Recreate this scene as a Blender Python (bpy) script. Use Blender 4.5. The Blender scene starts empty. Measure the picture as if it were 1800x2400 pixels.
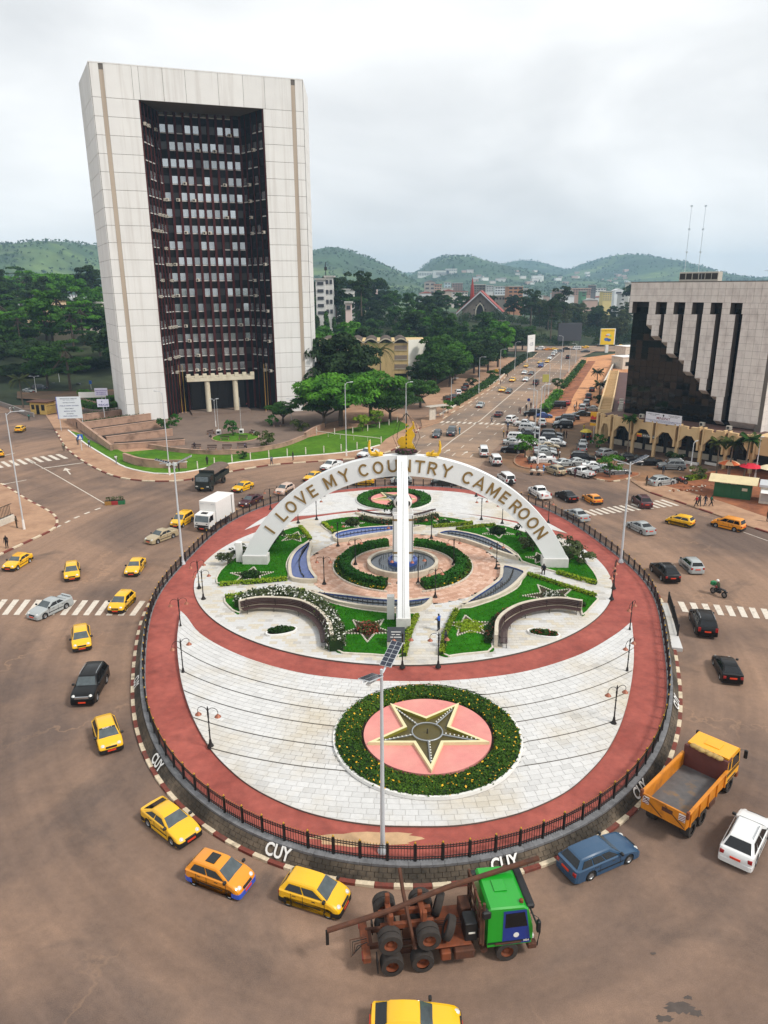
import bpy,bmesh,math,random
from math import sin,cos,pi,radians,sqrt,atan2,tan,hypot,exp
from mathutils import Vector,Matrix,noise as MN
import numpy as np
random.seed(7)
SC=bpy.context.scene
COL=SC.collection
# ------------------------------------------------------------------ camera
CAM_H,PITCH,ROLL,FPX=29.0,radians(17.2),radians(-0.3),1700.0
cam_data=bpy.data.cameras.new('camera')
cam_data.sensor_fit = 'HORIZONTAL'
cam_data.sensor_width=36.0
cam_data.lens=36.0*FPX/1800.0
cam_data.clip_start=0.5
cam_data.clip_end=20000.0
cam=bpy.data.objects.new('camera',cam_data)
cam.matrix_world=(Matrix.Translation((0,0,CAM_H)) @ Matrix.Rotation(pi/2-PITCH,4,'X')
     @ Matrix.Rotation(ROLL,4,'Z'))
COL.objects.link(cam)
SC.camera=cam
# ------------------------------------------------------------------ sky
SUN_EL,SUN_AZ=radians(48),radians(118)
world=bpy.data.worlds.new('World')
SC.world=world
world.use_nodes=True
wn,wl=world.node_tree.nodes,world.node_tree.links
wn.clear()
w_out=wn.new('ShaderNodeOutputWorld')
w_bg=wn.new('ShaderNodeBackground')
w_bg.inputs['Strength'].default_value=0.1
w_sky=wn.new('ShaderNodeTexSky')
w_sky.sky_type = 'NISHITA'
w_sky.sun_disc=False
w_sky.sun_elevation=SUN_EL
w_sky.sun_rotation=SUN_AZ
w_tc=wn.new('ShaderNodeTexCoord')
w_map=wn.new('ShaderNodeMapping')
w_map.inputs['Scale'].default_value=(1.0,1.0,2.6)
w_n1=wn.new('ShaderNodeTexNoise')
w_n1.inputs['Scale'].default_value=2.3
w_n1.inputs['Detail'].default_value=7.0
w_n1.inputs['Roughness'].default_value=0.5
w_n1.inputs['Distortion'].default_value=0.35
w_ramp=wn.new('ShaderNodeValToRGB')
w_ramp.color_ramp.elements[0].position=0.34
w_ramp.color_ramp.elements[0].color=(4.0,4.08,4.12,1)
w_ramp.color_ramp.elements[1].position=0.62
w_ramp.color_ramp.elements[1].color=(5.75,5.78,5.72,1)
w_mix=wn.new('ShaderNodeMixRGB')
w_mix.inputs['Fac'].default_value=0.96
wl.new(w_tc.outputs['Generated'],w_map.inputs['Vector'])
wl.new(w_map.outputs['Vector'],w_n1.inputs['Vector'])
wl.new(w_n1.outputs['Fac'],w_ramp.inputs['Fac'])
wl.new(w_sky.outputs['Color'],w_mix.inputs['Color1'])
wl.new(w_ramp.outputs['Color'],w_mix.inputs['Color2'])
wl.new(w_mix.outputs['Color'],w_bg.inputs['Color'])
wl.new(w_bg.outputs['Background'],w_out.inputs['Surface'])
sun_data=bpy.data.lights.new('sun','SUN')
sun_data.energy=1.5
sun_data.angle=radians(11)
sun_data.color=(1.0,0.95,0.88)
sun=bpy.data.objects.new('sun',sun_data)
sd=Vector((sin(SUN_AZ)*cos(SUN_EL),cos(SUN_AZ)*cos(SUN_EL),sin(SUN_EL)))
sun.rotation_euler=sd.to_track_quat('Z','Y').to_euler()
sun.location=(60,-40,90)
COL.objects.link(sun)
SC.view_settings.view_transform = 'Standard'
SC.view_settings.look = 'None'
SC.view_settings.exposure=0.96
SC.view_settings.gamma=1.0
SC.view_settings.use_curve_mapping=False
SC.cycles.use_denoising=True
SC.cycles.max_bounces=6
SC.cycles.diffuse_bounces=3
SC.cycles.glossy_bounces=3
SC.cycles.transmission_bounces=4
SC.cycles.volume_bounces=2
SC.cycles.transparent_max_bounces=6
SC.cycles.caustics_reflective=False
SC.cycles.caustics_refractive=False
# ------------------------------------------------------------------ measuring: photograph (1800 x 2400) -> ground plan
def ray(u,v):
 x=(u-900)/FPX
 y=(v-1200)/FPX
 c,s=cos(ROLL),sin(ROLL)
 xr,yr=c*x+s*y,-s*x+c*y
 return xr,cos(PITCH)-yr*sin(PITCH),-sin(PITCH)-yr*cos(PITCH)
def G(u,v,z=0.0):
 a,b,c=ray(u,v)
 t=(z-CAM_H)/c
 return Vector((a*t,b*t,z))
def AT(u,v,Y):
 a,b,c=ray(u,v)
 t=Y/b
 return Vector((a*t,Y,CAM_H+c*t))
def GL(pts,z=0.0):
 return [G(u,v,z) for u,v in pts]
# ------------------------------------------------------------------ object helpers
def tag(o,label=None,cat=None,group=None,kind=None):
 if label: o['label']=label
 if cat: o['category']=cat
 if group: o['group']=group
 if kind: o['kind']=kind
 return o
def link(name,data,parent=None,loc=(0,0,0),rz=0.0):
 o=bpy.data.objects.new(name,data)
 COL.objects.link(o)
 o.location=loc
 if rz: o.rotation_euler=(0,0,rz)
 if parent is not None: o.parent=parent
 return o
def thing(name,label,cat,loc=(0,0,0),rz=0.0,group=None):
 return tag(link(name,None,None,loc,rz),label,cat,group)
def struct(name,loc=(0,0,0),rz=0.0):
 return tag(link(name,None,None,loc,rz),kind='structure')
class MB:
 def __init__(s):
  s.v,s.f,s.m=[],[],[]
 def add(s,vs,fs,m=0):
  k=len(s.v)
  s.v += [tuple(p) for p in vs]
  for f in fs:
   s.f.append([i+k for i in f])
   s.m.append(m)
  return s
 def box(s,x0,x1,y0,y1,z0,z1,m=0):
  return s.add([(x0,y0,z0),(x1,y0,z0),(x1,y1,z0),(x0,y1,z0),(x0,y0,z1),(x1,y0,z1),(x1,y1,z1),(x0,y1,z1)],
      [(0,3,2,1),(4,5,6,7),(0,1,5,4),(1,2,6,5),(2,3,7,6),(3,0,4,7)],m)
 def bbox(s,x0,x1,y0,y1,z0,z1,b=0.05,m=0):
  xs,ys,zs=(x0,x1),(y0,y1),(z0,z1)
  vs,idx=[],{}
  for i in (0,1):
   for j in (0,1):
    for k in (0,1):
     sx,sy,sz=(1,-1)[i]*b,(1,-1)[j]*b,(1,-1)[k]*b
     for a in range(3):
      p=[xs[i]+sx,ys[j]+sy,zs[k]+sz]
      p[a]=(xs[i],ys[j],zs[k])[a]
      idx[i,j,k,a]=len(vs);vs.append(p)
  I=idx;fs=[]
  for a in range(3):
   o=[c for c in range(3) if c != a]
   for e in (0,1):
    q=[]
    for (c,d) in ((0,0),(1,0),(1,1),(0,1)):
     t=[0,0,0];t[a]=e;t[o[0]]=c;t[o[1]]=d
     q.append(I[t[0],t[1],t[2],a])
    fs.append(q if (e == 1) == (a != 1) else q[::-1])
   for c in (0,1):
    for d in (0,1):
     t0=[0,0,0];t1=[0,0,0];t0[o[0]]=t1[o[0]]=c;t0[o[1]]=t1[o[1]]=d;t1[a]=1
     q=[I[t0[0],t0[1],t0[2],o[0]],I[t1[0],t1[1],t1[2],o[0]],I[t1[0],t1[1],t1[2],o[1]],I[t0[0],t0[1],t0[2],o[1]]]
     fs.append(q if ((c == d) == (a != 1)) else q[::-1])
  for i in (0,1):
   for j in (0,1):
    for k in (0,1):
     q=[I[i,j,k,0],I[i,j,k,1],I[i,j,k,2]]
     fs.append(q if (i+j+k) % 2 else q[::-1])
  return s.add(vs,fs,m)
 def obox(s,c,hx,hy,z0,z1,ang,m=0):
  ca,sa=cos(ang),sin(ang)
  P=[(c[0]+ca*a*hx-sa*b*hy,c[1]+sa*a*hx+ca*b*hy) for a,b in ((-1,-1),(1,-1),(1,1),(-1,1))]
  return s.prism(P,z0,z1,m)
 def prism(s,poly,z0,z1,m=0,mtop=None,bottom=True):
  a=sum(poly[i][0]*poly[(i+1) % len(poly)][1]-poly[(i+1) % len(poly)][0]*poly[i][1] for i in range(len(poly)))
  if a < 0: poly=poly[::-1]
  n=len(poly)
  k=len(s.v)
  s.v += [(p[0],p[1],z0) for p in poly]+[(p[0],p[1],z1) for p in poly]
  for i in range(n):
   j=(i+1) % n
   s.f.append([k+i,k+j,k+n+j,k+n+i]);s.m.append(m)
  s.f.append([k+n+i for i in range(n)]);s.m.append(m if mtop is None else mtop)
  if bottom:
   s.f.append([k+i for i in range(n)][::-1]);s.m.append(m)
  return s
 def sheet(s,poly,z,m=0):
  a=sum(poly[i][0]*poly[(i+1) % len(poly)][1]-poly[(i+1) % len(poly)][0]*poly[i][1] for i in range(len(poly)))
  if a < 0: poly=poly[::-1]
  return s.add([(p[0],p[1],z) for p in poly],[list(range(len(poly)))],m)
 def strip(s,a,b,m=0,closed=False):
  n=len(a);k=len(s.v)
  s.v += [tuple(p) for p in a]+[tuple(p) for p in b]
  for i in range(n if closed else n-1):
   j=(i+1) % n
   s.f.append([k+i,k+j,k+n+j,k+n+i]);s.m.append(m)
  return s
 def cyl(s,p0,p1,r0,r1=None,n=8,m=0,caps=True):
  if r1 is None: r1=r0
  p0,p1=Vector(p0),Vector(p1)
  d=(p1-p0).normalized()
  u=d.cross(Vector((0,0,1)) if abs(d.z) < .9 else Vector((1,0,0))).normalized();w=d.cross(u)
  k=len(s.v)
  for p,r in ((p0,r0),(p1,r1)):
   for i in range(n):
    a=2*pi*i/n
    s.v.append(tuple(p+(u*cos(a)+w*sin(a))*r))
  for i in range(n):
   j=(i+1) % n
   s.f.append([k+i,k+n+i,k+n+j,k+j]);s.m.append(m)
  if caps:
   s.f.append([k+i for i in range(n)]);s.m.append(m)
   s.f.append([k+n+i for i in range(n)][::-1]);s.m.append(m)
  return s
 def tube(s,path,r,n=6,m=0,caps=True):
  path=[Vector(p) for p in path]
  k=len(s.v);L=len(path)
  for i,p in enumerate(path):
   d=(path[min(i+1,L-1)]-path[max(i-1,0)]).normalized()
   u=d.cross(Vector((0,0,1)) if abs(d.z) < .95 else Vector((1,0,0))).normalized();w=d.cross(u)
   rr=r[i] if isinstance(r,(list,tuple)) else r
   for q in range(n):
    a=2*pi*q/n
    s.v.append(tuple(p+(u*cos(a)+w*sin(a))*rr))
  for i in range(L-1):
   for q in range(n):
    j=(q+1) % n
    s.f.append([k+i*n+q,k+(i+1)*n+q,k+(i+1)*n+j,k+i*n+j]);s.m.append(m)
  if caps:
   s.f.append([k+q for q in range(n)]);s.m.append(m)
   s.f.append([k+(L-1)*n+q for q in range(n)][::-1]);s.m.append(m)
  return s
 def lathe(s,prof,c=(0,0,0),n=16,m=0,axis='Z',cap=True):
  k=len(s.v)
  for r,h in prof:
   for q in range(n):
    a=2*pi*q/n
    if axis == 'Z': s.v.append((c[0]+r*cos(a),c[1]+r*sin(a),c[2]+h))
    else: s.v.append((c[0]+r*cos(a),c[1]+h,c[2]+r*sin(a)))
  for i in range(len(prof)-1):
   for q in range(n):
    j=(q+1) % n
    f=[k+i*n+q,k+i*n+j,k+(i+1)*n+j,k+(i+1)*n+q]
    s.f.append(f if axis == 'Z' else f[::-1]);s.m.append(m)
  if cap:
   f0=[k+q for q in range(n)];f1=[k+(len(prof)-1)*n+q for q in range(n)]
   if axis == 'Z': f0=f0[::-1]
   else: f1=f1[::-1]
   s.f += [f0,f1];s.m += [m,m]
  return s
 def sph(s,c,r,n=8,k=5,m=0,sc=(1,1,1)):
  b=len(s.v)
  s.v.append((c[0],c[1],c[2]-r*sc[2]))
  for i in range(1,k):
   a=-pi/2+pi*i/k
   for q in range(n):
    t=2*pi*q/n
    s.v.append((c[0]+r*sc[0]*cos(a)*cos(t),c[1]+r*sc[1]*cos(a)*sin(t),c[2]+r*sc[2]*sin(a)))
  s.v.append((c[0],c[1],c[2]+r*sc[2]))
  top=len(s.v)-1
  for q in range(n):
   j=(q+1) % n
   s.f.append([b,b+1+j,b+1+q]);s.m.append(m)
   for i in range(k-2):
    s.f.append([b+1+i*n+q,b+1+i*n+j,b+1+(i+1)*n+j,b+1+(i+1)*n+q]);s.m.append(m)
   s.f.append([top,b+1+(k-2)*n+q,b+1+(k-2)*n+j]);s.m.append(m)
  return s
 def slab(s,a,b,c,d,t=0.02,m=0):
  a,b,c,d=map(Vector,(a,b,c,d))
  n=(b-a).cross(c-a).normalized()*t
  return s.add([a,b,c,d,a-n,b-n,c-n,d-n],
      [(0,1,2,3),(7,6,5,4),(0,4,5,1),(1,5,6,2),(2,6,7,3),(3,7,4,0)],m)
 def xf(s,M):
  s.v=[tuple(M @ Vector(p)) for p in s.v]
  return s
 def join(s,o,M=None,mm=None):
  k=len(s.v)
  s.v += [tuple(M @ Vector(p)) for p in o.v] if M is not None else list(o.v)
  s.f += [[i+k for i in f] for f in o.f]
  s.m += [mm[i] for i in o.m] if mm is not None else list(o.m)
  return s
 def mesh(s,name,mats,smooth=None):
  me=bpy.data.meshes.new(name)
  me.from_pydata(s.v,[],s.f)
  for m in (mats if isinstance(mats,(list,tuple)) else [mats]):
   me.materials.append(m)
  if any(s.m): me.polygons.foreach_set('material_index',s.m)
  if smooth is not None:
   me.polygons.foreach_set('use_smooth',[True]*len(s.f))
   if smooth < 179: me.set_sharp_from_angle(angle=radians(smooth))
  me.update()
  return me
 def obj(s,name,mats,parent=None,loc=(0,0,0),rz=0.0,smooth=None):
  return link(name,s.mesh(name,mats,smooth),parent,loc,rz)
def crom(pts,n=6,closed=False):
 P=[Vector(p) for p in pts];out=[];L=len(P)
 for i in range(L if closed else L-1):
  p0=P[(i-1) % L] if closed or i > 0 else P[i]*2-P[i+1]
  p1,p2=P[i],P[(i+1) % L]
  p3=P[(i+2) % L] if closed or i+2 < L else P[i+1]*2-P[i]
  for k in range(n):
   t=k/n
   out.append(0.5*((2*p1)+(p2-p0)*t+(2*p0-5*p1+4*p2-p3)*t*t+(3*p1-p0-3*p2+p3)*t ** 3))
 if not closed: out.append(P[-1].copy())
 return out
def resample(pts,step,closed=False):
 P=[Vector(p) for p in pts]
 if closed: P=P+[P[0]]
 d=[0.0]
 for i in range(len(P)-1): d.append(d[-1]+(P[i+1]-P[i]).length)
 n=max(2,int(round(d[-1]/step)))
 out=[];j=0
 for k in range(n+(0 if closed else 1)):
  t=d[-1]*k/n
  while j < len(d)-2 and d[j+1] < t: j += 1
  f=(t-d[j])/max(1e-9,d[j+1]-d[j])
  out.append(P[j].lerp(P[j+1],f))
 return out
def offset(pts,w,closed=False):
 out=[];n=len(pts)
 for i in range(n):
  a=pts[(i-1) % n] if closed or i else pts[0]
  b=pts[(i+1) % n] if closed or i < n-1 else pts[-1]
  d=Vector((b[0]-a[0],b[1]-a[1],0))
  if d.length < 1e-6: d=Vector((1,0,0))
  d.normalize()
  out.append(Vector((pts[i][0]-d.y*w,pts[i][1]+d.x*w,pts[i][2] if len(pts[i]) > 2 else 0)))
 return out
def clip(subj,conv):
 out=[Vector((p[0],p[1])) for p in subj]
 for i in range(len(conv)):
  a,b=conv[i],conv[(i+1) % len(conv)];inp,out=out,[]
  sd_=lambda p: (b[0]-a[0])*(p[1]-a[1])-(b[1]-a[1])*(p[0]-a[0])
  for k in range(len(inp)):
   p,q=inp[k-1],inp[k];dp,dq=sd_(p),sd_(q)
   if (dp < 0) != (dq < 0): out.append(p.lerp(q,dp/(dp-dq)))
   if dq >= 0: out.append(q)
  if not out: return []
 r=[]
 for p in out:
  if not r or (p-r[-1]).length > .004: r.append(p)
 if len(r) > 1 and (r[0]-r[-1]).length < .004: r.pop()
 return r
def inside(p,poly):
 r=False;n=len(poly);j=n-1
 for i in range(n):
  if (poly[i][1] > p[1]) != (poly[j][1] > p[1]) and p[0] < (poly[j][0]-poly[i][0])*(p[1]-poly[i][1])/(poly[j][1]-poly[i][1])+poly[i][0]:
   r=not r
  j=i
 return r
def text_mesh(s,size,depth=0.0,bold=0.0,mat=None,xs=1.0):
 cu=bpy.data.curves.new('lettering','FONT')
 cu.body=s;cu.size=size;cu.extrude=depth;cu.offset=bold
 cu.align_x = 'CENTER';cu.align_y = 'CENTER';cu.resolution_u=3
 o=bpy.data.objects.new('lettering',cu);COL.objects.link(o)
 bpy.context.view_layer.update()
 me=bpy.data.meshes.new_from_object(o.evaluated_get(bpy.context.evaluated_depsgraph_get()))
 bpy.data.objects.remove(o)
 me.materials.clear()
 if mat: me.materials.append(mat)
 if xs != 1.0: me.transform(Matrix.Diagonal((xs,1,1,1)))
 return me
# ------------------------------------------------------------------ materials
def S(r,g,b):
 f=lambda c: c/12.92/255 if c <= 10.3 else ((c/255+.055)/1.055) ** 2.4
 return (f(r),f(g),f(b),1)
MATS={}
def mat(name,col,rough=.7,metal=0.0,var=.12,scale=2.0,bump=0.0,bscale=None,col2=None,c2=(.5,.65),s2=.3,coat=0.0,spec=None,obj=False,rnd=0.0,alpha=None,sub=None):
 """procedural surface: base colour with fine and broad mottling, an optional second colour in patches, fine relief"""
 if name in MATS: return MATS[name]
 m=bpy.data.materials.new(name);m.use_nodes=True
 N,L=m.node_tree.nodes,m.node_tree.links
 b=N['Principled BSDF']
 b.inputs['Roughness'].default_value=rough
 b.inputs['Metallic'].default_value=metal
 if coat: b.inputs['Coat Weight'].default_value=coat;b.inputs['Coat Roughness'].default_value=.08
 if spec is not None: b.inputs['Specular IOR Level'].default_value=spec
 if obj:
  g=N.new('ShaderNodeTexCoord');pos=g.outputs['Object']
 else:
  g=N.new('ShaderNodeNewGeometry');pos=g.outputs['Position']
 cur=None
 if col2 is not None:
  n2=N.new('ShaderNodeTexNoise');n2.inputs['Scale'].default_value=s2;n2.inputs['Detail'].default_value=8;n2.inputs['Roughness'].default_value=.6
  L.new(pos,n2.inputs['Vector'])
  r2=N.new('ShaderNodeValToRGB');r2.color_ramp.elements[0].position=c2[0];r2.color_ramp.elements[1].position=c2[1]
  r2.color_ramp.elements[0].color=col;r2.color_ramp.elements[1].color=col2
  L.new(n2.outputs['Fac'],r2.inputs['Fac']);cur=r2.outputs['Color']
 if var > 0:
  n1=N.new('ShaderNodeTexNoise');n1.inputs['Scale'].default_value=scale;n1.inputs['Detail'].default_value=6;n1.inputs['Roughness'].default_value=.65
  L.new(pos,n1.inputs['Vector'])
  mr=N.new('ShaderNodeMapRange');mr.inputs['From Min'].default_value=.3;mr.inputs['From Max'].default_value=.7
  mr.inputs['To Min'].default_value=1-var;mr.inputs['To Max'].default_value=1+var
  L.new(n1.outputs['Fac'],mr.inputs['Value'])
  fac=mr.outputs['Result']
  if rnd:
   oi=N.new('ShaderNodeObjectInfo');m2=N.new('ShaderNodeMapRange')
   m2.inputs['To Min'].default_value=1-rnd;m2.inputs['To Max'].default_value=1+rnd
   L.new(oi.outputs['Random'],m2.inputs['Value'])
   mu=N.new('ShaderNodeMath');mu.operation = 'MULTIPLY'
   L.new(fac,mu.inputs[0]);L.new(m2.outputs['Result'],mu.inputs[1]);fac=mu.outputs['Value']
  mx=N.new('ShaderNodeVectorMath');mx.operation = 'SCALE'
  if cur is not None: L.new(cur,mx.inputs[0])
  else: mx.inputs[0].default_value=col[:3]
  L.new(fac,mx.inputs['Scale'])
  cur=mx.outputs['Vector']
 if cur is not None: L.new(cur,b.inputs['Base Color'])
 else: b.inputs['Base Color'].default_value=col
 if bump:
  n3=N.new('ShaderNodeTexNoise');n3.inputs['Scale'].default_value=bscale or scale*6;n3.inputs['Detail'].default_value=5
  L.new(pos,n3.inputs['Vector'])
  bp=N.new('ShaderNodeBump');bp.inputs['Strength'].default_value=bump;bp.inputs['Distance'].default_value=.05
  L.new(n3.outputs['Fac'],bp.inputs['Height']);L.new(bp.outputs['Normal'],b.inputs['Normal'])
 if sub is not None:
  t=N.new('ShaderNodeBsdfTranslucent');a=N.new('ShaderNodeMixShader');a.inputs['Fac'].default_value=sub
  if cur is not None: L.new(cur,t.inputs['Color'])
  out=N['Material Output']
  L.new(b.outputs['BSDF'],a.inputs[1]);L.new(t.outputs['BSDF'],a.inputs[2]);L.new(a.outputs['Shader'],out.inputs['Surface'])
 MATS[name]=m
 return m
# ================================================================== SURFACES
def road_material(name,base,dust,dark,s_dust=.045,amount=(.42,.62)):
 m=bpy.data.materials.new(name);m.use_nodes=True
 N,L=m.node_tree.nodes,m.node_tree.links
 b=N['Principled BSDF'];b.inputs['Roughness'].default_value=.93;b.inputs['Specular IOR Level'].default_value=.12
 g=N.new('ShaderNodeNewGeometry')
 def nz(sc,det,dist=0.0,rough=.6):
  n=N.new('ShaderNodeTexNoise');n.inputs['Scale'].default_value=sc;n.inputs['Detail'].default_value=det
  n.inputs['Distortion'].default_value=dist;n.inputs['Roughness'].default_value=rough
  L.new(g.outputs['Position'],n.inputs['Vector']);return n.outputs['Fac']
 def ramp(src,a,bb,c0,c1):
  r=N.new('ShaderNodeValToRGB');r.color_ramp.elements[0].position=a;r.color_ramp.elements[1].position=bb
  r.color_ramp.elements[0].color=c0;r.color_ramp.elements[1].color=c1
  L.new(src,r.inputs['Fac']);return r.outputs['Color']
 def mix(mode,f,a,c):
  x=N.new('ShaderNodeMixRGB');x.blend_type=mode
  if isinstance(f,float): x.inputs['Fac'].default_value=f
  else: L.new(f,x.inputs['Fac'])
  L.new(a,x.inputs['Color1']);L.new(c,x.inputs['Color2']);return x.outputs['Color']
 c=ramp(nz(s_dust,9,.8),amount[0],amount[1],base,dust)
 c=mix('MIX',ramp(nz(.11,8,1.6),.55,.74,(0,0,0,1),(.75,.75,.75,1)),c,ramp(nz(1.3,6),.3,.7,dark,dark))
 c=mix('MULTIPLY',.42,c,ramp(nz(2.2,8,0,.75),.32,.68,(.72,.72,.72,1),(1.22,1.2,1.18,1)))
 c=mix('MULTIPLY',.5,c,ramp(nz(22,4),.3,.7,(.6,.6,.6,1),(1.3,1.3,1.3,1)))
 # tyre-worn lanes that follow the traffic round the island
 sx=N.new('ShaderNodeSeparateXYZ');L.new(g.outputs['Position'],sx.inputs['Vector'])
 def mth(op,a,b_=None):
  q=N.new('ShaderNodeMath');q.operation=op
  for i_,v_ in ((0,a),(1,b_)):
   if v_ is None: continue
   if isinstance(v_,(int,float)): q.inputs[i_].default_value=v_
   else: L.new(v_,q.inputs[i_])
  return q.outputs['Value']
 dx_,dy_=mth('MULTIPLY',mth('SUBTRACT',sx.outputs['X'],1.8),1.45),mth('SUBTRACT',sx.outputs['Y'],67.5)
 rad=mth('SQRT',mth('ADD',mth('MULTIPLY',dx_,dx_),mth('MULTIPLY',dy_,dy_)))
 cb=N.new('ShaderNodeCombineXYZ');L.new(mth('MULTIPLY',rad,.42),cb.inputs['X']);L.new(mth('MULTIPLY',mth('ARCTAN2',dy_,dx_),1.3),cb.inputs['Y'])
 ln=N.new('ShaderNodeTexNoise');ln.inputs['Scale'].default_value=1.0;ln.inputs['Detail'].default_value=5;ln.inputs['Roughness'].default_value=.6;L.new(cb.outputs['Vector'],ln.inputs['Vector'])
 c=mix('MULTIPLY',.6,c,ramp(ln.outputs['Fac'],.34,.66,(.74,.74,.75,1),(1.22,1.2,1.17,1)))
 # pale patched cracks
 v=N.new('ShaderNodeTexVoronoi');v.feature = 'DISTANCE_TO_EDGE';v.inputs['Scale'].default_value=.085
 wq=N.new('ShaderNodeTexNoise');wq.inputs['Scale'].default_value=.55;wq.inputs['Detail'].default_value=6
 L.new(g.outputs['Position'],wq.inputs['Vector'])
 va=N.new('ShaderNodeVectorMath');va.operation = 'SCALE';va.inputs['Scale'].default_value=5.0
 L.new(wq.outputs['Color'],va.inputs[0])
 vb=N.new('ShaderNodeVectorMath');L.new(g.outputs['Position'],vb.inputs[0]);L.new(va.outputs['Vector'],vb.inputs[1])
 L.new(vb.outputs['Vector'],v.inputs['Vector'])
 ck=ramp(v.outputs['Distance'],0.0,.011,(.75,.75,.75,1),(0,0,0,1))
 gate=ramp(nz(.05,3),.5,.62,(0,0,0,1),(1,1,1,1))
 mk=N.new('ShaderNodeMixRGB');mk.blend_type = 'MULTIPLY';mk.inputs['Fac'].default_value=1
 L.new(ck,mk.inputs['Color1']);L.new(gate,mk.inputs['Color2'])
 tn=N.new('ShaderNodeRGB');tn.outputs[0].default_value=(dust[0]*1.25,dust[1]*1.2,dust[2]*1.1,1)
 c=mix('MIX',mk.outputs['Color'],c,tn.outputs[0])
 L.new(c,b.inputs['Base Color'])
 bp=N.new('ShaderNodeBump');bp.inputs['Strength'].default_value=.35;bp.inputs['Distance'].default_value=.02
 L.new(nz(40,3),bp.inputs['Height']);L.new(bp.outputs['Normal'],b.inputs['Normal'])
 MATS[name]=m
 return m
m_road=road_material('dusty asphalt',S(106,91,83),S(146,120,102),S(92,81,75),amount=(.38,.6))
m_road2=road_material('boulevard asphalt',S(126,112,101),S(164,138,116),S(112,100,92))
m_park=road_material('car park asphalt',S(110,92,76),S(150,113,84),S(94,82,72))
m_walk=mat('earthy pavement',S(170,134,106),.95,var=.12,scale=1.5,col2=S(140,106,82),c2=(.45,.7),s2=.25,bump=.3)
m_earth=mat('red earth',S(150,92,58),.97,var=.2,scale=1.2,col2=S(112,66,44),c2=(.42,.62),s2=.35,bump=.6)
m_track=mat('sandy track',S(196,140,96),.97,var=.15,scale=1.0,col2=S(150,98,66),c2=(.5,.7),s2=.2,bump=.4)
m_tplaza=mat('tower forecourt paving',S(118,100,88),.9,var=.1,scale=.9,col2=S(96,82,74),c2=(.5,.7),s2=.15,bump=.2)
m_lawn=mat('mown lawn',S(44,108,14),.95,var=.28,scale=2.5,col2=S(28,86,8),c2=(.35,.65),s2=.4,bump=.8,bscale=14,spec=.1)
m_lawn2=mat('park lawn',S(88,124,34),.95,var=.25,scale=.9,col2=S(62,104,24),c2=(.35,.65),s2=.12,bump=.8,bscale=10,spec=.1)
m_wood=mat('woodland floor',S(34,48,22),1.0,var=.3,scale=.3,col2=S(58,66,34),c2=(.45,.65),s2=.03)
m_white=mat('white paint',S(226,224,220),.55,var=.04,scale=3)
m_white_d=mat('dirty white paint',S(204,196,182),.75,var=.14,scale=2.2,col2=S(150,134,116),c2=(.55,.8),s2=.8)
m_mark=mat('worn road marking',S(206,196,182),.85,var=.16,scale=5,col2=S(150,132,116),c2=(.55,.75),s2=1.6)
m_kred=mat('kerb red paint',S(118,58,46),.85,var=.2,scale=5,col2=S(92,62,52),c2=(.5,.7),s2=1.5)
m_kwhite=mat('kerb cream paint',S(206,190,164),.85,var=.18,scale=5,col2=S(140,122,102),c2=(.55,.75),s2=1.5)
m_kgrey=mat('bare kerb',S(148,118,94),.9,var=.15,scale=3)
m_redfloor=mat('red painted concrete',S(160,82,70),.85,var=.2,scale=1.6,col2=S(134,62,52),c2=(.38,.7),s2=.35,bump=.15)
m_stain=mat('worn bare patch',S(186,152,116),.9,var=.16,scale=2)
m_tile=[mat('pale stone tile %s' % k,S(*c),.7,var=.06,scale=4,col2=S(*d),c2=(.47,.68),s2=.16,rnd=.03) for k,c,d in
   (('a',(199,198,196),(190,181,164)),('b',(196,195,193),(186,176,158)),('c',(203,202,200),(193,184,168)),('d',(190,189,187),(180,170,154)))]
m_tilebase=mat('tile bedding',S(184,181,175),.9,var=.08,scale=3)
m_tiledark=mat('dark stone tile',S(178,174,168),.7,var=.08,scale=4)
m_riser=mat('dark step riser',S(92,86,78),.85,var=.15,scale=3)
m_salmon=[mat('salmon paver %s' % k,S(*c),.85,var=.08,scale=4,rnd=.05) for k,c in (('a',(196,158,136)),('b',(184,143,121)),('c',(204,170,150)),('d',(176,136,114)))]
m_stone=mat('beige basin stone',S(196,186,168),.8,var=.1,scale=2,col2=S(160,148,128),c2=(.5,.75),s2=.6)
m_grey=mat('grey slate coping',S(112,112,114),.75,var=.3,scale=2.5,rnd=.12)
m_cobble=mat('mossy block paving',S(98,86,72),.95,var=.25,scale=3,col2=S(58,52,44),c2=(.4,.6),s2=.45,rnd=.12)
m_soil=mat('dark soil',S(52,38,28),1.0,var=.3,scale=4)
m_black=mat('black iron',S(34,31,30),.5,metal=.2,var=.1,scale=4)
m_gold=mat('gold paint',S(226,180,36),.4,metal=.15,var=.1,scale=3)
m_steel=mat('galvanised steel',S(170,174,178),.4,metal=.6,var=.06,scale=4)
m_greyp=mat('grey painted steel',S(196,200,204),.45,metal=.1,var=.04,scale=3)
m_concr=mat('weathered concrete',S(170,138,118),.9,var=.12,scale=1.2,col2=S(112,90,76),c2=(.5,.75),s2=.5)
m_solar=mat('solar panel glass',S(36,42,56),.15,var=.1,scale=6,spec=.6)
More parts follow.
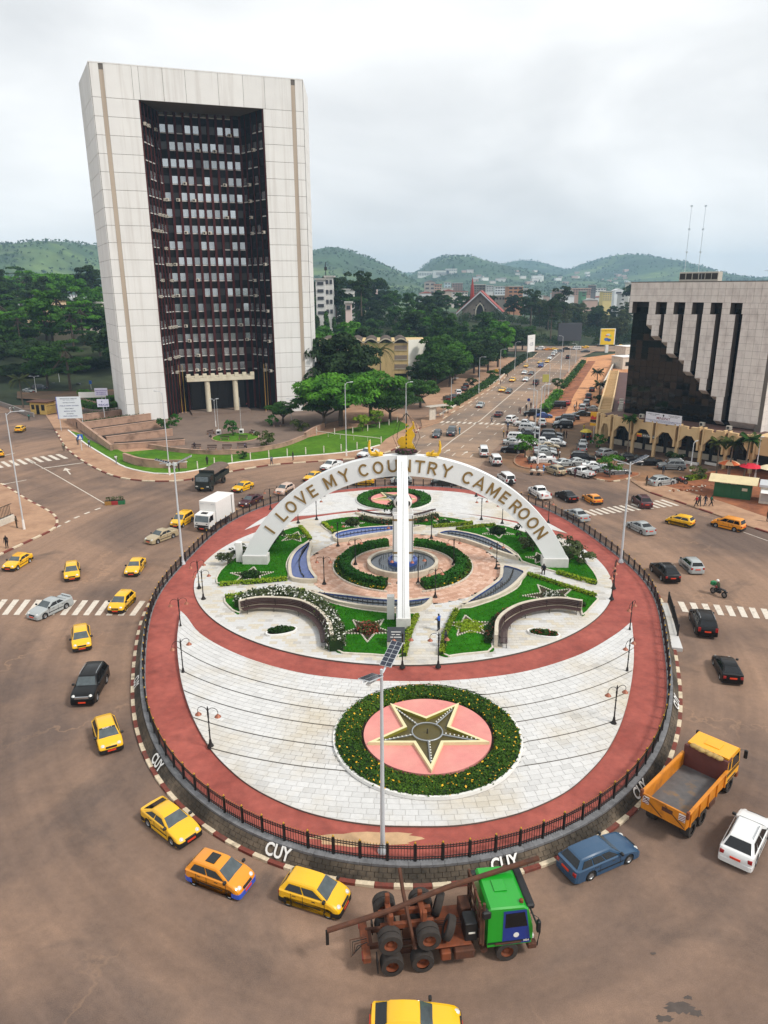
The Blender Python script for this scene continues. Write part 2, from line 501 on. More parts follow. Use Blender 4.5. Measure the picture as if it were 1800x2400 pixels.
# ================================================================== GROUND AND HILLS
o=MB().sheet([(-9000,-3000),(9000,-3000),(9000,9000),(-9000,9000)],-0.35).obj('ground',m_wood);tag(o,kind='structure')
RIDGES=[]
def ridge(Y,pts,s0,s1,amp):
 xs,hs=[],[]
 for u,v in pts:
  p=AT(u,655-(655-v)*1.2,Y);xs.append(p.x);hs.append(p.z)
 RIDGES.append((Y,np.array(xs),np.array(hs),s0,s1,amp))
ridge(1700,[(-500,640),(-260,600),(-100,588),(0,580),(60,582),(105,578),(135,574),(180,577),(215,591),(245,612),(300,640),(420,672)],420,600,9)
ridge(2100,[(520,672),(640,622),(700,600),(742,593),(775,587),(800,589),(835,600),(870,611),(905,625),(940,638),(985,664)],480,600,9)
ridge(2700,[(900,668),(965,643),(990,627),(1015,611),(1045,603),(1090,606),(1125,619),(1165,623),(1200,630),(1260,642),(1330,647),(1420,660)],600,700,10)
ridge(3900,[(800,650),(860,642),(930,640),(990,642),(1150,630),(1185,619),(1215,614),(1245,616),(1280,625),(1330,637),(1400,650)],600,700,10)
ridge(3300,[(1280,655),(1340,634),(1375,626),(1405,614),(1440,604),(1480,605),(1520,612),(1560,625),(1595,641),(1700,648),(1950,655),(2300,640)],800,900,10)
def sstep(a,b,x):
 t=min(1,max(0,(x-a)/(b-a)));return t*t*(3-2*t)
def terrain(x,y):
 xb=15+(y-164)*.30
 w=1-sstep(xb-60,xb-14,x) if y < 400 else 1-sstep(60,130,x)
 z=-0.3+11.5*sstep(300,425,y)*w+6*sstep(400,560,y)*(1-w)
 z += 10*sstep(900,1800,y)
 if y < 600 and x < -45: z += 9*sstep(205,290,y)*(1-sstep(-85,-55,x))*(1-sstep(420,600,y))
 if y > 700:
  q=0.0;z0=z
  for Y,xs,hs,s0,s1,amp in RIDGES:
   if x < xs[0]-300 or x > xs[-1]+300: continue
   h=float(np.interp(x,xs,hs))-z0-7
   if x < xs[0]: h *= 1-(xs[0]-x)/300
   if x > xs[-1]: h *= 1-(x-xs[-1])/300
   s=s0 if y < Y else s1
   e=exp(-((y-Y)/s) ** 2)
   n=MN.fractal(Vector((x*.004,y*.004,Y*.01)),1.0,2.1,5)
   q=max(q,h*e+n*amp*1.6*e*(1-.7*exp(-((y-Y)/120) ** 2)))
  z += q
 return z
xs=[-3600+30*i for i in range(241)]
ys=[206+14*i for i in range(36)]+[715+30*i for i in range(150)]
hv=[(x,y,terrain(x,y)) for y in ys for x in xs]
nx=len(xs)
NJ=26
hf=[(j*nx+i,j*nx+i+1,(j+1)*nx+i+1,(j+1)*nx+i) for j in range(NJ,len(ys)-1) for i in range(nx-1)]
hn=[(j*nx+i,j*nx+i+1,(j+1)*nx+i+1,(j+1)*nx+i) for j in range(NJ) for i in range(nx-1)]
tag(MB().add(hv[:(NJ+1)*nx],hn).obj('woodland_ground',m_wood,smooth=180),kind='structure')
hoff=NJ*nx;hf=[tuple(q-hoff for q in f) for f in hf];hv=hv[hoff:]
m_hill=mat('hillside scrub',S(50,74,40),1.0,var=.45,scale=.012,col2=S(106,126,62),c2=(.5,.7),s2=.0042,bump=1.0,bscale=.05)
hills=MB().add(hv,hf).obj('hills',m_hill,smooth=180);tag(hills,kind='structure')
# ================================================================== ROADS AND PAVEMENTS (sheets 4 mm apart)
m=MB().sheet([(-170,-25),(190,-25),(190,190),(-170,190)],0.0)
tag(m.obj('road',m_road),kind='structure')
BL=GL([(985,1003),(1029,989),(1064,965),(1105,942),(1139,919),(1168,901),(1200,868),(1226,849),(1249,838),(1262,826)])
BR=GL([(1150,1062),(1215,1000),(1249,961),(1281,928),(1311,897),(1333,871),(1350,850),(1362,837)])
m=MB().sheet([p.to_2d() for p in GL([(880,1085)])]+[p.to_2d() for p in BL]+[(62,372),(112,372)]+[p.to_2d() for p in BR[::-1]]+[p.to_2d() for p in GL([(1120,1100)])],0.004)
tag(m.obj('boulevard',m_road2),kind='structure')
m=MB().sheet([(20,352),(210,336),(215,372),(24,384)],0.008)
tag(m.obj('cross_street',m_road2),kind='structure')
# car park in front of the right-hand building and red-earth track beyond it
m=MB().sheet([p.to_2d() for p in GL([(1165,1075),(1215,1003),(1262,962),(1300,975),(1420,975),(1420,1040),(1700,1120),(1640,1150),(1530,1150),(1480,1118),(1330,1118),(1200,1105)])],0.012)
tag(m.obj('car_park',m_park),kind='structure')
tw=GL([(1262,985),(1281,940),(1318,898),(1345,868),(1375,838),(1450,828),(1440,848),(1425,880),(1412,930),(1400,985),(1330,1000)])
tag(MB().sheet([p.to_2d() for p in tw],0.016).obj('earth_track',m_track),kind='structure')
tw=GL([(1283,975),(1296,946),(1330,905),(1358,872),(1378,846),(1396,846),(1372,884),(1346,925),(1322,975)])
tag(MB().sheet([p.to_2d() for p in tw],0.020).obj('red_earth_strip',m_earth),kind='structure')
def pavement(name,line,mt,z=.13,clos=None):
 poly=[p.to_2d() for p in line]
 o=MB().prism(poly,-.02,z,0,bottom=False).obj(name,mt)
 return tag(o,kind='structure')
# right of the boulevard: strip between carriageway and the hedge
pavement('pavement',GL([(1240,985),(1249,961),(1281,928),(1311,897),(1333,871),(1350,850),(1362,838),(1376,838),(1358,866),(1330,900),(1300,935),(1276,972),(1262,990)]),m_walk)
# left of the boulevard
pavement('pavement',GL([(990,1004),(1032,990),(1064,966),(1105,943),(1139,920),(1168,902),(1200,869),(1226,850),(1249,839),(1240,839),(1216,850),(1186,869),(1150,900),(1118,919),(1078,948),(1040,968),(1002,975),(986,985)]),m_walk)
# service road with parked cars, beyond the hedge
tag(MB().sheet([p.to_2d() for p in GL([(1050,958),(1100,925),(1150,893),(1195,862),(1232,839),(1170,836),(1112,862),(1040,892),(985,925),(1010,965)])],0.010).obj('service_road',m_walk),kind='structure')
# ---- pavement, lawn and forecourt in front of the tower
OUT=crom(GL([(100,962),(118,990),(137,1021),(156,1051),(197,1083),(257,1113),(316,1126),(389,1129),(458,1123),(541,1106),(641,1090),(760,1081),(850,1073),(915,1058),(960,1030),(985,1003)]),5)
INN=crom(GL([(160,1010),(205,1045),(261,1079),(293,1097),(348,1110),(398,1113),(458,1105),(527,1090),(641,1076),(760,1067),(838,1058),(890,1045)]),5)
pavement('pavement',OUT+GL([(960,975),(900,960),(700,930),(300,905),(150,925)]),m_walk)
lawn=INN+GL([(905,1030),(960,1000),(930,985),(800,1010),(700,1032),(600,1040),(400,1052),(290,1062),(210,1024)])
m=MB().prism([p.to_2d() for p in lawn],.1,.17,0,bottom=False);o=m.obj('park_lawn',m_lawn2);tag(o,kind='structure')
for a,b in ((3,56),):
 pass
fc=crom(GL([(262,1057),(330,1050),(410,1058),(500,1068),(600,1062),(680,1044),(720,1022),(745,1000)]),6)
fcp=fc+GL([(800,985),(800,940),(740,905),(640,885),(300,885),(250,930),(160,980),(205,1030)])
m=MB().prism([p.to_2d() for p in fcp],.1,.19,0,bottom=False);tag(m.obj('tower_forecourt',m_tplaza),kind='structure')
# left block pavement
LB=crom(GL([(-260,1040),(-120,1085),(0,1134),(60,1170),(114,1199),(133,1217),(129,1238),(92,1258),(27,1288),(0,1301),(-120,1362)]),5)
pavement('pavement',LB+[Vector((-160,70,0)),Vector((-190,150,0))],m_walk)
# right pavement and trampled earth
RB=crom(GL([(1480,1128),(1512,1149),(1537,1160),(1570,1170),(1633,1192),(1681,1208),(1747,1232),(1800,1249),(1900,1282),(2100,1350)]),5)
pavement('pavement',RB+[Vector((100,100,0)),Vector((62,101,0))],m_walk)
tag(MB().prism([p.to_2d() for p in GL([(1560,1140),(1600,1122),(1700,1100),(1900,1110),(2000,1260),(1880,1240),(1780,1208),(1700,1180),(1640,1162)])],.05,.16,0,bottom=False).obj('trampled_earth',m_earth),kind='structure')
# planted islands at the mouth of the car park
ISL1=crom(GL([(1207,1075),(1206,1086),(1222,1096),(1262,1101),(1300,1096),(1306,1090),(1262,1086),(1240,1078),(1228,1066),(1216,1066)]),4,True)
pavement('planted_island',ISL1,m_earth,.16)
ISL2=crom(GL([(1388,1120),(1412,1127),(1440,1129),(1480,1121),(1500,1114),(1490,1108),(1450,1112),(1405,1110)]),4,True)
pavement('planted_island',ISL2,m_earth,.16)
tag(MB().sheet([p.to_2d() for p in GL([(40,935),(150,942),(285,930),(285,880),(150,884),(40,902)])],.2).obj('tower_car_park',m_park),kind='structure')
tag(MB().sheet([p.to_2d() for p in GL([(1425,880),(1440,848),(1455,828),(1530,826),(1530,900),(1412,925)])],.018).obj('yard',m_track),kind='structure')
# ---- kerbs: every stone in sight is a piece
MESHC={}
def unit_box(mt,key):
 if (key,mt.name) not in MESHC:
  MESHC[key,mt.name]=MB().bbox(-.5,.5,-.5,.5,0,1,.03).mesh(key,mt)
 return MESHC[key,mt.name]
def kerb(line,step=1.0,w=.3,h=.17,cols=(m_kred,m_kwhite),pat=1,closed=False,z=0.0,fade=0.0):
 k=struct('kerb')
 P=resample(line,step,closed)
 for i in range(len(P) if closed else len(P)-1):
  a,b=P[i],P[(i+1) % len(P)]
  d=b-a;c=(a+b)/2
  mt=cols[(i // pat) % 2] if random.random() > fade else m_kgrey
  o=link('kerb_stone',unit_box(mt,'kerb_stone'),k,(c.x,c.y,z+random.uniform(-.008,.008)),atan2(d.y,d.x)+random.uniform(-.01,.01))
  o.scale=(d.length*.985,w,h)
 return k
kerb(OUT[8:],2.2,.3,.17)
kerb(INN,2.6,.28,.26,(m_white,m_white))
kerb(LB[8:-3],1.6,.3,.17)
kerb(RB[:-4],2.2,.3,.17,(m_kgrey,m_kred),fade=.2)
kerb(ISL1,1.5,.25,.2,(m_kgrey,m_kwhite),closed=True,fade=.5)
kerb(ISL2,1.3,.25,.2,(m_kgrey,m_kwhite),closed=True,fade=.3)
kerb([p for p in BL],4,.3,.18,(m_kgrey,m_kwhite),fade=.2)
kerb(BR[1:],5,.3,.17,(m_kgrey,m_kred),fade=.3)
kerb(crom(GL([(1030,975),(1062,956),(1100,934),(1140,909),(1168,891),(1200,862),(1228,842)]),4),5,.35,.45,(m_white_d,m_white_d))
# ---- road markings
def marking(pts,name='road_marking',z=.018,mt=m_mark):
 return tag(MB().sheet([p.to_2d() for p in pts],z).obj(name,mt),kind='structure')
def zebra(quads):
 z=struct('zebra_crossing')
 for q in quads:
  MB().sheet([p.to_2d() for p in GL(q)],.018).obj('stripe',m_mark,z)
def stripes(a0,a1,b0,b1,n,w=.5):
 out=[]
 for i in range(n):
  t0,t1=i/n,(i+w)/n
  L=lambda p,q,t: (p[0]+(q[0]-p[0])*t,p[1]+(q[1]-p[1])*t)
  out.append([L(a0,a1,t0),L(a0,a1,t1),L(b0,b1,t1),L(b0,b1,t0)])
 return out
zebra(stripes((-50,1441),(330,1443),(-22,1405),(355,1409),14))
zebra(stripes((1600,1434),(1850,1456),(1588,1410),(1838,1431),9,.52))
zebra(stripes((1378,1210),(1600,1184),(1352,1199),(1560,1170),15))
zebra(stripes((0,1097),(170,1073),(-18,1085),(148,1063),9))
zebra(stripes((1030,991),(1225,998),(1036,987),(1232,994),15))
def dashes(line,on,off,w=.14):
 P=resample(line,.25);i=0
 while (i+on/.25) < len(P):
  a,b=P[int(i)],P[int(i+on/.25)]
  d=(b-a).normalized();n=Vector((-d.y,d.x,0))*w/2
  marking([a+n,b+n,b-n,a-n])
  i += (on+off)/.25
def solid(line,w=.16):
 P=resample(line,3.0)
 a,b=offset(P,w/2),offset(P,-w/2)
 tag(MB().strip([(p.x,p.y,.018) for p in b],[(p.x,p.y,.018) for p in a]).obj('road_marking',m_mark),kind='structure')
cl=[Vector(p) for p in (G(1018,1066),G(1060,1032),G(1125,986),G(1192,929),G(1250,880),G(1295,842),G(1312,828))]
solid(cl,.22)
for f in (-.66,-.33,.33,.66):
 ln=[]
 for i,p in enumerate(cl):
  t=i/(len(cl)-1)
  q=BL[min(len(BL)-1,int(t*(len(BL)-1)))] if f < 0 else BR[min(len(BR)-1,int(t*(len(BR)-1)))]
  d=(cl[min(i+1,6)]-cl[max(i-1,0)]).normalized();n=Vector((-d.y,d.x,0))
  ln.append(p-n*f*10.0)
 dashes(ln,2.6,4.6,.16)
def arrow(u,v,ang,s=1.0):
 p=G(u,v)
 pts=[(-.08,0),(.08,0),(.08,2.2),(.42,2.2),(0,3.6),(-.42,2.2),(-.08,2.2)]
 marking([Vector((p.x+(x*cos(ang)-y*sin(ang))*s,p.y+(x*sin(ang)+y*cos(ang))*s,0)) for x,y in pts],'road_arrow')
arrow(1040,1062,-.42);arrow(1082,1067,-.42)
arrow(165,1112,.55,1.5);arrow(62,1125,2.4,1.5)
solid(GL([(70,1080),(130,1113),(180,1142),(252,1184)]),.16)
solid(GL([(98,1098),(200,1084)]),.35)
solid(GL([(5,1069),(34,1062)]),.3)
dashes(GL([(131,1237),(180,1212),(218,1197),(254,1184)]),1.1,.9,.35)
solid(GL([(1742,1247),(1800,1268)]),.12)
m_oil=mat('old oil stain',S(78,68,62),.8,var=.2,scale=3)
for k_,(u,v,r) in enumerate(((1590,2362,.7),(1630,2374,.35),(1556,2388,.4),(1612,2338,.22),(1530,2235,.15))):
 p=G(u,v);tag(MB().sheet([(p.x+r*cos(2*pi*i/18)*random.uniform(.55,1.15),p.y+r*.5*sin(2*pi*i/18)*random.uniform(.5,1.2)) for i in range(18)],.004+.003*k_).obj('oil_stain',m_oil),kind='structure')
# ================================================================== THE ROUNDABOUT ISLAND
IC=Vector((1.8,67.5,0));IA,IB=24.3,36.95
RC=[29.39,.108,.539,-6.621,.233,.08,.45,.925,-.112,.109,-.335,.112,.08]
def RR(t): return RC[0]+sum(RC[2*k-1]*cos(k*t)+RC[2*k]*sin(k*t) for k in range(1,7))
def NRM(t):
 a,b=RR(t-.01),RR(t+.01)
 d=Vector((b*cos(t+.01)-a*cos(t-.01),b*sin(t+.01)-a*sin(t-.01),0)).normalized()
 return Vector((d.y,-d.x,0))
def EL(t,off=0.0,z=0.0):
 n=NRM(t);r=RR(t)
 return Vector((IC.x+r*cos(t)+n.x*off,IC.y+r*sin(t)+n.y*off,z))
def ring_pts(off,n=200,z=0.0):
 return [EL(2*pi*i/n,off,z) for i in range(n)]
ZD=.80
KR=resample(ring_pts(1.0,400),.98,True)
k=struct('kerb')
for i in range(len(KR)):
 a,b=KR[i],KR[(i+1) % len(KR)];d=b-a;c=(a+b)/2
 mt=(m_kred,m_kwhite)[(i // 1) % 2]
 o=link('kerb_stone',unit_box(mt,'kerb_stone'),k,(c.x,c.y,random.uniform(-.006,.006)),atan2(d.y,d.x))
 o.scale=(d.length*.985,.3,.17)
# island body: sloped base under the block facing, deck above
m=MB()
b0,b1,b2=ring_pts(.88,240,.0),ring_pts(.88,240,.13),ring_pts(.42,240,ZD-.1)
m.strip(b0,b1,closed=True);m.strip(b1,b2,closed=True)
o=m.obj('island_base',m_soil);tag(o,kind='structure')
tag(MB().sheet([p.to_2d() for p in ring_pts(.05,240)],ZD).obj('red_walkway',m_redfloor),kind='structure')
# block facing: individual blocks, nearest ones as pieces
wallt=thing('island_retaining_wall','low block-faced wall with grey slate coping ringing the roundabout island','wall')
per=[]
N_=560
for row in range(3):
 f0,f1=row/3+.01,(row+1)/3-.012
 for i in range(N_):
  t0=2*pi*(i+(row % 2)*.5)/N_;t1=t0+2*pi/N_*.93
  q=[]
  for t,f in ((t0,f0),(t1,f0),(t1,f1),(t0,f1)):
   q.append(EL(t,.90-.46*f,.13+(ZD-.23)*f))
  c=sum(q,Vector())/4
  per.append((c.length,q))
per.sort(key=lambda e: e[0])
rest=MB()
for i,(d,q) in enumerate(per):
 out=(Vector((q[0].x,q[0].y,0))-IC).normalized()*random.uniform(.012,.035)
 if i < 280:
  mm=MB().slab(*[p+out for p in q],t=.05);mm.obj('facing_block',m_cobble,wallt)
 elif d < 75:
  rest.slab(*[p+out for p in q],t=.05)
tag(rest.obj('far_facing_blocks',m_cobble,wallt),kind='stuff')
CP=resample(ring_pts(.22,400),.62,True)
for i in range(len(CP)):
 a,b=CP[i],CP[(i+1) % len(CP)];d=b-a;c=(a+b)/2
 o=link('coping_stone',unit_box(m_grey,'coping_stone'),wallt,(c.x,c.y,ZD-.12+random.uniform(-.004,.004)),atan2(d.y,d.x))
 o.scale=(d.length*.99,.42,.16)
for t in (-1.771,-1.458,-2.075,-1.18,-2.39,-.868):
 p=EL(t,.675,.13+.38);nrm=NRM(t)
 me=text_mesh('CUY',.92,.004,.022,m_white,.82)
 o=link('painted_lettering',me,wallt)
 up=(nrm*-.46+Vector((0,0,ZD-.23))).normalized();rt=Vector((-nrm.y,nrm.x,0));nn=rt.cross(up)
 o.matrix_world=Matrix((( rt.x,up.x,nn.x,p.x+nrm.x*.05),(rt.y,up.y,nn.y,p.y+nrm.y*.05),(rt.z,up.z,nn.z,p.z+.05),(0,0,0,1)))
# ---- tile fields
def tile_mb(m,q,h,k):
 return m.prism([(p.x,p.y) for p in q],q[0].z-.01,q[0].z+h,k,bottom=False)
def tiles(parent,cells,mats,nparts,h=.02,name='tile',kindname='distant_tiles'):
 cells=sorted(cells,key=lambda c: (c[0]-Vector((0,0,CAM_H))).length)
 rest=MB()
 for i,q in enumerate(cells):
  k=random.choices(range(len(mats)),[5,4,4,.9][:len(mats)])[0]
  if i < nparts:
   tile_mb(MB(),q,h,0).obj(name,mats[k],parent)
  else:
   tile_mb(rest,q,h,k)
 if rest.v: tag(rest.obj(kindname,mats,parent),kind='stuff')
CC=Vector((1.85,70.9,0))
CRX,CRY=21.2,20.5
DISC=Vector((2.75,40.9,0));DR=6.15
fo=crom(GL([(424,1440),(416,1510),(422,1581),(435,1636),(456,1691),(490,1750),(536,1801),(595,1847),(680,1889),(764,1915),(870,1932),(975,1936),(1069,1934),(1153,1921),(1237,1898),(1322,1858),(1377,1813),(1423,1759),(1457,1691),(1478,1611),(1485,1539),(1480,1465)],ZD+.1),5)
fi=crom(GL([(1480,1465),(1440,1497),(1364,1541),(1258,1577),(1153,1596),(1026,1606),(900,1606),(848,1604),(722,1590),(616,1564),(532,1531),(469,1493),(439,1455),(424,1440)],ZD+.1),5)
fpoly=[p.to_2d() for p in fo+fi[1:-1]]
fplaza=struct('front_tiled_plaza')
RIS=[25.9,27.7,29.4,31.5,33.7]
def tier(r): return ZD+.10+.07*sum(1 for q in RIS if r < q)
def polar(r,t,z): return Vector((CC.x+r*cos(t),CC.y+r*sin(t),z))
def safe_prism(poly,z0,z1,name,mt,parent):
 return MB().prism([tuple(p) for p in poly],z0,z1,0,bottom=False).obj(name,mt,parent)
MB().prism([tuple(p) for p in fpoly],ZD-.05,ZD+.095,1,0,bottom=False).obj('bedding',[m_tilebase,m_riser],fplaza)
cells=[]
edges=[22.4]+RIS+[40.5]
for e0,e1 in zip(edges[:-1],edges[1:]):
 nr=max(1,round((e1-e0)/.45));dr=(e1-e0)/nr
 for k in range(nr):
  r0,r1=e0+dr*k,e0+dr*(k+1)-.022
  z=tier((r0+r1)/2)
  na=int(2*pi*r0/.72)
  sh=random.random()
  for i in range(na):
   t0=2*pi*(i+sh)/na;t1=2*pi*(i+1+sh)/na-.022/r0
   if sin(t0) > .2: continue
   q=[polar(r0,t1,z),polar(r0,t0,z),polar(r1,t0,z),polar(r1,t1,z)]
   q=[q[0],q[1],q[2],q[3]]
   ins=[inside(p,fpoly) for p in q]
   if (q[1]-q[0]).cross(q[2]-q[0]).z < 0: q=q[::-1]
   if not all(ins):
    if not any(ins) and not inside(sum(q,Vector())/4,fpoly): continue
    q=[Vector((p.x,p.y,z)) for p in clip(fpoly,q)]
    if len(q) < 3: continue
   dc=[(Vector((p.x,p.y,0))-DISC) for p in q]
   if max(d.length for d in dc) < DR+.02: continue
   for j_,d in enumerate(dc):
    if d.length < DR-.03: e_=d.normalized()*(DR-.03);q[j_]=Vector((DISC.x+e_.x,DISC.y+e_.y,z))
   cells.append(q)
tiles(fplaza,cells,m_tile,290)
# raised bed under each tier so that the risers are solid and dark
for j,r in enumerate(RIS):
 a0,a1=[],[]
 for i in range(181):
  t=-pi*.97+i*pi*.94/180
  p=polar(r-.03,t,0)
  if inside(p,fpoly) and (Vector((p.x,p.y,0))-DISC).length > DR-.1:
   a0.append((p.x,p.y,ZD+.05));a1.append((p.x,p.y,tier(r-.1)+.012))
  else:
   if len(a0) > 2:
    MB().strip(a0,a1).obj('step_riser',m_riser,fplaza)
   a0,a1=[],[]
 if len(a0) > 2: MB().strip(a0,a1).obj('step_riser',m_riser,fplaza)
# rear crescent
bo=crom(GL([(574,1241),(622,1211),(690,1180),(757,1160),(829,1151),(922,1145),(1018,1149),(1110,1159),(1200,1192),(1271,1219),(1330,1250)],ZD+.06),4)
bi=crom(GL([(1330,1250),(1237,1227),(1145,1210),(1069,1202),(993,1196),(930,1194),(839,1195),(740,1206),(690,1210),(629,1222),(574,1241)],ZD+.06),4)
bpoly=[p.to_2d() for p in bo+bi[1:-1]]
bplaza=struct('rear_tiled_plaza')
safe_prism(bpoly,ZD-.05,ZD+.058,'bedding',m_tile[0],bplaza)
BD=Vector((1.4,96.6,0));BRAD=5.3
cells=[]
for j in range(50):
 for i in range(70):
  x0,y0=-20+i*.66+(j % 2)*.33,80+j*.5
  q=[Vector((x0,y0,ZD+.05)),Vector((x0+.64,y0,ZD+.05)),Vector((x0+.64,y0+.48,ZD+.05)),Vector((x0,y0+.48,ZD+.05))]
  if all(inside(p,bpoly) for p in q) and (q[0]-BD).length > BRAD: cells.append(q)
tiles(bplaza,cells,m_tile,0)
# ---- central circle: lawns, basins, salmon paving
Zc=ZD+.15
LAWNS={
 'left': [(653,1247),(705,1233),(728,1265),(705,1277),(687,1292),(675,1310),(671,1328),(675,1355),(622,1362),(513,1370),(519,1335),(560,1300),(610,1265)],
 'front_left': [(526,1399),(620,1389),(717,1384),(757,1406),(808,1421),(859,1430),(926,1437),(980,1439),(964,1470),(952,1510),(946,1536),(860,1532),(791,1527),(782,1500),(768,1468),(741,1441),(690,1422),(622,1416),(568,1426),(556,1437)],
 'front_right': [(1234,1343),(1318,1370),(1398,1396),(1388,1418),(1366,1442),(1358,1424),(1305,1419),(1237,1427),(1187,1444),(1158,1473),(1150,1507),(1156,1524),(1090,1531),(1032,1534),(1045,1480),(1072,1428),(1102,1424),(1170,1401),(1217,1374)],
 'right': [(1064,1241),(1161,1229),(1227,1246),(1290,1266),(1334,1288),(1379,1324),(1399,1367),(1305,1340),(1222,1314),(1217,1302),(1177,1274),(1119,1254)],
 'rear': [(752,1225),(800,1213),(838,1211),(880,1221),(940,1224),(990,1219),(1030,1210),(1109,1225),(1015,1233),(923,1231),(842,1238),(785,1249)],
}
POOLS={
 'left': [(728,1265),(706,1279),(688,1294),(677,1314),(676,1338),(686,1356),(743,1358),(731,1335),(726,1304),(732,1277)],
 'front': [(722,1384),(791,1391),(876,1401),(936,1404),(961,1405),(1013,1400),(998,1420),(961,1428),(926,1427),(859,1422),(791,1411),(757,1399)],
 'front_right': [(1178,1324),(1232,1338),(1224,1355),(1197,1380),(1156,1401),(1082,1420),(1102,1402),(1143,1375),(1170,1353)],
 'right': [(1025,1251),(1055,1242),(1119,1253),(1170,1273),(1216,1305),(1187,1299),(1136,1281),(1086,1264)],
 'rear': [(783,1250),(842,1237),(923,1232),(998,1232),(930,1244),(859,1255),(792,1265)],
}
cpl=struct('central_tiled_plaza')
cpoly=[(CC.x+CRX*cos(2*pi*i/160),CC.y+CRY*sin(2*pi*i/160)) for i in range(160)]
MB().prism(cpoly,ZD-.05,Zc-.012,1,0,bottom=False).obj('bedding',[m_tile[0],m_riser],cpl)
LP={k: crom(GL(v,Zc+.12),3,True) for k,v in LAWNS.items()}
PP={k: crom(GL(v,Zc+.35),3,True) for k,v in POOLS.items()}
FC=Vector((1.95,71.6,Zc));SR=10.2
blocked=[[p.to_2d() for p in q] for q in list(LP.values())+list(PP.values())]
cells,scells=[],[]
for j in range(88):
 for i in range(66):
  x0,y0=CC.x-21.3+i*.66+(j % 2)*.33,CC.y-20.7+j*.47
  q=[Vector((x0,y0,Zc-.02)),Vector((x0+.64,y0,Zc-.02)),Vector((x0+.64,y0+.45,Zc-.02)),Vector((x0,y0+.45,Zc-.02))]
  c=sum(q,Vector())/4
  if max(((p.x-CC.x)/CRX) ** 2+((p.y-CC.y)/CRY) ** 2 for p in q) > .995: continue
  if (c.to_2d()-FC.to_2d()).length < SR: continue
  if any(inside(c,b) for b in blocked): continue
  cells.append(q)
m_ctile=[m_tile[0],m_tile[1],mat('sandy stone tile',S(194,185,168),.75,var=.08,scale=4,rnd=.04),m_tiledark]
tiles(cpl,cells,m_ctile,0)
rr=3.9
while rr < SR-.1:
 na=int(2*pi*rr/.5);sh=random.random()
 for i in range(na):
  t0=2*pi*(i+sh)/na;t1=2*pi*(i+1+sh)/na-.03/rr
  P_=lambda r,t: Vector((FC.x+r*cos(t),FC.y+r*sin(t),Zc-.02))
  q=[P_(rr,t0),P_(rr+.38,t0),P_(rr+.38,t1),P_(rr,t1)]
  c=sum(q,Vector())/4
  if any(inside(c,b) for b in blocked): continue
  scells.append(q)
 rr += .4
spl=struct('salmon_paving')
MB().prism([(FC.x+SR*cos(2*pi*i/80),FC.y+SR*sin(2*pi*i/80)) for i in range(80)],ZD,Zc-.006,0,bottom=False).obj('bedding',m_salmon[3],spl)
tiles(spl,scells,m_salmon,0,name='paver',kindname='pavers')
# worn patches where the red paint has gone from the walkway
for cx,cy,rx,ry in ((-1.0,31.9,3.2,.55),(-12.8,59.5,.9,.5)):
 pts=[(cx+rx*cos(2*pi*i/24)*random.uniform(.75,1.1),cy+ry*sin(2*pi*i/24)*random.uniform(.7,1.1)) for i in range(24)]
 tag(MB().sheet(pts,ZD+.004).obj('worn_patch',m_stain),kind='structure')
WORD={'left': 'left','front_left': 'front left','front_right': 'front right','right': 'right','rear': 'rear'}
for k_,poly in LP.items():
 lt=struct('lawn')
 MB().prism([p.to_2d() for p in poly],Zc-.03,Zc+.10,0,bottom=False).obj('turf',m_lawn,lt)
 ins=offset(poly,.1,True)
 R_=resample(poly,1.1,True)
 for i in range(len(R_)):
  a,b=R_[i],R_[(i+1) % len(R_)];d=b-a;c=(a+b)/2
  o=link('edging_stone',unit_box(m_white_d,'edging_stone'),lt,(c.x,c.y,Zc-.01),atan2(d.y,d.x));o.scale=(d.length*1.0,.14,.16)
